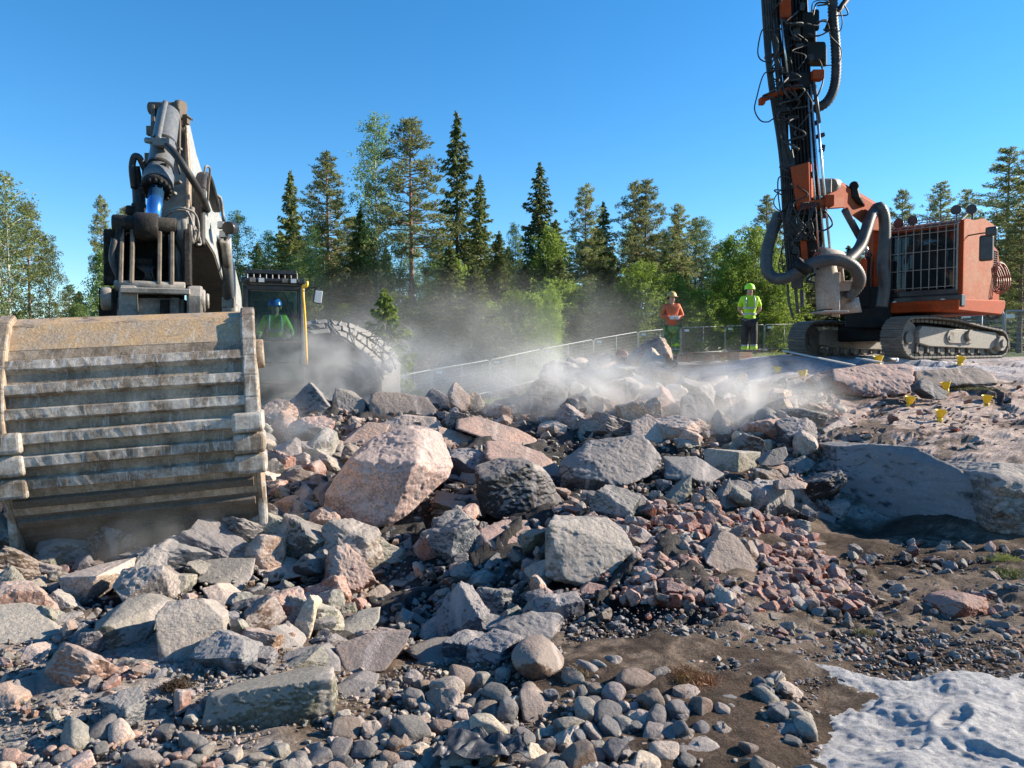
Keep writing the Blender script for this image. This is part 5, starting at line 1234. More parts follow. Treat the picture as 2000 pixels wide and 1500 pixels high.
m.loft([[s_[0] + off, s_[1] + off + Vector((-.02, 0, 0)), s_[1] + off + Vector((-.02, .01, .008)), s_[0] + off + Vector((0, .01, .008))] for s_ in secs[2:]]); m.build('boom_underside', M_belly, bo)
m = MB(); e0 = [s_[1] + Vector((.02, -.02, 0)) for s_ in secs[3:]]
m.tube(curve([at(402, 340, 8.8), at(412, 372, 9.3), at(425, 392, 9.7)], 6), .03); m.tube(curve([at(418, 382, 9.6), at(430, 386, 9.6), at(434, 410, 9.7), at(437, 430, 9.7)], 2), .022, 8); m.build('boom_rail', M_grey, bo)
m = MB(); m.cyl(at(439, 462, 10.6), at(447, 585, 11.4), .085, n=18); bcy = m.build('boom_cylinder', M_tube, ex)
m = MB(); m.cyl(at(438, 470, 10.5), at(444, 520, 10.8), .06, n=14); boxp(m, 433, 580, 458, 600, 11.3, .25); m.cyl(at(440, 600, 11.35), at(446, 690, 11.6), .045); m.cyl(at(452, 596, 11.4), at(462, 690, 11.6), .10, n=14); m.build('cylinder_bracket', M_grey, bcy, .01)
for (x, y) in ((433, 440), (437, 458)):
    m = MB(); c = at(x, y, 10.2); m.box(c, (.10, .08, .10)); lmp = m.build('work_lamp', M_cabblk, ex, .015, 2)
    m = MB(); m.box(c + Vector((0, -.045, 0)), (.08, .012, .08)); m.build('lamp_lens', M_lamp, lmp, .004)
m = MB(); m.cyl(at(445, 445, 10.1), at(456, 445, 10.3), .085, n=12); m.bar(at(437, 425, 10.2), at(440, 470, 10.3), .04); m.build('lamp_bracket', M_cabblk, ex, .01)
# --- upper body, tracks
GZ = .0
CM0 = Matrix.Translation((-4.2, 13.4, 0)) @ Matrix.Rotation(R(17), 4, 'Z') @ Matrix.Translation((4.2, -13.4, 0))
m = MB(CM0); m.box((-5.1, 15.9, 1.55), (2.8, 3.4, .9)); m.box((-5.2, 17.4, 1.7), (2.6, 1.6, 1.3)); m.box((-6.1, 14.6, 1.7), (.9, 1.2, .9)); m.build('upper_body', M_body, ex, .05, 2)
m = MB(); m.cyl((-5.0, 15.6, .75), (-5.0, 15.6, 1.2), .75, n=32); m.box((-5.0, 15.6, .7), (2.2, 1.6, .35)); m.build('slew_ring', M_body, ex)
for sx_ in (-6.35, -3.75):
    m = MB(); pr = []
    for k in range(9): a = math.pi / 2 + math.pi * k / 8; pr.append((13.6 + .42 * math.cos(a), .50 + .42 * math.sin(a)))
    for k in range(9): a = -math.pi / 2 + math.pi * k / 8; pr.append((17.4 + .42 * math.cos(a), .50 + .42 * math.sin(a)))
    m.prism(pr, sx_ - .30, sx_ + .30, 0); tr = m.build('track_belt', M_bdark, ex, .01)
    m = MB(); n = len(pr)
    per = []
    for i in range(n):
        a, b = Vector((0, *pr[i])), Vector((0, *pr[(i + 1) % n])); L_ = (b - a).length; q = max(1, int(L_ / .2))
        for j in range(q): per.append(a.lerp(b, j / q))
    cc = Vector((0, 15.5, .5))
    for i, q in enumerate(per):
        nx = per[(i + 1) % len(per)]; d = (nx - q).normalized(); up = Vector((0, d.z, -d.y))
        if up.dot(q - cc) < 0: up = -up
        m.bar(q + up * .03 + Vector((sx_ - .32, 0, 0)), q + up * .03 + Vector((sx_ + .32, 0, 0)), .05, .05, up=up)
    m.build('track_grouser', M_bdark, tr, .005); m = MB(); m.box((sx_ + .31, 15.5, .5), (.06, 3.0, .4)); m.build('track_frame', M_body, tr, .03)
# --- cab
CY = 13.4
CM = Matrix.Translation((at(535, 640, 13.4).x, CY, 0)) @ Matrix.Rotation(R(17), 4, 'Z') @ Matrix.Translation((-at(535, 640, 13.4).x, -CY, 0))
MB.M0 = CM
def cabx(px): return at(px, 640, CY).x
def cabz(py): return at(540, py, CY).z
x0, x1 = cabx(478), cabx(592); zt, zb = cabz(552), cabz(745)
cb = MB(); pw = .09
for x in (x0 + pw / 2, x1 - pw / 2):
    for y in (CY + .06, CY + 1.5): cb.box((x, y, (zt + zb) / 2), (pw, .10, zt - zb))
cb.box(((x0 + x1) / 2, CY + .78, zt + .03), (x1 - x0 + .06, 1.62, .10)); cb.box(((x0 + x1) / 2, CY + .06, zt - .09), (x1 - x0, .10, .10))
cb.box(((x0 + x1) / 2, CY + 1.5, (zb + cabz(640)) / 2), (x1 - x0, .08, cabz(640) - zb)); cb.box(((x0 + x1) / 2, CY + .8, zb), (x1 - x0, 1.5, .08))
cb.box((x1 - .05, CY + .78, cabz(700)), (.07, 1.4, cabz(660) - cabz(740))); cb.box((x0 + .05, CY + .78, cabz(700)), (.07, 1.4, cabz(660) - cabz(740)))
cab = cb.build('cab', M_cabblk, ex, .02, 2)
m = MB(); m.box(((x0 + x1) / 2, CY + .05, cabz(688)), (x1 - x0 - 2 * pw, .03, cabz(668) - cabz(708))); m.build('lower_window', M_teal, cab, .004)
m = MB(); m.box(((x0 + x1) / 2, CY + .04, cabz(727)), (x1 - x0 - .02, .06, cabz(712) - cabz(745))); m.build('front_panel', M_teal, cab, .01)
m = MB(); m.box(((x0 + x1) / 2, CY + .03, cabz(710)), (x1 - x0 - .1, .02, .012)); m.box(((x0 + x1) / 2, CY + .01, cabz(667)), (x1 - x0 - .1, .02, .012)); m.build('window_strip', M_grey, cab)
m = MB(); m.box(((x0 + x1) / 2, CY + .02, (cabz(569) + cabz(667)) / 2), (x1 - x0 - 2 * pw, .012, cabz(569) - cabz(667))); m.build('windscreen', M_glass, cab)
m = MB(); m.box((x1 - .02, CY + .78, (cabz(569) + cabz(667)) / 2), (.012, 1.3, cabz(569) - cabz(667))); m.build('side_window', M_glass, cab)
m = MB(); m.box(((x0 + x1) / 2, CY + 1.45, cabz(605)), (x1 - x0 - .3, .02, .5)); m.build('rear_window', M_glass, cab)
m = MB(); m.bar(at(546, 568, CY - .02), at(566, 620, CY - .02), .012, .02); m.bar(at(552, 566, CY - .02), at(572, 622, CY - .02), .008, .02); m.box(at(574, 618, CY - .02), (.09, .05, .07)); m.build('wiper', M_rub_, cab)
gd = MB(); za, zc = cabz(548), cabz(532)
gd.bar((x0 + .05, CY - .08, za), (x1 - .08, CY - .08, za), .05); gd.bar((x0 + .05, CY - .02, zc), (x1 - .12, CY - .02, zc), .07); gd.box(((x0 + x1) / 2 - .02, CY + .8, zc - .01), (x1 - x0 - .2, 1.4, .04))
for k in range(9): x = x0 + .08 + (x1 - x0 - .2) * k / 8; gd.bar((x, CY - .08, za), (x, CY - .02, zc), .03)
gd.build('roof_guard', M_cabblk, cab, .008)
for k, px in enumerate((491, 507, 551, 567)):
    m = MB(); c = at(px, 548, CY - .14); m.box(c, (.11, .08, .09)); lmp = m.build('roof_lamp', M_cabblk, cab, .02, 2)
    m = MB(); m.box(c + Vector((0, -.045, 0)), (.09, .012, .07)); m.build('lamp_lens', M_lamp if k % 2 else M_grey, lmp)
m = MB(); m.tube(curve([at(594, 552, CY - .1), at(589, 556, CY - .12), at(586, 562, CY - .1), at(590, 620, CY - .1), at(594, 712, CY - .1)], 6), .022, 8)
m.tube(curve([at(586, 560, CY - .1), at(593, 556, CY - .12), at(594, 548, CY - .1)], 4), .025, 8); m.build('handrail', M_yel, cab)
m = MB(); m.cyl(at(588, 560, CY - .02), at(591, 712, CY - .02), .035); m.build('grey_post', M_pale, cab)
m = MB(); m.tube(curve([at(592, 566, CY - .1), at(598, 560, CY - .15), at(610, 561, CY - .2), at(612, 570, CY - .2)], 5), .012, 6); mr = m.build('mirror_arm', M_rub_, ex)
m = MB(); c = at(611, 577, CY - .2); m.box(c, (.155, .07, .25), Matrix.Rotation(R(8), 3, 'Y')); mi = m.build('mirror', M_cabblk, ex, .03, 3)
m = MB(); m.box(c + Vector((.01, -.042, -.01)), (.125, .012, .21), Matrix.Rotation(R(8), 3, 'Y')); m.build('mirror_glass', M_lamp, mi, .006)
# seat and console seen through the glass
m = MB(); m.box(((x0 + x1) / 2 - .02, CY + 1.1, cabz(640)), (.5, .14, .65)); m.box(((x0 + x1) / 2 - .02, CY + .85, cabz(668)), (.5, .5, .12)); m.build('seat', M_rub_, cab, .04, 2)
m = MB(); m.box(((x0 + x1) / 2 + .3, CY + .6, cabz(665)), (.12, .4, .14)); m.box(((x0 + x1) / 2 - .33, CY + .6, cabz(665)), (.12, .4, .14)); m.cyl(((x0 + x1) / 2 + .3, CY + .45, cabz(660)), ((x0 + x1) / 2 + .3, CY + .42, cabz(640)), .02); m.build('armrest_console', M_rub_, cab, .02)

MB.M0 = None
# --- blasting mat of old tyre treads draped in an arch
M_mat = paint('dusty_tyre_rubber', (.15, .14, .125), .9, dirt=(.24, .225, .20), dirt_amt=.5, scale=2, bump=.3, up_dust=(.30, .28, .25), contrast=.3)
M_matd = paint('dark_tyre_rubber', (.12, .114, .105), .9, dirt=(.17, .16, .145), dirt_amt=.4, scale=2, bump=.3, contrast=.3)
bmr = empty('blasting_mat', at(680, 780, 15.0)); tag(bmr, 'arched heap of dusty blasting mats made of old tyre treads beside the excavator cab', 'blasting mat')
fa = curve([at(588, 662, 14.3), at(640, 656, 14.3), at(668, 662, 14.25), (at(688, 677, 14.2)), at(712, 700, 14.15), at(736, 724, 14.1), at(746, 745, 14.1)], 5)
ba = curve([at(586, 634, 15.4), at(632, 628, 15.4), at(664, 630, 15.35), at(702, 641, 15.3), at(742, 664, 15.2), at(772, 690, 15.1), at(782, 716, 15.1)], 5)
m = MB(); secs = []
for p, q in zip(fa, ba): secs.append([p, q, Vector((q.x, q.y, min(-.2, q.z - .4))), Vector((p.x, p.y, min(-.2, p.z - .4)))])
m.loft(secs); m.build('mat_body', M_matd, bmr, .05, 2)
for row in range(3):
    m = MB()
    for i in range(0, len(fa) - 2, 6 if row != 1 else 5):
        st = 6 if row != 1 else 5; i2 = min(i + st, len(fa) - 1)
        f0, f1 = row / 3 + .03, (row + 1) / 3 - .03
        c = [fa[i].lerp(ba[i], f0), fa[i2].lerp(ba[i2], f0), fa[i2].lerp(ba[i2], f1), fa[i].lerp(ba[i], f1)]
        g0 = sum(c, Vector()) / 4; c = [g0 + (p - g0) * rt.uniform(.93, .97) for p in c]; up = (c[1] - c[0]).cross(c[3] - c[0]).normalized()
        if up.z < 0: up = -up
        hgt = rt.uniform(.04, .07); m.add([q - up * .06 for q in c] + [q + up * hgt for q in c], [(0, 1, 2, 3), (7, 6, 5, 4), (0, 4, 5, 1), (1, 5, 6, 2), (2, 6, 7, 3), (3, 7, 4, 0)])
        for k in range(2):
            u_0 = rt.uniform(.2, .8); a_ = c[0].lerp(c[1], u_0) + up * (hgt + .01); b_ = c[3].lerp(c[2], min(1, u_0 + rt.uniform(-.3, .3))) + up * (hgt + .01); m.bar(a_, b_, .025, .03)
    m.build('tyre_tread_row', M_mat, bmr, .035, 3)
m = MB(); m.tube([at(746, 712, 14.1), at(766, 722, 14.2)], .07, 10); m.build('rolled_tread_end', M_mat, bmr)
m = MB()
for k in range(26):
    a = at(rt.uniform(715, 765), rt.uniform(640, 690), 14.3); b = a + Vector((rt.uniform(.05, .5), rt.uniform(-.2, .1), rt.uniform(-.5, .15)))
    m.tube(curve([a, (a + b) / 2 + Vector((rt.uniform(-.1, .25), 0, rt.uniform(0, .25))), b], 5), .008, 4)
m.build('loose_wire', M_mat, bmr)
# ---------------- drill rig ----------------
M_or = paint('orange_rig_paint', (.42, .050, .008), .7, spec=.15, dirt=(.22, .060, .02), dirt_amt=.35, scale=2.5, bump=.05, contrast=.25)
M_ored = paint('weathered_orange_paint', (.42, .055, .010), .7, spec=.15, dirt=(.20, .075, .035), dirt_amt=.45, scale=4, bump=.06, contrast=.2)
M_sand = paint('dusty_beige_hood', (.42, .34, .28), .7, dirt=(.32, .24, .19), scale=3, bump=.08)
M_blk2 = paint('mast_black', (.009, .008, .008), .6, spec=.25, dirt=(.022, .018, .016), dirt_amt=.3, scale=6, bump=.15)
M_track = paint('track_steel', (.16, .13, .105), .55, dirt=(.09, .075, .06), scale=6, bump=.3, up_dust=(.28, .24, .2))
M_tfrm = paint('dusty_track_frame', (.30, .27, .225), .7, dirt=(.27, .23, .19), scale=2.5, bump=.12, contrast=.3)
M_duct = paint('corrugated_duct', (.045, .048, .052), .55, dirt=(.12, .105, .09), dirt_amt=.35, scale=4, bump=.1, contrast=.2)
M_wht = paint('cream_panel', (.32, .17, .10), .7, spec=.15, dirt=(.34, .050, .012), dirt_amt=.5, scale=2, bump=.04, contrast=.25)
M_cglass = glass('rig_cab_glass', (.35, .42, .46), .42)
M_redh = paint('red_hose', (.33, .07, .045), .5, bump=0)
O = Vector((8.44, 16.68, 1.60))
rig = empty('drill_rig', O); tag(rig, 'orange tracked drill rig with a tall black mast, caged cab and big corrugated hoses', 'drill rig')
def frame(a):   # x = forward (towards the camera-left), y = to its near right side, z = up
    h = Vector((-math.cos(R(a)), -math.sin(R(a)), 0)); n = Vector((-h.y, h.x, 0)); n = Vector((.5 if 0 else -h.y, h.x, 0))
    return Matrix(((h.x, n.x, 0, O.x), (h.y, n.y, 0, O.y), (0, 0, 1, O.z), (0, 0, 0, 1)))
FT, FU = frame(30), frame(40)
# tracks
for w, near in ((1.12, True), (-1.12, False)):
    hw = .23; path = []
    rf, rr_ = .38, .27; lf, lr = 1.50, -1.62
    for k in range(11): a = -math.pi / 2 + math.pi * k / 10; path.append((lf + rf * math.cos(a), .40 + rf * math.sin(a)))
    path += [(.9, .80), (0, .775), (-.9, .66)]
    for k in range(9): a = math.pi / 2 + .2 + (math.pi - .2) * k / 8; path.append((lr + rr_ * math.cos(a), .32 + rr_ * math.sin(a)))
    pts = []; n = len(path); tot = 0
    for i in range(n):
        a, b = Vector((path[i][0], 0, path[i][1])), Vector((path[(i + 1) % n][0], 0, path[(i + 1) % n][1])); pts.append(a)
    # resample
    seg = [(pts[(i + 1) % n] - pts[i]).length for i in range(n)]; T = sum(seg); ns = int(T / .15); sh = []
    for k in range(ns):
        d = T * k / ns; i = 0
        while d > seg[i]: d -= seg[i]; i += 1
        sh.append(pts[i].lerp(pts[(i + 1) % n], d / seg[i]))
    m = MB(FT); cc = Vector((0, 0, .4)); th = .025
    tb = MB(FT)
    for i, q in enumerate(sh):
        nx = sh[(i + 1) % ns]; d = (nx - q).normalized(); up = Vector((-d.z, 0, d.x)); mid = (q + nx) / 2
        if up.dot(mid - Vector((max(min(mid.x, lf), lr), 0, .4))) < 0: up = -up
        Y0, Y1 = Vector((0, w - hw, 0)), Vector((0, w + hw, 0)); e = d * ((nx - q).length * .47)
        m.add([mid + Y0 - e - up * .01, mid + Y0 + e - up * .01, mid + Y1 + e - up * .01, mid + Y1 - e - up * .01, mid + Y0 - e + up * th, mid + Y0 + e + up * th, mid + Y1 + e + up * th, mid + Y1 - e + up * th], [(0, 1, 2, 3), (7, 6, 5, 4), (0, 4, 5, 1), (1, 5, 6, 2), (2, 6, 7, 3), (3, 7, 4, 0)])
        for o_ in (-.9, 0, .9):
            m.bar(mid + Y0 + d * .045 * o_ + up * (th + .008), mid + Y1 + d * .045 * o_ + up * (th + .008), .014, .03, up=up)
        tb.box(tuple(mid - up * .05 + Vector((0, w, 0))), (.12, .10, .07))
    tr = m.build('track_belt', M_track, rig, .004)
    tb.build('track_chain', M_track, tr, .008)
    f = MB(FT); f.prism([(-1.55, .30), (-1.5, .56), (1.15, .64), (1.25, .55), (1.25, .30), (.9, .24), (-1.3, .20)], w + .05, w + .17, 1); f.box((-.1, w, .4), (2.5, .2, .2))
    fr = f.build('track_frame', M_tfrm, tr, .015, 2)
    f = MB(FT)
    for x in (-.35, .22):
        f.cyl((x, w + .17, .44), (x, w + .20, .44), .13 if x > 0 else .14, n=24)
    f.bar((-.55, w + .185, .43), (.25, w + .185, .43), .03, .24); f.cyl((-.4, w + .2, .48), (-.4, w + .26, .48), .11, n=20); f.cyl((.25, w + .2, .42), (.25, w + .215, .42), .05, n=12); f.build('frame_boss', M_tfrm, fr, .006)
    f = MB(FT)
    for k in range(7): x = -1.1 + k * .36; f.cyl((x, w - .08, .16), (x, w + .10, .16), .085, n=14); f.box((x + .18, w + .1, .2), (.05, .06, .16))
    f.build('track_roller', M_track, tr)
    f = MB(FT); f.cyl((lr, w - .1, .32), (lr, w + .10, .32), rr_ - .04, n=24); f.cyl((lr, w + .1, .32), (lr, w + .24, .32), .16, n=20); f.cyl((lr, w + .24, .32), (lr, w + .29, .32), .09, n=14)
    for k in range(16): a = 6.283 * k / 16; f.box((lr + rr_ * .88 * math.cos(a), w, .32 + rr_ * .88 * math.sin(a)), (.05, .08, .05), Matrix.Rotation(-a, 3, 'Y'))
    f.build('drive_sprocket', M_tfrm, tr, .006)
    f = MB(FT); f.cyl((lf, w - .09, .4), (lf, w + .09, .4), rf - .05, n=26); f.cyl((lf, w + .09, .4), (lf, w + .13, .4), .12); f.build('idler_wheel', M_track, tr)
# chassis between the tracks, turntable
f = MB(FT); f.box((0, 0, .55), (1.5, 1.9, .35)); f.box((.3, .0, .78), (1.6, 1.0, .25)); f.cyl((0, 0, .8), (0, 0, .98), .62, n=30); f.build('chassis', M_blk2, rig, .03)
f = MB(FU); f.box((-.15, .05, 1.03), (2.5, 2.2, .16)); f.prism([(1.1, .93), (-1.3, .93), (-1.5, 1.1), (-1.5, 1.25), (1.1, 1.15)], -.2, 1.62, 1); f.build('deck', M_or, rig, .02)
f = MB(FU); f.box((.93, .92, 1.13), (.2, 1.46, .23)); bp = f.build('front_bumper', M_cabblk, rig, .015)
for wq in (.4, 1.32):
    f = MB(FU); f.cyl((1.02, wq, 1.12), (1.06, wq, 1.12), .07, .07, 18); hl = f.build('headlight', M_cabblk, rig)
    f = MB(FU); f.cyl((1.055, wq, 1.12), (1.066, wq, 1.12), .058, n=18); f.build('lamp_lens', M_lamp, hl)
f = MB(FU); f.box((1.03, 1.18, 1.13), (.02, .08, .06)); f.build('red_reflector', M_or, rig)
# cab
c0, c1, l0, l1, z0_, z1_ = .22, 1.55, -.55, .92, 1.26, 2.64
f = MB(FU); pw = .08
for l in (l0, l1 - .04):
    for w in (c0 + pw / 2, c1 - pw / 2): f.box((l, w, (z0_ + z1_) / 2), (pw, pw, z1_ - z0_))
f.box(((l0 + l1) / 2, (c0 + c1) / 2, z0_ + .02), (l1 - l0, c1 - c0, .09)); f.box((l0, (c0 + c1) / 2, 1.7), (.05, c1 - c0, .9))
f.box((l1 - .02, (c0 + c1) / 2, z0_ + .06), (.07, c1 - c0, .12))
rc = f.build('cab', M_cabblk, rig, .015, 2)
f = MB(FU); f.prism([(l0 - .1, z1_ - .02), (l1 + .02, z1_ - .06), (l1 - .02, z1_ + .03), (l1 - .35, z1_ + .13), (l0 - .1, z1_ + .13)], c0 - .03, c1 + .02, 1); f.build('cab_roof', M_ored, rc, .02, 2)
f = MB(FU); f.box((l1 + .0, (c0 + c1) / 2, (z0_ + z1_) / 2 + .04), (.015, c1 - c0 - .14, z1_ - z0_ - .22)); f.build('windscreen', M_cglass, rc)
f = MB(FU); f.box(((l0 + l1) / 2 + .15, c1 - .02, (z0_ + z1_) / 2 + .1), (.7, .015, 1.0)); f.build('side_window', M_cglass, rc)
f = MB(FU)
for k in range(9): w = c0 + .06 + (c1 - c0 - .12) * k / 8; f.bar((l1 + .09, w, z0_ + .12), (l1 + .09, w, z1_ - .02), .014); f.bar((l1 + .09, w, z1_ - .02), (l1 - .35, w, z1_ + .20), .014)
for k in range(4): z = z0_ + .16 + (z1_ - z0_ - .3) * k / 3; f.bar((l1 + .10, c0 + .02, z), (l1 + .10, c1 - .02, z), .012)
for k in range(4): q = k / 3; f.bar((l1 + .09 - .44 * q, c0, z1_ - .02 + .23 * q), (l1 + .09 - .44 * q, c1, z1_ - .02 + .23 * q), .016)
for w in (c0, c1): f.bar((l1 + .1, w, z0_ + .08), (l1 + .1, w, z1_), .025); f.bar((l1 + .09, w, z1_ - .02), (l1 - .38, w, z1_ + .22), .022)
f.build('cab_cage', M_tfrm, rc)
for (l, w, z) in ((.75, .33, z1_ + .17), (.68, .58, z1_ + .2), (.35, 1.28, z1_ + .36), (.3, 1.55, z1_ + .34)):
    f = MB(FU); f.cyl((l - .08, w, z), (l + .04, w, z), .07, .10, 16); f.bar((l - .03, w, z - .2), (l - .03, w, z - .05), .03); lm = f.build('roof_lamp', M_cabblk, rc)
    f = MB(FU); f.cyl((l + .038, w, z), (l + .05, w, z), .085, n=16); f.build('lamp_lens', M_duct, lm)
f = MB(FU); f.box((.25, .9, 1.55), (.45, .45, .5)); f.box((.05, .9, 1.95), (.12, .45, .7)); f.box((.6, .5, 1.5), (.3, .15, .35)); f.build('seat', M_rub_, rc, .04)
f = MB(FU); f.box((.62, .62, 1.42), (.2, .25, .08)); f.build('pedal_cover', M_redh, rc, .02)
f = MB(FU); f.bar((l1 + .03, .75, 2.45), (l1 + .03, 1.25, 2.2), .015); f.build('wiper', M_rub_, rc)
# right-hand door side and engine housing
f = MB(FU); f.prism([(l1 - .02, z0_ + .0), (l1 - .05, z1_ + .02), (l0 + .3, z1_ + .22), (l0 - .25, z1_ + .15), (l0 - .25, 1.15), (l1 - .25, .96)], c1, c1 + .05, 1); f.build('side_panel', M_wht, rig, .01)
f = MB(FU); f.box((l1 - .03, c1 + .03, 1.9), (.07, .09, 1.6)); f.build('door_post', M_or, rig, .01)
f = MB(FU); f.prism([(l0, .95), (-1.35, 1.0), (-1.35, 2.0), (-1.2, 2.3), (l0, 2.5)], -1.0, c1 + .0, 1); eh = f.build('engine_housing', M_ored, rig, .02, 2)
f = MB(FU)
for k in range(18): f.box((-.92, c1 + .015, 1.5 + k * .045), (.3, .03, .014))
for k in range(14): f.box((-1.24, c1 + .015, 1.5 + k * .04), (.14, .03, .014))
f.build('louvre', M_blk2, eh)
f = MB(FU); f.box((-1.12, c1 + .01, 1.85), (.04, .03, .85)); f.build('housing_seam', M_wht, eh)
f = MB(FU); f.cyl((-.95, -.5, 2.4), (-.95, -.5, 2.75), .09, n=14); f.build('exhaust_pipe', M_blk2, eh)
# mirror
f = MB(FU); f.tube(curve([Vector((l1 - .3, c1 + .05, 2.42)), Vector((l1 - .2, c1 + .35, 2.42)), Vector((l1 - .15, c1 + .5, 2.38)), Vector((l1 - .15, c1 + .5, 2.2))], 5), .014, 6); f.build('mirror_arm', M_rub_, rig)
f = MB(FU); f.box((l1 - .15, c1 + .42, 2.12), (.10, .24, .5)); f.box((l1 - .1, c1 + .52, 2.42), (.10, .2, .18)); f.build('mirror', M_cabblk, rig, .04, 3)
# hoses coiled on the rear side
f = MB()
for k in range(7):
    c = at(1936 + k * 1.0, 545, 16.2); r_ = .15 + .014 * k
    f.tube([c + Vector((math.cos(a) * r_ * .75, -.04 * k + .04 * math.sin(a * 2), math.sin(a) * r_ * (1.3 + .1 * (k % 3)))) for a in np.linspace(0, 6.28, 26)], .014, 6)
f.build('coiled_red_hose', M_redh, rig)
f = MB()
for k in range(3):
    c = at(1938, 606, 16.4); r_ = .15 + .02 * k
    f.tube([c + Vector((math.cos(a) * r_, -.03 * k, math.sin(a) * r_ * 1.05)) for a in np.linspace(0, 6.28, 26)], .014, 6)
f.build('coiled_grey_hose', M_duct, rig)
f = MB(); f.cyl(at(1905, 586, 16.2), at(1945, 577, 16.4), .06, n=14); f.box(at(1895, 596, 16.2), (.3, .3, .16)); f.build('rear_pipe', M_sand, rig, .02)
# --- boom support and boom
f = MB(); s1 = lambda x0, x1, y, Y, d: [at(x0, y, Y), at(x1, y, Y), at(x1, y, Y) + Vector((.1, d, 0)), at(x0, y, Y) + Vector((.1, d, 0))]
f.loft([s1(1690, 1735, 640, 15.9, .6), s1(1704, 1738, 575, 15.9, .6), s1(1706, 1738, 480, 15.8, .55), s1(1708, 1737, 425, 15.8, .4), s1(1714, 1732, 408, 15.85, .3)]); f.build('boom_post', M_or, rig, .02)
f = MB(); f.loft([s1(1668, 1700, 600, 15.6, .5), s1(1672, 1700, 520, 15.6, .4), s1(1690, 1702, 500, 15.6, .3)]); boxp(f, 1650, 560, 1740, 640, 15.7, .7); f.build('boom_base', M_blk2, rig, .02)
a, b = at(1730, 428, 15.9), at(1632, 372, 14.9)
f = MB(); f.loft([[at(1728, 410, 15.7), at(1728, 452, 15.7), at(1734, 452, 16.1), at(1734, 410, 16.1)], [at(1700, 392, 15.4), at(1700, 450, 15.4), at(1706, 450, 15.8), at(1706, 392, 15.8)], [at(1640, 356, 14.8), at(1640, 402, 14.8), at(1646, 402, 15.2), at(1646, 356, 15.2)], [at(1619, 350, 14.6), at(1619, 384, 14.6), at(1625, 384, 15.0), at(1625, 350, 15.0)]]); bmm = f.build('boom', M_ored, rig, .025, 2)
f = MB(); f.cyl(at(1622, 362, 14.5), at(1622, 362, 15.1) + Vector((.1, 0, 0)), .13, n=20); f.box(at(1606, 366, 14.5), (.25, .3, .28)); f.build('boom_head', M_grey, bmm, .02)
f = MB(); f.loft([s1(1661, 1675, 362, 15.0, .2), s1(1663, 1681, 385, 15.0, .2), s1(1677, 1690, 400, 15.1, .2)]); f.cyl(at(1668, 363, 15.0), at(1668, 363, 15.2), .09); f.build('boom_lug', M_blk2, bmm, .02)
f = MB(); f.cyl(at(1650, 410, 14.9), at(1686, 476, 15.3), .07, n=14); c1y = f.build('boom_cylinder', M_duct, bmm); f = MB(); f.cyl(at(1686, 476, 15.3), at(1700, 500, 15.4), .04); f.build('cylinder_rod', M_chrome, c1y)
# orange side box right of the hood
f = MB(); f.loft([s1(1682, 1692, 560, 14.9, .4), s1(1683, 1694, 510, 14.9, .4), s1(1686, 1690, 503, 14.9, .3)]); f.build('orange_shield', M_or, rig, .01)
# --- mast
MY = 14.1
mast = MB(); 
def ms(x0, x1, y, dY=0, dep=.35): a, b = at(x0, y, MY + dY), at(x1, y, MY + dY); return [a, b, b + Vector((.06, dep, 0)), a + Vector((.06, dep, 0))]
mast.loft([ms(1530, 1568, -260), ms(1538, 1578, 0), ms(1548, 1586, 200), ms(1556, 1598, 340), ms(1566, 1608, 460), ms(1572, 1606, 530)])
mst = mast.build('mast', M_blk2, rig, .01)
f = MB()
for k in range(6):
    q = k / 5; f.tube([at(1532 + 34 * q, -200, MY - .05), at(1540 + 34 * q, 0, MY - .05), at(1550 + 34 * q, 200, MY - .05), at(1559 + 37 * q, 340, MY - .05), at(1569 + 35 * q, 470, MY - .05)], .022, 8)
f.build('feed_rail', M_blk2, mst)
f = MB(); f.loft([ms(1520, 1543, -60, -.25, .2), ms(1524, 1546, 33, -.25, .2)]); f.build('orange_plate', M_or, mst, .008)
f = MB(); f.loft([ms(1519, 1536, -20, -.1, .1), ms(1546, 1552, 300, -.1, .1)]); f.build('mast_edge', M_blk2, mst)
f = MB(); f.loft([[at(1543, 326, MY - .32), at(1580, 316, MY - .32), at(1590, 318, MY), at(1553, 328, MY)], [at(1556, 406, MY - .32), at(1582, 394, MY - .32), at(1592, 400, MY), at(1566, 408, MY)]]); f.build('orange_box', M_ored, mst, .008)
f = MB(); f.box(at(1595, 148, MY - .2), (.21, .2, .16)); f.build('orange_block', M_ored, mst, .008)
# cross brackets
f = MB(); f.bar(at(1487, 195, MY - .1), at(1562, 168, MY - .2), .12, .08); f.box(at(1488, 198, MY - .1), (.10, .12, .12)); f.build('clamp_bracket', M_or, mst, .01); f = MB(); f.bar(at(1494, 112, MY), at(1530, 104, MY), .10, .06); f.build('clamp_bracket', M_or, mst, .01)
f = MB(); f.bar(at(1560, 404, MY - .25), at(1608, 396, MY - .2), .2, .12); f.box(at(1615, 394, MY - .2), (.16, .3, .2)); f.bar(at(1600, 398, MY - .2), at(1642, 396, MY + .3), .14, .2); lb = f.build('rod_guide', M_ored, mst, .01)
f = MB(); f.loft([ms(1563, 1575, 470, -.25, .2), ms(1566, 1579, 510, -.25, .2)]); f.build('orange_strip', M_or, mst)
f = MB(); boxp(f, 1575, 80, 1612, 118, MY - .1, .35); f.build('control_box', M_blk2, mst, .03, 2)
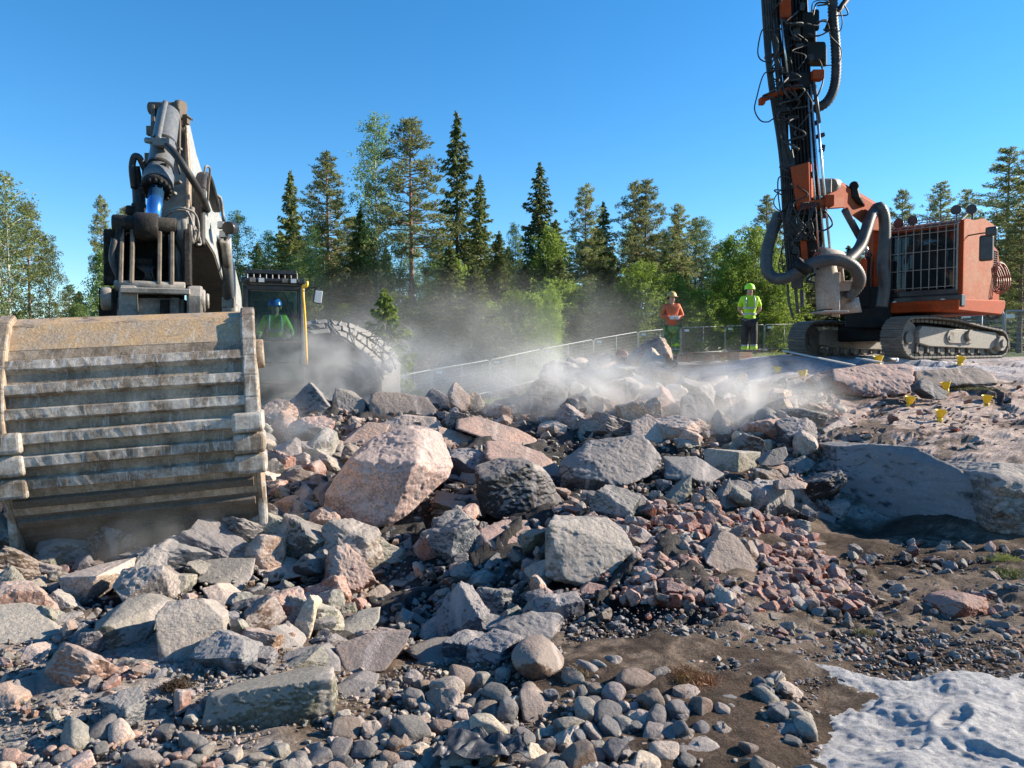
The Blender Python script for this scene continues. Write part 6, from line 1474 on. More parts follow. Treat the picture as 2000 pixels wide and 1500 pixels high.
f = MB(); boxp(f, 1566, 22, 1592, 75, MY - .1, .3); f.build('valve_block', M_blk2, mst, .03, 2); f = MB(); boxp(f, 1538, 140, 1588, 172, MY - .2, .4); boxp(f, 1530, 70, 1542, 100, MY - .15, .2); boxp(f, 1545, 395, 1612, 420, MY - .15, .4); f.cyl(at(1592, 20, MY), at(1592, 60, MY), .07); f.build('carriage', M_blk2, mst, .03, 2)
f = MB()
for (xa, ya, xb, yb) in ((1583, 165, 1612, 510), (1577, 175, 1600, 505), (1590, 160, 1622, 500), (1525, 30, 1540, 160)): f.cyl(at(xa, ya, MY - .22), at(xb, yb, MY - .22), .018 if xa != 1590 else .022, n=10)
f.build('drill_rod', M_chrome, mst)
f = MB(); f.cyl(at(1590, 165, MY - .22), at(1600, 240, MY - .22), .035); f.build('rod_coupling', M_duct, mst)
# lower hood with dust suction head
f = MB(); f.cyl(at(1612, 520, 13.9), at(1618, 604, 13.9), .20, .20, 22); f.cyl(at(1600, 505, 13.9), at(1640, 512, 14.0), .22, .2, 20); f.box(at(1632, 575, 13.75), (.14, .06, .8)); hd = f.build('dust_hood', M_sand, rig, .01)
f = MB(); f.box(at(1620, 610, 13.8), (.45, .6, .035)); f.build('hood_foot_plate', M_sand, hd, .008)
f = MB(); boxp(f, 1620, 548, 1668, 568, 13.9, .3); f.cyl(at(1640, 510, 13.9), at(1644, 550, 13.9), .05); f.bar(at(1614, 552, 13.8), at(1636, 604, 13.8), .05); f.bar(at(1634, 545, 13.8), at(1636, 604, 13.8), .05); f.build('rod_clamp', M_sand, hd, .01)
f = MB(); f.tube(curve([at(1636, 590, 14.1), at(1652, 580, 14.1), at(1668, 562, 14.1), at(1675, 545, 14.1)], 5), .11, 16); f.cyl(at(1654, 583, 14.2), at(1656, 612, 14.2), .20, .24, 18); f.build('suction_elbow', M_sand, hd)
f = MB(); boxp(f, 1545, 540, 1567, 562, MY - .1, .2); f.tube(curve([at(1553, 555, MY), at(1556, 590, MY), at(1560, 612, MY)], 5), .03); f.tube(curve([at(1538, 555, MY), at(1541, 590, MY), at(1549, 620, MY)], 5), .025); f.bar(at(1566, 565, MY), at(1567, 600, MY), .06); f.build('hanging_tool', M_duct, rig, .008)
# big corrugated hoses
f = MB(); f.corr(curve([at(1522, 418, 14.2), at(1506, 460, 14.1), at(1497, 500, 14.0), at(1500, 532, 13.9), at(1520, 545, 13.8), at(1550, 537, 13.7), at(1575, 520, 13.6), at(1605, 509, 13.55), at(1640, 508, 13.55), at(1665, 519, 13.6), at(1678, 540, 13.7), at(1674, 560, 13.9), at(1655, 582, 14.0)], 8), .105, .045, 16, .07); f.build('suction_hose', M_duct, rig)
f = MB(); f.corr(curve([at(1712, 408, 15.3), at(1700, 425, 15.1), at(1690, 455, 14.9), at(1678, 485, 14.7), at(1655, 510, 14.4), at(1640, 520, 14.2)], 8), .105, .05, 14, .06); f.build('air_hose', M_duct, rig)
f = MB(); f.corr(curve([at(1708, 412, 15.3), at(1718, 405, 15.2), at(1727, 425, 15.2), at(1728, 470, 15.2), at(1724, 520, 15.2), at(1728, 555, 15.2), at(1722, 600, 15.2)], 8), .11, .05, 14, .06); f.build('air_hose', M_duct, rig)
f = MB(); f.cyl(at(1562, 528, 13.62), at(1575, 514, 13.55), .16, n=16); f.build('hose_sleeve', M_blk2, rig)
# cable trunks and hoses along the mast
hz2 = random.Random(9)
f = MB()
for k in range(6):
    f.tube(curve([at(1486 + k * 5, -60, MY - .1), at(1493 + k * 5, 60, MY - .1), at(1499 + k * 5 + hz2.uniform(-3, 3), 130, MY - .15), at(1508 + k * 4, 200, MY - .1), at(1520 + k * 3 + hz2.uniform(-3, 3), 270, MY - .1), at(1526 + k * 5, 330, MY - .1), at(1530 + k * 4, 410, MY - .1), at(1535 + k * 5, 480, MY - .1), at(1540 + k * 5, 540, MY - .1)], 6), .028, 8)
for k in range(5):
    f.tube(curve([at(1505 + k * 9, -40, MY + .05), at(1508 + k * 8 + hz2.uniform(-8, 8), 40, MY), at(1515 + k * 7, 120, MY), at(1524 + k * 6, 210, MY), at(1530 + k * 6 + hz2.uniform(-5, 5), 300, MY), at(1536 + k * 6, 420, MY)], 6), .03, 8)
f.build('hydraulic_hose_bundle', M_rub_, mst)
f = MB(); f.corr(curve([at(1626, -60, MY), at(1627, 30, MY), at(1632, 90, MY), at(1633, 140, MY), at(1628, 175, MY), at(1614, 200, MY), at(1592, 213, MY)], 8), .085, .06, 12, .08)
f.build('cable_chain', M_rub_, mst)
f = MB(); f.tube([at(1668, -20, MY), at(1622, 42, MY), at(1615, 60, MY)], .055, 10); f.tube([at(1580, -30, MY), at(1562, 20, MY)], .05, 8); f.build('stay_tube', M_blk2, mst)
f = MB()
loops = [[(1500, 60), (1488, 60), (1480, 100), (1488, 118)], [(1492, 145), (1478, 190), (1474, 215), (1485, 235), (1500, 238), (1512, 232)], [(1500, 140), (1518, 140), (1520, 165), (1505, 180), (1490, 188)],
 [(1584, 120), (1600, 118), (1608, 150), (1600, 180), (1580, 205), (1550, 212)], [(1585, 25), (1588, 5), (1605, 0), (1618, 3)], [(1588, 30), (1594, 8), (1608, 5), (1618, 8)], [(1616, 45), (1622, 70), (1640, 90), (1643, 110), (1636, 125)], [(1595, 50), (1605, 40), (1615, 40)], [(1640, 20), (1648, 10), (1656, 28)], [(1540, 230), (1522, 245), (1524, 265), (1536, 281)],
 [(1528, 370), (1514, 385), (1512, 400), (1524, 412)], [(1545, 400), (1535, 440), (1545, 455), (1565, 440)], [(1600, 400), (1618, 420), (1625, 440), (1600, 452), (1580, 440)], [(1555, 420), (1530, 470), (1528, 510), (1535, 530)], [(1520, 350), (1524, 410), (1540, 455), (1560, 470), (1580, 430)], [(1536, 470), (1524, 500), (1522, 530), (1540, 535)], [(1512, 60), (1520, 90), (1507, 130)], [(1598, 70), (1620, 60), (1630, 55)], [(1640, 60), (1645, 40), (1638, 20)]]
for q in loops:
    f = MB(); cx_ = 1555 + q[0][1] * .1; q = [(q[0][0] + (20 if q[0][0] < cx_ - 30 else -20 if q[0][0] > cx_ + 30 else 0), q[0][1] - 4)] + q + [(q[-1][0] + (22 if q[-1][0] < cx_ - 30 else -22 if q[-1][0] > cx_ + 30 else 0), q[-1][1] + 3)]; f.tube(curve([at(x, y, MY - .3 + hz2.uniform(-.05, .15)) for x, y in q], 8), hz2.choice([.010, .012, .016]), 6); f.build('loose_hose', M_rub_, mst)
f = MB()
for k in range(12):
    x = hz2.uniform(1540, 1600); f.tube(curve([at(x, 395, MY - .35), at(x + hz2.uniform(-18, 10), 425, MY - .4), at(x + hz2.uniform(-25, 15), 450, MY - .35), at(x + hz2.uniform(-10, 10), 470, MY - .3)], 6), .011, 6)
for k in range(26):
    x, y = hz2.uniform(1520, 1585), hz2.uniform(-20, 500); x += (y - 250) * .08; xc = x
    q = [(x, y)]
    for j in range(4): q.append((xc + (hz2.uniform(-24, 24) if j < 3 else hz2.uniform(-6, 6)), q[-1][1] + hz2.uniform(0, 30)))
    f.tube(curve([at(a_, b_, MY - hz2.uniform(.1, .4)) for a_, b_ in q], 6), hz2.choice([.01, .013, .02]), 6)
for k in range(22):
    y = -10 + k * 25; x = 1528 + y * .085; f.box(at(x + hz2.uniform(-18, 60), y, MY - .15), (hz2.uniform(.06, .16), .1, hz2.uniform(.05, .14)), Matrix.Rotation(hz2.uniform(-.3, .3), 3, 'Y'))
f.build('cable_tangle', M_rub_, mst)
# ---------------- fence ----------------
M_galv = paint('galvanised_steel', (.27, .285, .29), .5, metal=0, bump=0)
M_plate = paint('white_fence_tag', (.75, .75, .73), .6, bump=0)
M_foot = paint('concrete_foot', (.35, .34, .33), .9, bump=.1)
FP = [(735, 741, 39.5), (775, 735, 40.5), (843, 722, 42), (957, 703, 44.5), (1057, 682, 47.5), (1159, 663, 50.5), (1246, 648, 53.5), (1330, 640, 56), (1416, 637, 57), (1493, 634, 58), (1570, 633, 59), (1645, 632, 59), (1720, 631, 58), (1800, 628, 56), (1882, 622, 46), (1960, 607, 36)]
place = ['behind the right edge of the blasting mat', 'lowest, next to the blasting mat', 'just right of the mat, over bright grass', 'over the knobbly tan boulder', 'left of the far heap', 'just left of the two crest boulders', 'behind the two crest boulders', 'behind the orange worker', 'between the two workers', 'behind the yellow worker', 'left of the drill mast', 'behind the hood of the drill rig', 'behind the front of the drill tracks', 'behind the drill rig cab', 'at the rear of the drill rig']
FP2 = [(1877, 607, 33), (1962, 607, 31), (2050, 607, 29)]
def panel(a, b, lab):
    A = at(*a); B = at(*b); d = B - A; d2 = Vector((d.x, d.y, 0)); L_ = d2.length; H = 2.0
    r = empty('fence_panel', (A.x, A.y, A.z - H)); tag(r, lab, 'fence panel', 'mesh fence panels in front of the forest')
    e = d.normalized() * .04; A2, B2 = A + e, B - e; dn = Vector((0, 0, -(H - .08))); thk = .032
    f = MB(); c = [A2 + Vector((0, 0, -.12)), A2 + d * .03, B2 - d * .03, B2 + Vector((0, 0, -.12))]
    f.tube([A2 + dn, c[0], c[1], c[2], c[3], B2 + dn], thk, 6); M_ = (A2 + B2) / 2; f.tube([M_, M_ + dn], thk * .8, 6); f.tube([A2 + dn * .97, B2 + dn * .97], thk * .8, 5)
    f.build('panel_frame', M_galv, r)
    f = MB()
    for k in range(1, 36): q = A2.lerp(B2, k / 36); f.tube([q, q + dn * .97], .0055, 3, cap=False)
    for k in range(1, 9): q = dn * (k / 9); f.tube([A2 + q, B2 + q], .006, 3, cap=False)
    f.build('wire_mesh', M_galv, r)
    f = MB(); q = A2.lerp(B2, .12) + Vector((0, -.03, -.22)); f.box(q, (.34, .01, .16)); f.build('tag_plate', M_plate, r)
    f = MB(); f.box(A + Vector((0, 0, -H + .06)), (.25, .7, .14)); f.build('concrete_foot', M_foot, r, .02)
for i in range(len(FP) - 1):
    panel(FP[i], FP[i + 1], 'grey wire mesh fence panel ' + place[i])
for i in range(2): panel(FP2[i], FP2[i + 1], ['near fence panel right behind the hose coils of the drill rig', 'near fence panel cut off by the right edge of the picture'][i])

# ---------------- cartons on the ledge ----------------
M_card = paint('brown_cardboard', (.42, .27, .16), .85, dirt=(.36, .22, .13), scale=3, bump=.05, contrast=.3)
M_tape = paint('pale_tape', (.55, .36, .25), .5, bump=0)
M_cprint = paint('red_carton_print', (.45, .12, .07), .7, bump=0)
for i, (x0, x1, yt, yb, Y, lab) in enumerate([(1261, 1311, 692, 715, 17.4, 'largest carton, leftmost of the row, with a bright right end'), (1328, 1350, 691, 708, 17.9, 'small reddish carton right of the orange worker'), (1350, 1391, 688, 706, 17.6, 'long carton with a bright right end, in the middle of the row'), (1391, 1416, 688, 705, 18.2, 'plain carton directly left of the darkest one'), (1417, 1440, 687, 703, 18.4, 'dark carton partly hidden left of the yellow worker'), (1437, 1467, 688, 702, 18.0, 'low carton at the feet of the yellow worker')]):
    a, b = at(x0, yt, Y), at(x1, yb, Y); w, h = b.x - a.x, a.z - b.z; d = .38; h = max(h, .2)
    r = empty('cardboard_box', ((a.x + b.x) / 2, Y + d / 2, a.z - h)); tag(r, lab, 'carton', 'cartons standing in a row by the workers')
    rot = Matrix.Translation(((a.x + b.x) / 2, Y + d / 2, a.z - h / 2)) @ Matrix.Rotation(R([14, -4, 10, 3, -6, 18][i]), 4, 'Z')
    f = MB(rot); f.box((0, 0, 0), (w, d, h)); f.build('box_body', M_card, r, .004)
    f = MB(rot); f.box((0, 0, h / 2 + .002), (w * .99, .06, .004)); f.box((0, -d / 2 - .003, h * .12), (w * .97, .004, .012)); f.build('tape', M_tape, r)
    f = MB(rot); f.box((w * .22, -d / 2 - .003, -.01), (w * .28, .004, h * .45)); f.build('printed_mark', M_cprint, r)
# ---------------- yellow hole cups ----------------
M_cup = paint('yellow_plastic', (.86, .52, .015), .4, bump=0)
M_cupo = paint('dirty_olive_plastic', (.34, .27, .08), .5, bump=0)
def cup(px, py, w, label, mt=None, tilt=(0, 0)):
    q = cast(px, py + 2); Y = q.y if q else 14.5
    if not q: q = at(px, py + 2, Y)
    q = at(px, py + 2, Y); r = w / FPX * Y / 2; g = ground(q.x, q.y); base = Vector((q.x, q.y, max(q.z, g - .0)))
    ro = empty('hole_cup', base); tag(ro, label, 'hole cup', 'plastic cups marking the drill holes')
    T = Matrix.Rotation(R(tilt[0]), 4, 'X') @ Matrix.Rotation(R(tilt[1]), 4, 'Y'); h = r * 1.35
    f = MB(); f.lathe([(r * .10, 0), (r * .55, .0), (r * .62, h * .25), (r * .97, h * .93), (r * 1.04, h), (r * 1.0, h * 1.01), (r * .92, h * .96), (r * .58, h * .3), (r * .05, h * .22)], base, n=24, M2=T.to_3x3()); f.build('cup_shell', mt or M_cup, ro)
    f = MB(); f.cyl(base + T.to_3x3() @ Vector((0, 0, -.10)), base + T.to_3x3() @ Vector((0, 0, .005)), r * .42, r * .5, 14); f.build('cup_spout', mt or M_cup, ro)
cup(1517, 731, 17, 'yellow cup farthest left on the dusty slope', None, (6, 5)); cup(1568, 735, 19, 'low yellow cup just left of the red-brown leaning boulder', None, (-10, 0))
cup(1716, 706, 19, 'yellow cup beside the spray can in front of the drill tracks', None, (8, -6)); cup(1875, 706, 18, 'yellow cup in front of the rear of the drill tracks', None, (10, 8))
cup(1848, 757, 19, 'yellow cup at the tip of the slanted dark slab', None, (0, -8)); cup(1776, 786, 20, 'yellow cup below the pink fractured ledge', None, (8, 5))
cup(1927, 784, 20, 'yellow cup farthest right, on the pale bedrock', None, (8, 0)); cup(1836, 813, 21, 'nearest yellow cup, lowest on the shelf with a long shadow', None, (10, 3))
cup(1511, 692, 14, 'dirty olive cup beside the left end of the white stakes', M_cupo); cup(1412, 704, 13, 'dull yellow cup in the dust below the cartons', M_cupo); cup(1743, 697, 13, 'olive cup in the shade between the drill tracks', M_cupo)
# stakes, spray can
M_stake = paint('white_stake', (.60, .55, .48), .7, bump=.05)
f = MB(); a, b = at(1530, 687, 15.6), at(1668, 719, 13.0); f.bar(a + Vector((0, 0, .02)), b + Vector((0, 0, .05)), .06, .025); o = f.build('wooden_stake', M_stake, None, .004); tag(o, 'longer pale wooden stake lying across the ledge', 'stake', 'pale stakes on the ledge')
f = MB(); a, b = at(1674, 702, 14.6), at(1722, 712, 13.4); f.bar(a + Vector((0, 0, .03)), b + Vector((0, 0, .04)), .06, .025); o = f.build('wooden_stake', M_stake, None, .004); tag(o, 'shorter pale wooden stake ending at a yellow cup', 'stake', 'pale stakes on the ledge')
q = at(1741, 706, 13.9); can = empty('spray_can', q); tag(can, 'dark spray can lying on its side beside the yellow cup', 'spray can')
f = MB(); f.cyl(q + Vector((-.14, 0, .03)), q + Vector((.08, .03, .03)), .04, n=18); f.build('can_body', M_duct, can); f = MB(); f.cyl(q + Vector((.08, .03, .03)), q + Vector((.13, .035, .03)), .04, .036, n=18); f.build('can_cap', M_plate, can)
# tuft of dry moss and grass in the foreground, grass clumps
def tuft(px, py, wid, n, label, c1, c2, hgt, name='grass_tuft', cat='grass tuft'):
    q = cast(px, py); rs = np.random.RandomState(int(px)); W = wid / FPX * q.y / 2
    m_ = leaf_mat('tuft_blades_%d' % int(px), c1, c2, .3)
    x = rs.normal(size=n) * W * .5; y = rs.normal(size=n) * W * .35; z = np.abs(rs.normal(size=n)) * hgt * .3 * np.exp(-(x / W) ** 2)
    V, F = cards(rs, np.stack([q.x + x, q.y + y, q.z + .02 + z], -1), np.stack([rs.normal(size=n) * .8, rs.normal(size=n) * .8, .6 + np.abs(rs.normal(size=n)) * .3], -1), hgt * .6, .004)
    me = mesh_np(name, V - np.array(q), F); o = link_mesh(name, me, None, m_); o.location = q; tag(o, label, cat)
tuft(1340, 1345, 110, 3200, 'reddish-brown tuft of dry moss in the front, above the big cobbles', (.16, .11, .04), (.28, .10, .06), .07, 'moss_tuft', 'moss')
tuft(1125, 1330, 70, 900, 'brown root fibres hanging beside the large rounded boulder', (.14, .10, .06), (.2, .14, .08), .07, 'root_tuft', 'roots')
tuft(345, 1353, 60, 900, 'dark clod of roots on top of the cracked grey slab', (.07, .045, .03), (.14, .09, .05), .05, 'root_tuft', 'roots')
tuft(1980, 1130, 90, 1200, 'green grass patch at the right edge of the dark soil', (.10, .13, .03), (.2, .22, .06), .06)
tuft(1960, 1100, 60, 800, 'smaller green grass patch just above the one at the right edge', (.10, .13, .03), (.2, .22, .06), .06)
tuft(1905, 765, 70, 700, 'low moss and grass patch between two yellow cups', (.10, .11, .03), (.17, .16, .05), .06)
tuft(1690, 1245, 40, 500, 'thin dry grass tuft above the pale dust', (.16, .14, .06), (.2, .18, .09), .04)
# grass on the verge by the fence
rs = np.random.RandomState(3); n = 60000
yy = rs.uniform(26, 58, n); uu = rs.uniform(-.36, .36, n); xx = uu * yy; zz = smooth_h(xx, yy)
V, F = cards(rs, np.stack([xx, yy, zz + .12], -1), np.stack([rs.normal(size=n) * .4, rs.normal(size=n) * .4, np.ones(n)], -1), .35, .06)
me = mesh_np('grass', V, F); M_gr = leaf_mat('verge_grass', (.13, .19, .04), (.22, .24, .08), .4)
tag(link_mesh('grass', me, None, M_gr), 'sunlit grass and weeds on the verge in front of the fence', None, None, 'stuff')

# ---------------- people ----------------
M_skin = paint('skin', (.52, .30, .22), .5, bump=0)
def skin_mesh(name, joints, edges, mat, parent, root=0, sub=2):
    """joints: {key: (pos, radius)}; a continuous skin grown along the edges"""
    keys = list(joints); me = bpy.data.meshes.new(name); off = Vector(root_of(parent).location) if parent else Vector()
    me.from_pydata([Vector(joints[k][0]) - off for k in keys], [(keys.index(a), keys.index(b)) for a, b in edges], []); me.update()
    o = link_mesh(name, me, parent, mat)
    md = o.modifiers.new('skin', 'SKIN'); md.use_smooth_shade = True
    for i, k in enumerate(keys):
        r = joints[k][1]; me.skin_vertices[0].data[i].radius = r if isinstance(r, tuple) else (r, r); me.skin_vertices[0].data[i].use_root = (i == root)
    sb = o.modifiers.new('sub', 'SUBSURF'); sb.levels = sub; sb.render_levels = sub
    return o
def hand(J, E, key, wrist, d, side, s=1.0):
    """palm, four bent fingers of unequal length and a thumb, in direction d; side = direction of the thumb"""
    d = d.normalized(); side = side.normalized(); nrm = d.cross(side).normalized()
    pal = wrist + d * .07; J[key + 'palm'] = (pal, (.030, .018)); E.append((key, key + 'palm'))
    for i, (sp, ln) in enumerate(((.028, .070), (.010, .080), (-.009, .075), (-.027, .060))):
        a = pal + d * .035 + side * sp; J[key + 'f%da' % i] = (a, .0095); J[key + 'f%db' % i] = (a + d * ln * .5 + nrm * .012, .0085); J[key + 'f%dc' % i] = (a + d * ln * .8 + nrm * .035, .007)
        E += [(key + 'palm', key + 'f%da' % i), (key + 'f%da' % i, key + 'f%db' % i), (key + 'f%db' % i, key + 'f%dc' % i)]
    J[key + 'ta'] = (wrist + d * .04 + side * .035, .011); J[key + 'tb'] = (wrist + d * .08 + side * .055, .0095); E += [(key, key + 'ta'), (key + 'ta', key + 'tb')]
def person(base, yaw, label, pose, cols, H=1.8, lean=0.0, hat='round', pants_bands=True, glasses=False):
    """local frame: x = the person's left as seen by the camera's right, -y = facing the camera"""
    S = H / 1.8; M_ = Matrix.Translation(base) @ Matrix.Rotation(R(yaw), 4, 'Z') @ Matrix.Scale(S, 4)
    def W(x, y, z): return M_ @ Vector((x, y, z))
    r = empty('person', base); tag(r, label, 'person', None)
    J, E = {}, []
    def jt(k, x, y, z, rad): J[k] = (W(x, y, z), rad)
    jt('pelvis', 0, 0, .95, (.13, .10)); jt('waist', 0, 0, 1.10, (.125, .095)); jt('chest', 0, .0, 1.32, (.155, .11)); jt('neckb', 0, .005, 1.48, (.07, .06)); jt('neck', 0, -.005, 1.53, .062)
    jt('skull', 0, -.01, 1.65, (.102, .115)); jt('crown', 0, 0, 1.75, (.085, .10)); jt('jaw', 0, -.03, 1.58, (.082, .085)); jt('nose', 0, -.125, 1.635, .018)
    E += [('pelvis', 'waist'), ('waist', 'chest'), ('chest', 'neckb'), ('neckb', 'neck'), ('neck', 'jaw'), ('jaw', 'skull'), ('skull', 'crown'), ('skull', 'nose')]
    if pose != 'sit':
        for s_, n_ in ((-1, 'l'), (1, 'r')):
            fw = -.10 if (s_ > 0) else .06
            jt(n_ + 'hip', s_ * .095, 0, .90, .085); jt(n_ + 'knee', s_ * .105, fw * .5 - .02, .49, .056); jt(n_ + 'ank', s_ * .105, fw * .6 + .02, .09, .042); jt(n_ + 'toe', s_ * .13, fw * .6 - .14, .045, (.04, .03))
            E += [('pelvis', n_ + 'hip'), (n_ + 'hip', n_ + 'knee'), (n_ + 'knee', n_ + 'ank'), (n_ + 'ank', n_ + 'toe')]
    else:
        for s_, n_ in ((-1, 'l'), (1, 'r')):
            jt(n_ + 'hip', s_ * .10, -.05, .90, .085); jt(n_ + 'knee', s_ * .15, -.48, .92, .06); jt(n_ + 'ank', s_ * .15, -.55, .50, .042); jt(n_ + 'toe', s_ * .16, -.68, .46, (.04, .03))
            E += [('pelvis', n_ + 'hip'), (n_ + 'hip', n_ + 'knee'), (n_ + 'knee', n_ + 'ank'), (n_ + 'ank', n_ + 'toe')]
    arms = {'behind': {-1: ((-.27, .06, 1.17), (-.12, .17, 1.0)), 1: ((.29, .08, 1.17), (.10, .17, .98))},
            'hold': {-1: ((-.27, .02, 1.16), (-.09, -.22, 1.12)), 1: ((.30, .02, 1.16), (.08, -.22, 1.10))},
            'sit': {-1: ((-.30, -.05, 1.15), (-.28, -.32, 1.10)), 1: ((.30, -.05, 1.15), (.27, -.32, 1.10))}}[pose]
    for s_, n_ in ((-1, 'l'), (1, 'r')):
        el, wr = arms[s_]; jt(n_ + 'sh', s_ * .185, 0, 1.43, .062); jt(n_ + 'el', *el, .042); jt(n_ + 'wr', *wr, .027)
        E += [('chest', n_ + 'sh'), (n_ + 'sh', n_ + 'el'), (n_ + 'el', n_ + 'wr')]
        d = (J[n_ + 'wr'][0] - J[n_ + 'el'][0]); hand(J, E, n_ + 'wr', J[n_ + 'wr'][0], d, M_.to_3x3() @ Vector((0, 0, 1)), S)
    for k in list(J): J[k] = (J[k][0], tuple(q * S for q in J[k][1]) if isinstance(J[k][1], tuple) else J[k][1] * S)
    skin_mesh('body', J, E, M_skin, r, list(J).index('pelvis'), 1)
    # shirt
    sj, se = {}, []
    def cp(k, g): sj[k] = (J[k][0], tuple(q + g for q in J[k][1]) if isinstance(J[k][1], tuple) else J[k][1] + g)
    cp('pelvis', .028); cp('waist', .035); cp('chest', .035); cp('neckb', .012); se += [('pelvis', 'waist'), ('waist', 'chest'), ('chest', 'neckb')]
    for n_ in 'lr':
        cp(n_ + 'sh', .026); se.append(('chest', n_ + 'sh'))
        if cols.get('long'):
            cp(n_ + 'el', .024); q = J[n_ + 'el'][0].lerp(J[n_ + 'wr'][0], .88); sj[n_ + 'cu'] = (q, .042); se += [(n_ + 'sh', n_ + 'el'), (n_ + 'el', n_ + 'cu')]
        else:
            q = J[n_ + 'sh'][0].lerp(J[n_ + 'el'][0], .82); sj[n_ + 'cu'] = (q, .068); se.append((n_ + 'sh', n_ + 'cu'))
    hem = W(0, 0, .885); sj['hem'] = (hem, (.175, .14)); se.append(('hem', 'pelvis'))
    skin_mesh('shirt', sj, se, cols['shirt'], r, 0, 2)
    # trousers
    tj = {'pelvis': (W(0, 0, .90), (.195, .155))}; te_ = []
    for n_ in 'lr':
        tj[n_ + 'hip'] = (J[n_ + 'hip'][0] - Vector((0, 0, .06)), .125); tj[n_ + 'knee'] = (J[n_ + 'knee'][0], .100); tj[n_ + 'ank'] = (J[n_ + 'ank'][0] + Vector((0, 0, .03)), .088)
        te_ += [('pelvis', n_ + 'hip'), (n_ + 'hip', n_ + 'knee'), (n_ + 'knee', n_ + 'ank')]
    tr = skin_mesh('trousers', tj, te_, cols['pants'], r, 0, 2)
    for n_ in 'lr':
        f = MB(); a = J[n_ + 'ank'][0]; f.tube(curve([a + Vector((0, .05, -.03)), a + (J[n_ + 'toe'][0] - a) * .5 + Vector((0, 0, .0)), J[n_ + 'toe'][0] + Vector((0, 0, .005))], 4), .05, 10, rr=None); f.build('boot', M_rub_, r)
        if cols.get('cuff'):
            for q0, q1, mt in cols['cuff']:
                a, b = J[n_ + 'knee'][0], J[n_ + 'ank'][0] + Vector((0, 0, .03))
                f = MB(); f.tube([a.lerp(b, q0), a.lerp(b, q1)], .09, 14, rr=[.088, .092]); f.build('reflective_cuff', mt, r)
    # vest bands
    if cols.get('band'):
        for zz in (1.02, 1.17):
            f = MB(M_); n = 26
            ring = [(math.cos(6.283 * k / n), math.sin(6.283 * k / n)) for k in range(n)]
            sec = []
            for k in range(n + 1):
                c, s_ = ring[k % n]; sec.append([((.176 if zz < 1.1 else .178) * c, .142 * s_, zz), ((.176 if zz < 1.1 else .180) * c, .144 * s_, zz + .045)])
            f.loft(sec, closed=False, smooth=True); f.build('reflective_band', cols['band'], r)
        for s_ in (-1, 1):
            f = MB(M_); f.tube(curve([Vector((s_ * .11, -.135, 1.19)), Vector((s_ * .115, -.150, 1.32)), Vector((s_ * .11, -.12, 1.43)), Vector((s_ * .10, -.04, 1.50))], 5), .02, 6); f.build('shoulder_stripe', cols['band'], r)
    # face
    f = MB(M_)
    for s_ in (-1, 1): f.lathe([(.0, -.009), (.009, 0), (0, .009)], (s_ * .036, -.108, 1.652), n=8)
    f.build('eyes', M_rub_, r)
    f = MB(M_); f.tube([Vector((-.022, -.090, 1.607)), Vector((0, -.095, 1.605)), Vector((.022, -.090, 1.607))], .005, 6); f.build('mouth', M_lip, r)
    f = MB(M_)
    for s_ in (-1, 1): f.lathe([(0, -.02), (.038, -.016), (.040, .016), (0, .02)], (s_ * .100, .005, 1.645), 'X', 10)
    f.build('ear', M_skin, r) if not cols.get('muff') else f.build('ear_muff', cols['muff'], r)
    # helmet
    f = MB(M_); f.lathe([(.140, .0), (.134, .01), (.132, .04), (.118, .09), (.082, .135), (.03, .155), (0, .157)], (0, .0, 1.675), n=24); 
    f.loft([[(-.10, -.09, 1.695), (.10, -.09, 1.695), (.10, -.09, 1.685), (-.10, -.09, 1.685)], [(-.07, -.155, 1.68), (.07, -.155, 1.68), (.07, -.155, 1.672), (-.07, -.155, 1.672)]])
    if hat == 'brim': f.lathe([(.12, .006), (.175, -.004), (.178, -.010), (.12, -.006)], (0, 0, 1.69), n=24)
    f.build('helmet', cols['helmet'], r)
    f = MB(M_); f.lathe([(.070, -.08), (.088, -.03), (.088, .03)], (0, .030, 1.67), n=16); f.build('hair', M_hair, r)
    if glasses:
        f = MB(M_); f.box((0, -.100, 1.664), (.13, .02, .035)); f.build('safety_glasses', M_rub_, r)
    return r, J, W
M_lip = paint('lips', (.35, .13, .11), .5, bump=0); M_hair = paint('brown_hair', (.06, .04, .03), .7, bump=.2)
M_hv = paint('hi_vis_yellow', (.55, .90, .02), .6, dirt=(.50, .80, .02), scale=8, bump=.25, bscale=14)
M_hvh = paint('hi_vis_helmet', (.50, .92, .02), .3, bump=0)
M_hvo = paint('hi_vis_orange', (.72, .16, .06), .7, dirt=(.62, .14, .05), scale=8, bump=.25, bscale=14)
M_band = paint('reflective_silver', (.42, .46, .46), .35, bump=0)
M_blkp = paint('black_work_trousers', (.022, .021, .022), .8, dirt=(.05, .045, .04), scale=8, bump=.25, bscale=14)
M_grp = paint('green_striped_trousers', (.10, .13, .07), .8, dirt=(.30, .45, .12), dirt_amt=.45, scale=7, bump=.25)
M_hel2 = paint('yellow_brown_helmet', (.50, .33, .08), .45, bump=0)
M_blue = paint('blue_helmet', (.02, .13, .42), .22, bump=0)
M_yem = paint('yellow_muff', (.80, .70, .05), .4, bump=0)
M_grn = paint('hi_vis_green_jacket', (.45, .75, .04), .6, dirt=(.10, .18, .06), dirt_amt=.35, scale=9, bump=.2)
b = at(1463, 692, 19.7); person(b, -8, 'worker in a bright yellow shirt and helmet and black trousers, hands behind the back', 'behind', dict(shirt=M_hv, pants=M_blkp, helmet=M_hvh, band=M_band, muff=M_rub_, cuff=[(.74, .98, M_hv), (.64, .72, M_band)]), 1.80)
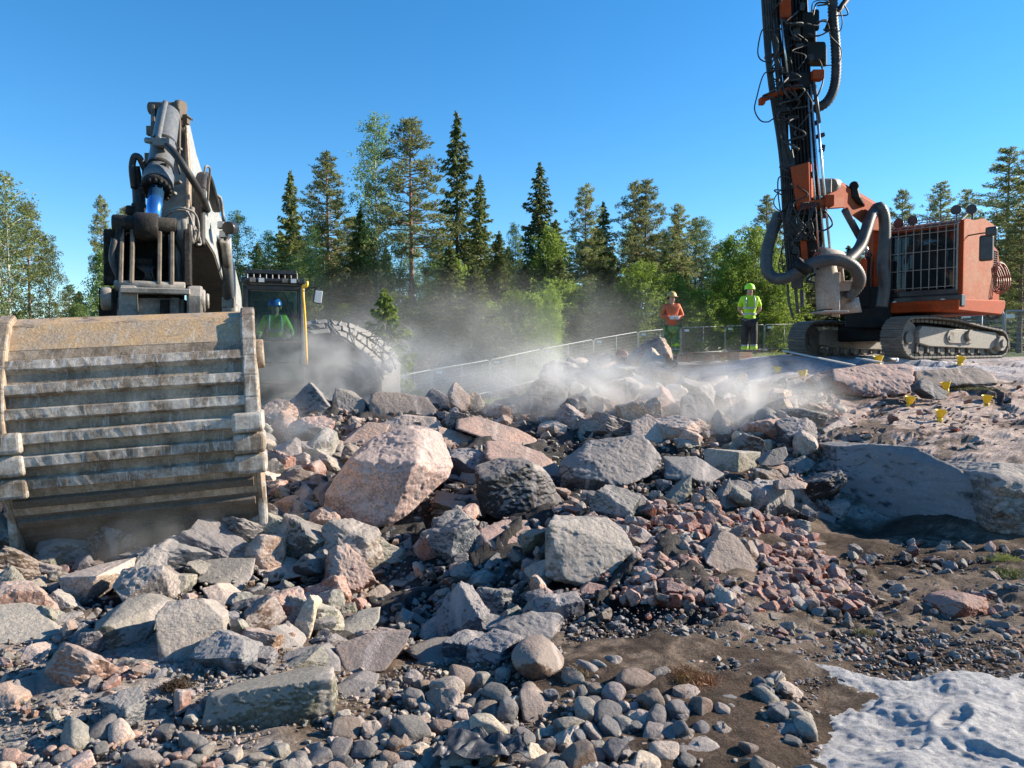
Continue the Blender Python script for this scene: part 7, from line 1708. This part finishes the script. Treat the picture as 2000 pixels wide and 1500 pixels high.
b = at(1311, 703, 19.4); rr_p, JJ, WW = person(b, 6, 'worker in an orange pullover holding a control box in front of the belly', 'hold', dict(shirt=M_hvo, pants=M_grp, helmet=M_hel2, long=True, muff=M_rub_, cuff=[(.1, .3, M_hv), (.5, .58, M_band)]), 1.72, hat='brim')
q = (JJ['lwr'][0] + JJ['rwr'][0]) / 2 + Vector((0, -.06, .0)); rc_ = empty('remote_control', q); tag(rc_, 'pale remote control box held by the worker in orange', 'remote control')
f = MB(); f.box(q, (.22, .10, .09)); f.build('control_case', M_plate, rc_, .015, 2); f = MB()
for s_ in (-.06, .06): f.cyl(q + Vector((s_, 0, .04)), q + Vector((s_, 0, .09)), .012, n=8)
f.build('joystick', M_rub_, rc_)
ob = CM @ Vector((cabx(478) / 2 + cabx(592) / 2 + .02, CY + .75, cabz(668) - .92)); person(ob, 17, 'excavator driver behind the windscreen, blue helmet and yellow-green jacket', 'sit', dict(shirt=M_grn, pants=M_blkp, helmet=M_blue, long=True, muff=M_yem, band=M_band), 1.72, glasses=True)

# crumpled dark plastic sheet at the bottom edge
q = cast(930, 1503); nn_ = 46; gx, gy = np.meshgrid(np.linspace(-.18, .18, nn_), np.linspace(-.09, .09, nn_)); gx, gy = gx.ravel(), gy.ravel()
pp = np.stack([gx, gy, 0 * gx], -1); zz = np.abs(fbm(pp * 9, 3, 5)) * .045 + .03 + fbm(pp * 22, 2, 6) * .012; sh = fbm(pp * 5, 2, 9) * .07
ii = np.arange(nn_ * nn_).reshape(nn_, nn_); QQ = np.stack([ii[:-1, :-1].ravel(), ii[:-1, 1:].ravel(), ii[1:, 1:].ravel(), ii[1:, :-1].ravel()], -1)
M_pl = paint('dark_plastic_film', (.03, .032, .038), .5, dirt=(.30, .26, .25), dirt_amt=.28, scale=9, bump=.1, contrast=.05)
o = link_mesh('plastic_sheet', mesh_np('plastic_sheet', np.stack([gx + sh, gy + sh * .5, zz + .05], -1), QQ, False), None, M_pl); o.location = (q.x, q.y, q.z); sm_ = o.modifiers.new('s', 'SOLIDIFY'); sm_.thickness = .002
tag(o, 'crumpled dark plastic sheet among the cobbles at the bottom edge', 'plastic sheet')
# ---------------- drifting dust ----------------
def dust(px, py, Y, rx, ry, rz, dens, label, seed=0, scale=1.6, thr=.42):
    c = at(px, py, Y)
    bm = bmesh.new(); bmesh.ops.create_icosphere(bm, subdivisions=3, radius=1); me = bpy.data.meshes.new('dust_cloud'); bm.to_mesh(me); bm.free()
    m = bpy.data.materials.new('dust_%d' % seed); m.use_nodes = True; t = m.node_tree; N, L = t.nodes, t.links
    N.remove(N['Principled BSDF']); pv = N.new('ShaderNodeVolumePrincipled'); pv.inputs['Color'].default_value = (.98, .97, .95, 1); pv.inputs['Anisotropy'].default_value = .2
    tc = N.new('ShaderNodeTexCoord')
    ln = N.new('ShaderNodeVectorMath'); ln.operation = 'LENGTH'; L.new(tc.outputs['Object'], ln.inputs[0])
    g = N.new('ShaderNodeNewGeometry'); ns = noise_n(N, L, g.outputs['Position'], scale, 5, .6, .8); ns.noise_dimensions = '4D'; ns.inputs['W'].default_value = seed
    mr = N.new('ShaderNodeMapRange'); mr.interpolation_type = 'SMOOTHSTEP'; mr.inputs['From Min'].default_value = 1.0; mr.inputs['From Max'].default_value = .15; L.new(ln.outputs['Value'], mr.inputs[0])
    m2 = N.new('ShaderNodeMapRange'); m2.inputs['From Min'].default_value = thr; m2.inputs['From Max'].default_value = thr + .3; L.new(ns.outputs['Fac'], m2.inputs[0])
    mu = N.new('ShaderNodeMath'); mu.operation = 'MULTIPLY'; L.new(mr.outputs[0], mu.inputs[0]); L.new(m2.outputs[0], mu.inputs[1])
    m3 = N.new('ShaderNodeMath'); m3.operation = 'MULTIPLY'; L.new(mu.outputs[0], m3.inputs[0]); m3.inputs[1].default_value = dens; L.new(m3.outputs[0], pv.inputs['Density'])
    L.new(pv.outputs[0], N['Material Output'].inputs['Volume'])
    o = link_mesh('dust_cloud', me, None, m); o.location = c; o.scale = (rx, ry, rz)
    tag(o, label, None, None, 'stuff')
dust(680, 735, 13.2, 3.3, 1.9, 1.25, 1.7, 'dust drifting in front of the excavator body and the blasting mat', 1)
dust(1120, 770, 11.6, 2.4, 1.6, 1.0, 2.2, 'dust rising from the middle of the pit', 2)
dust(1430, 812, 11.0, 2.0, 1.5, 1.1, 2.3, 'dust rising at the right side of the pit below the ledge', 3)
dust(560, 880, 8.2, .8, .8, .7, 1.0, 'dust beside the right edge of the bucket', 4, 2.4)
dust(300, 1050, 5.9, 1.3, .6, .38, 1.0, 'dust under the bucket', 5, 3.0, .45)
dust(900, 668, 30, 12, 5, 3.4, .10, 'thin veil of dust in front of the forest', 6, .35, .36)
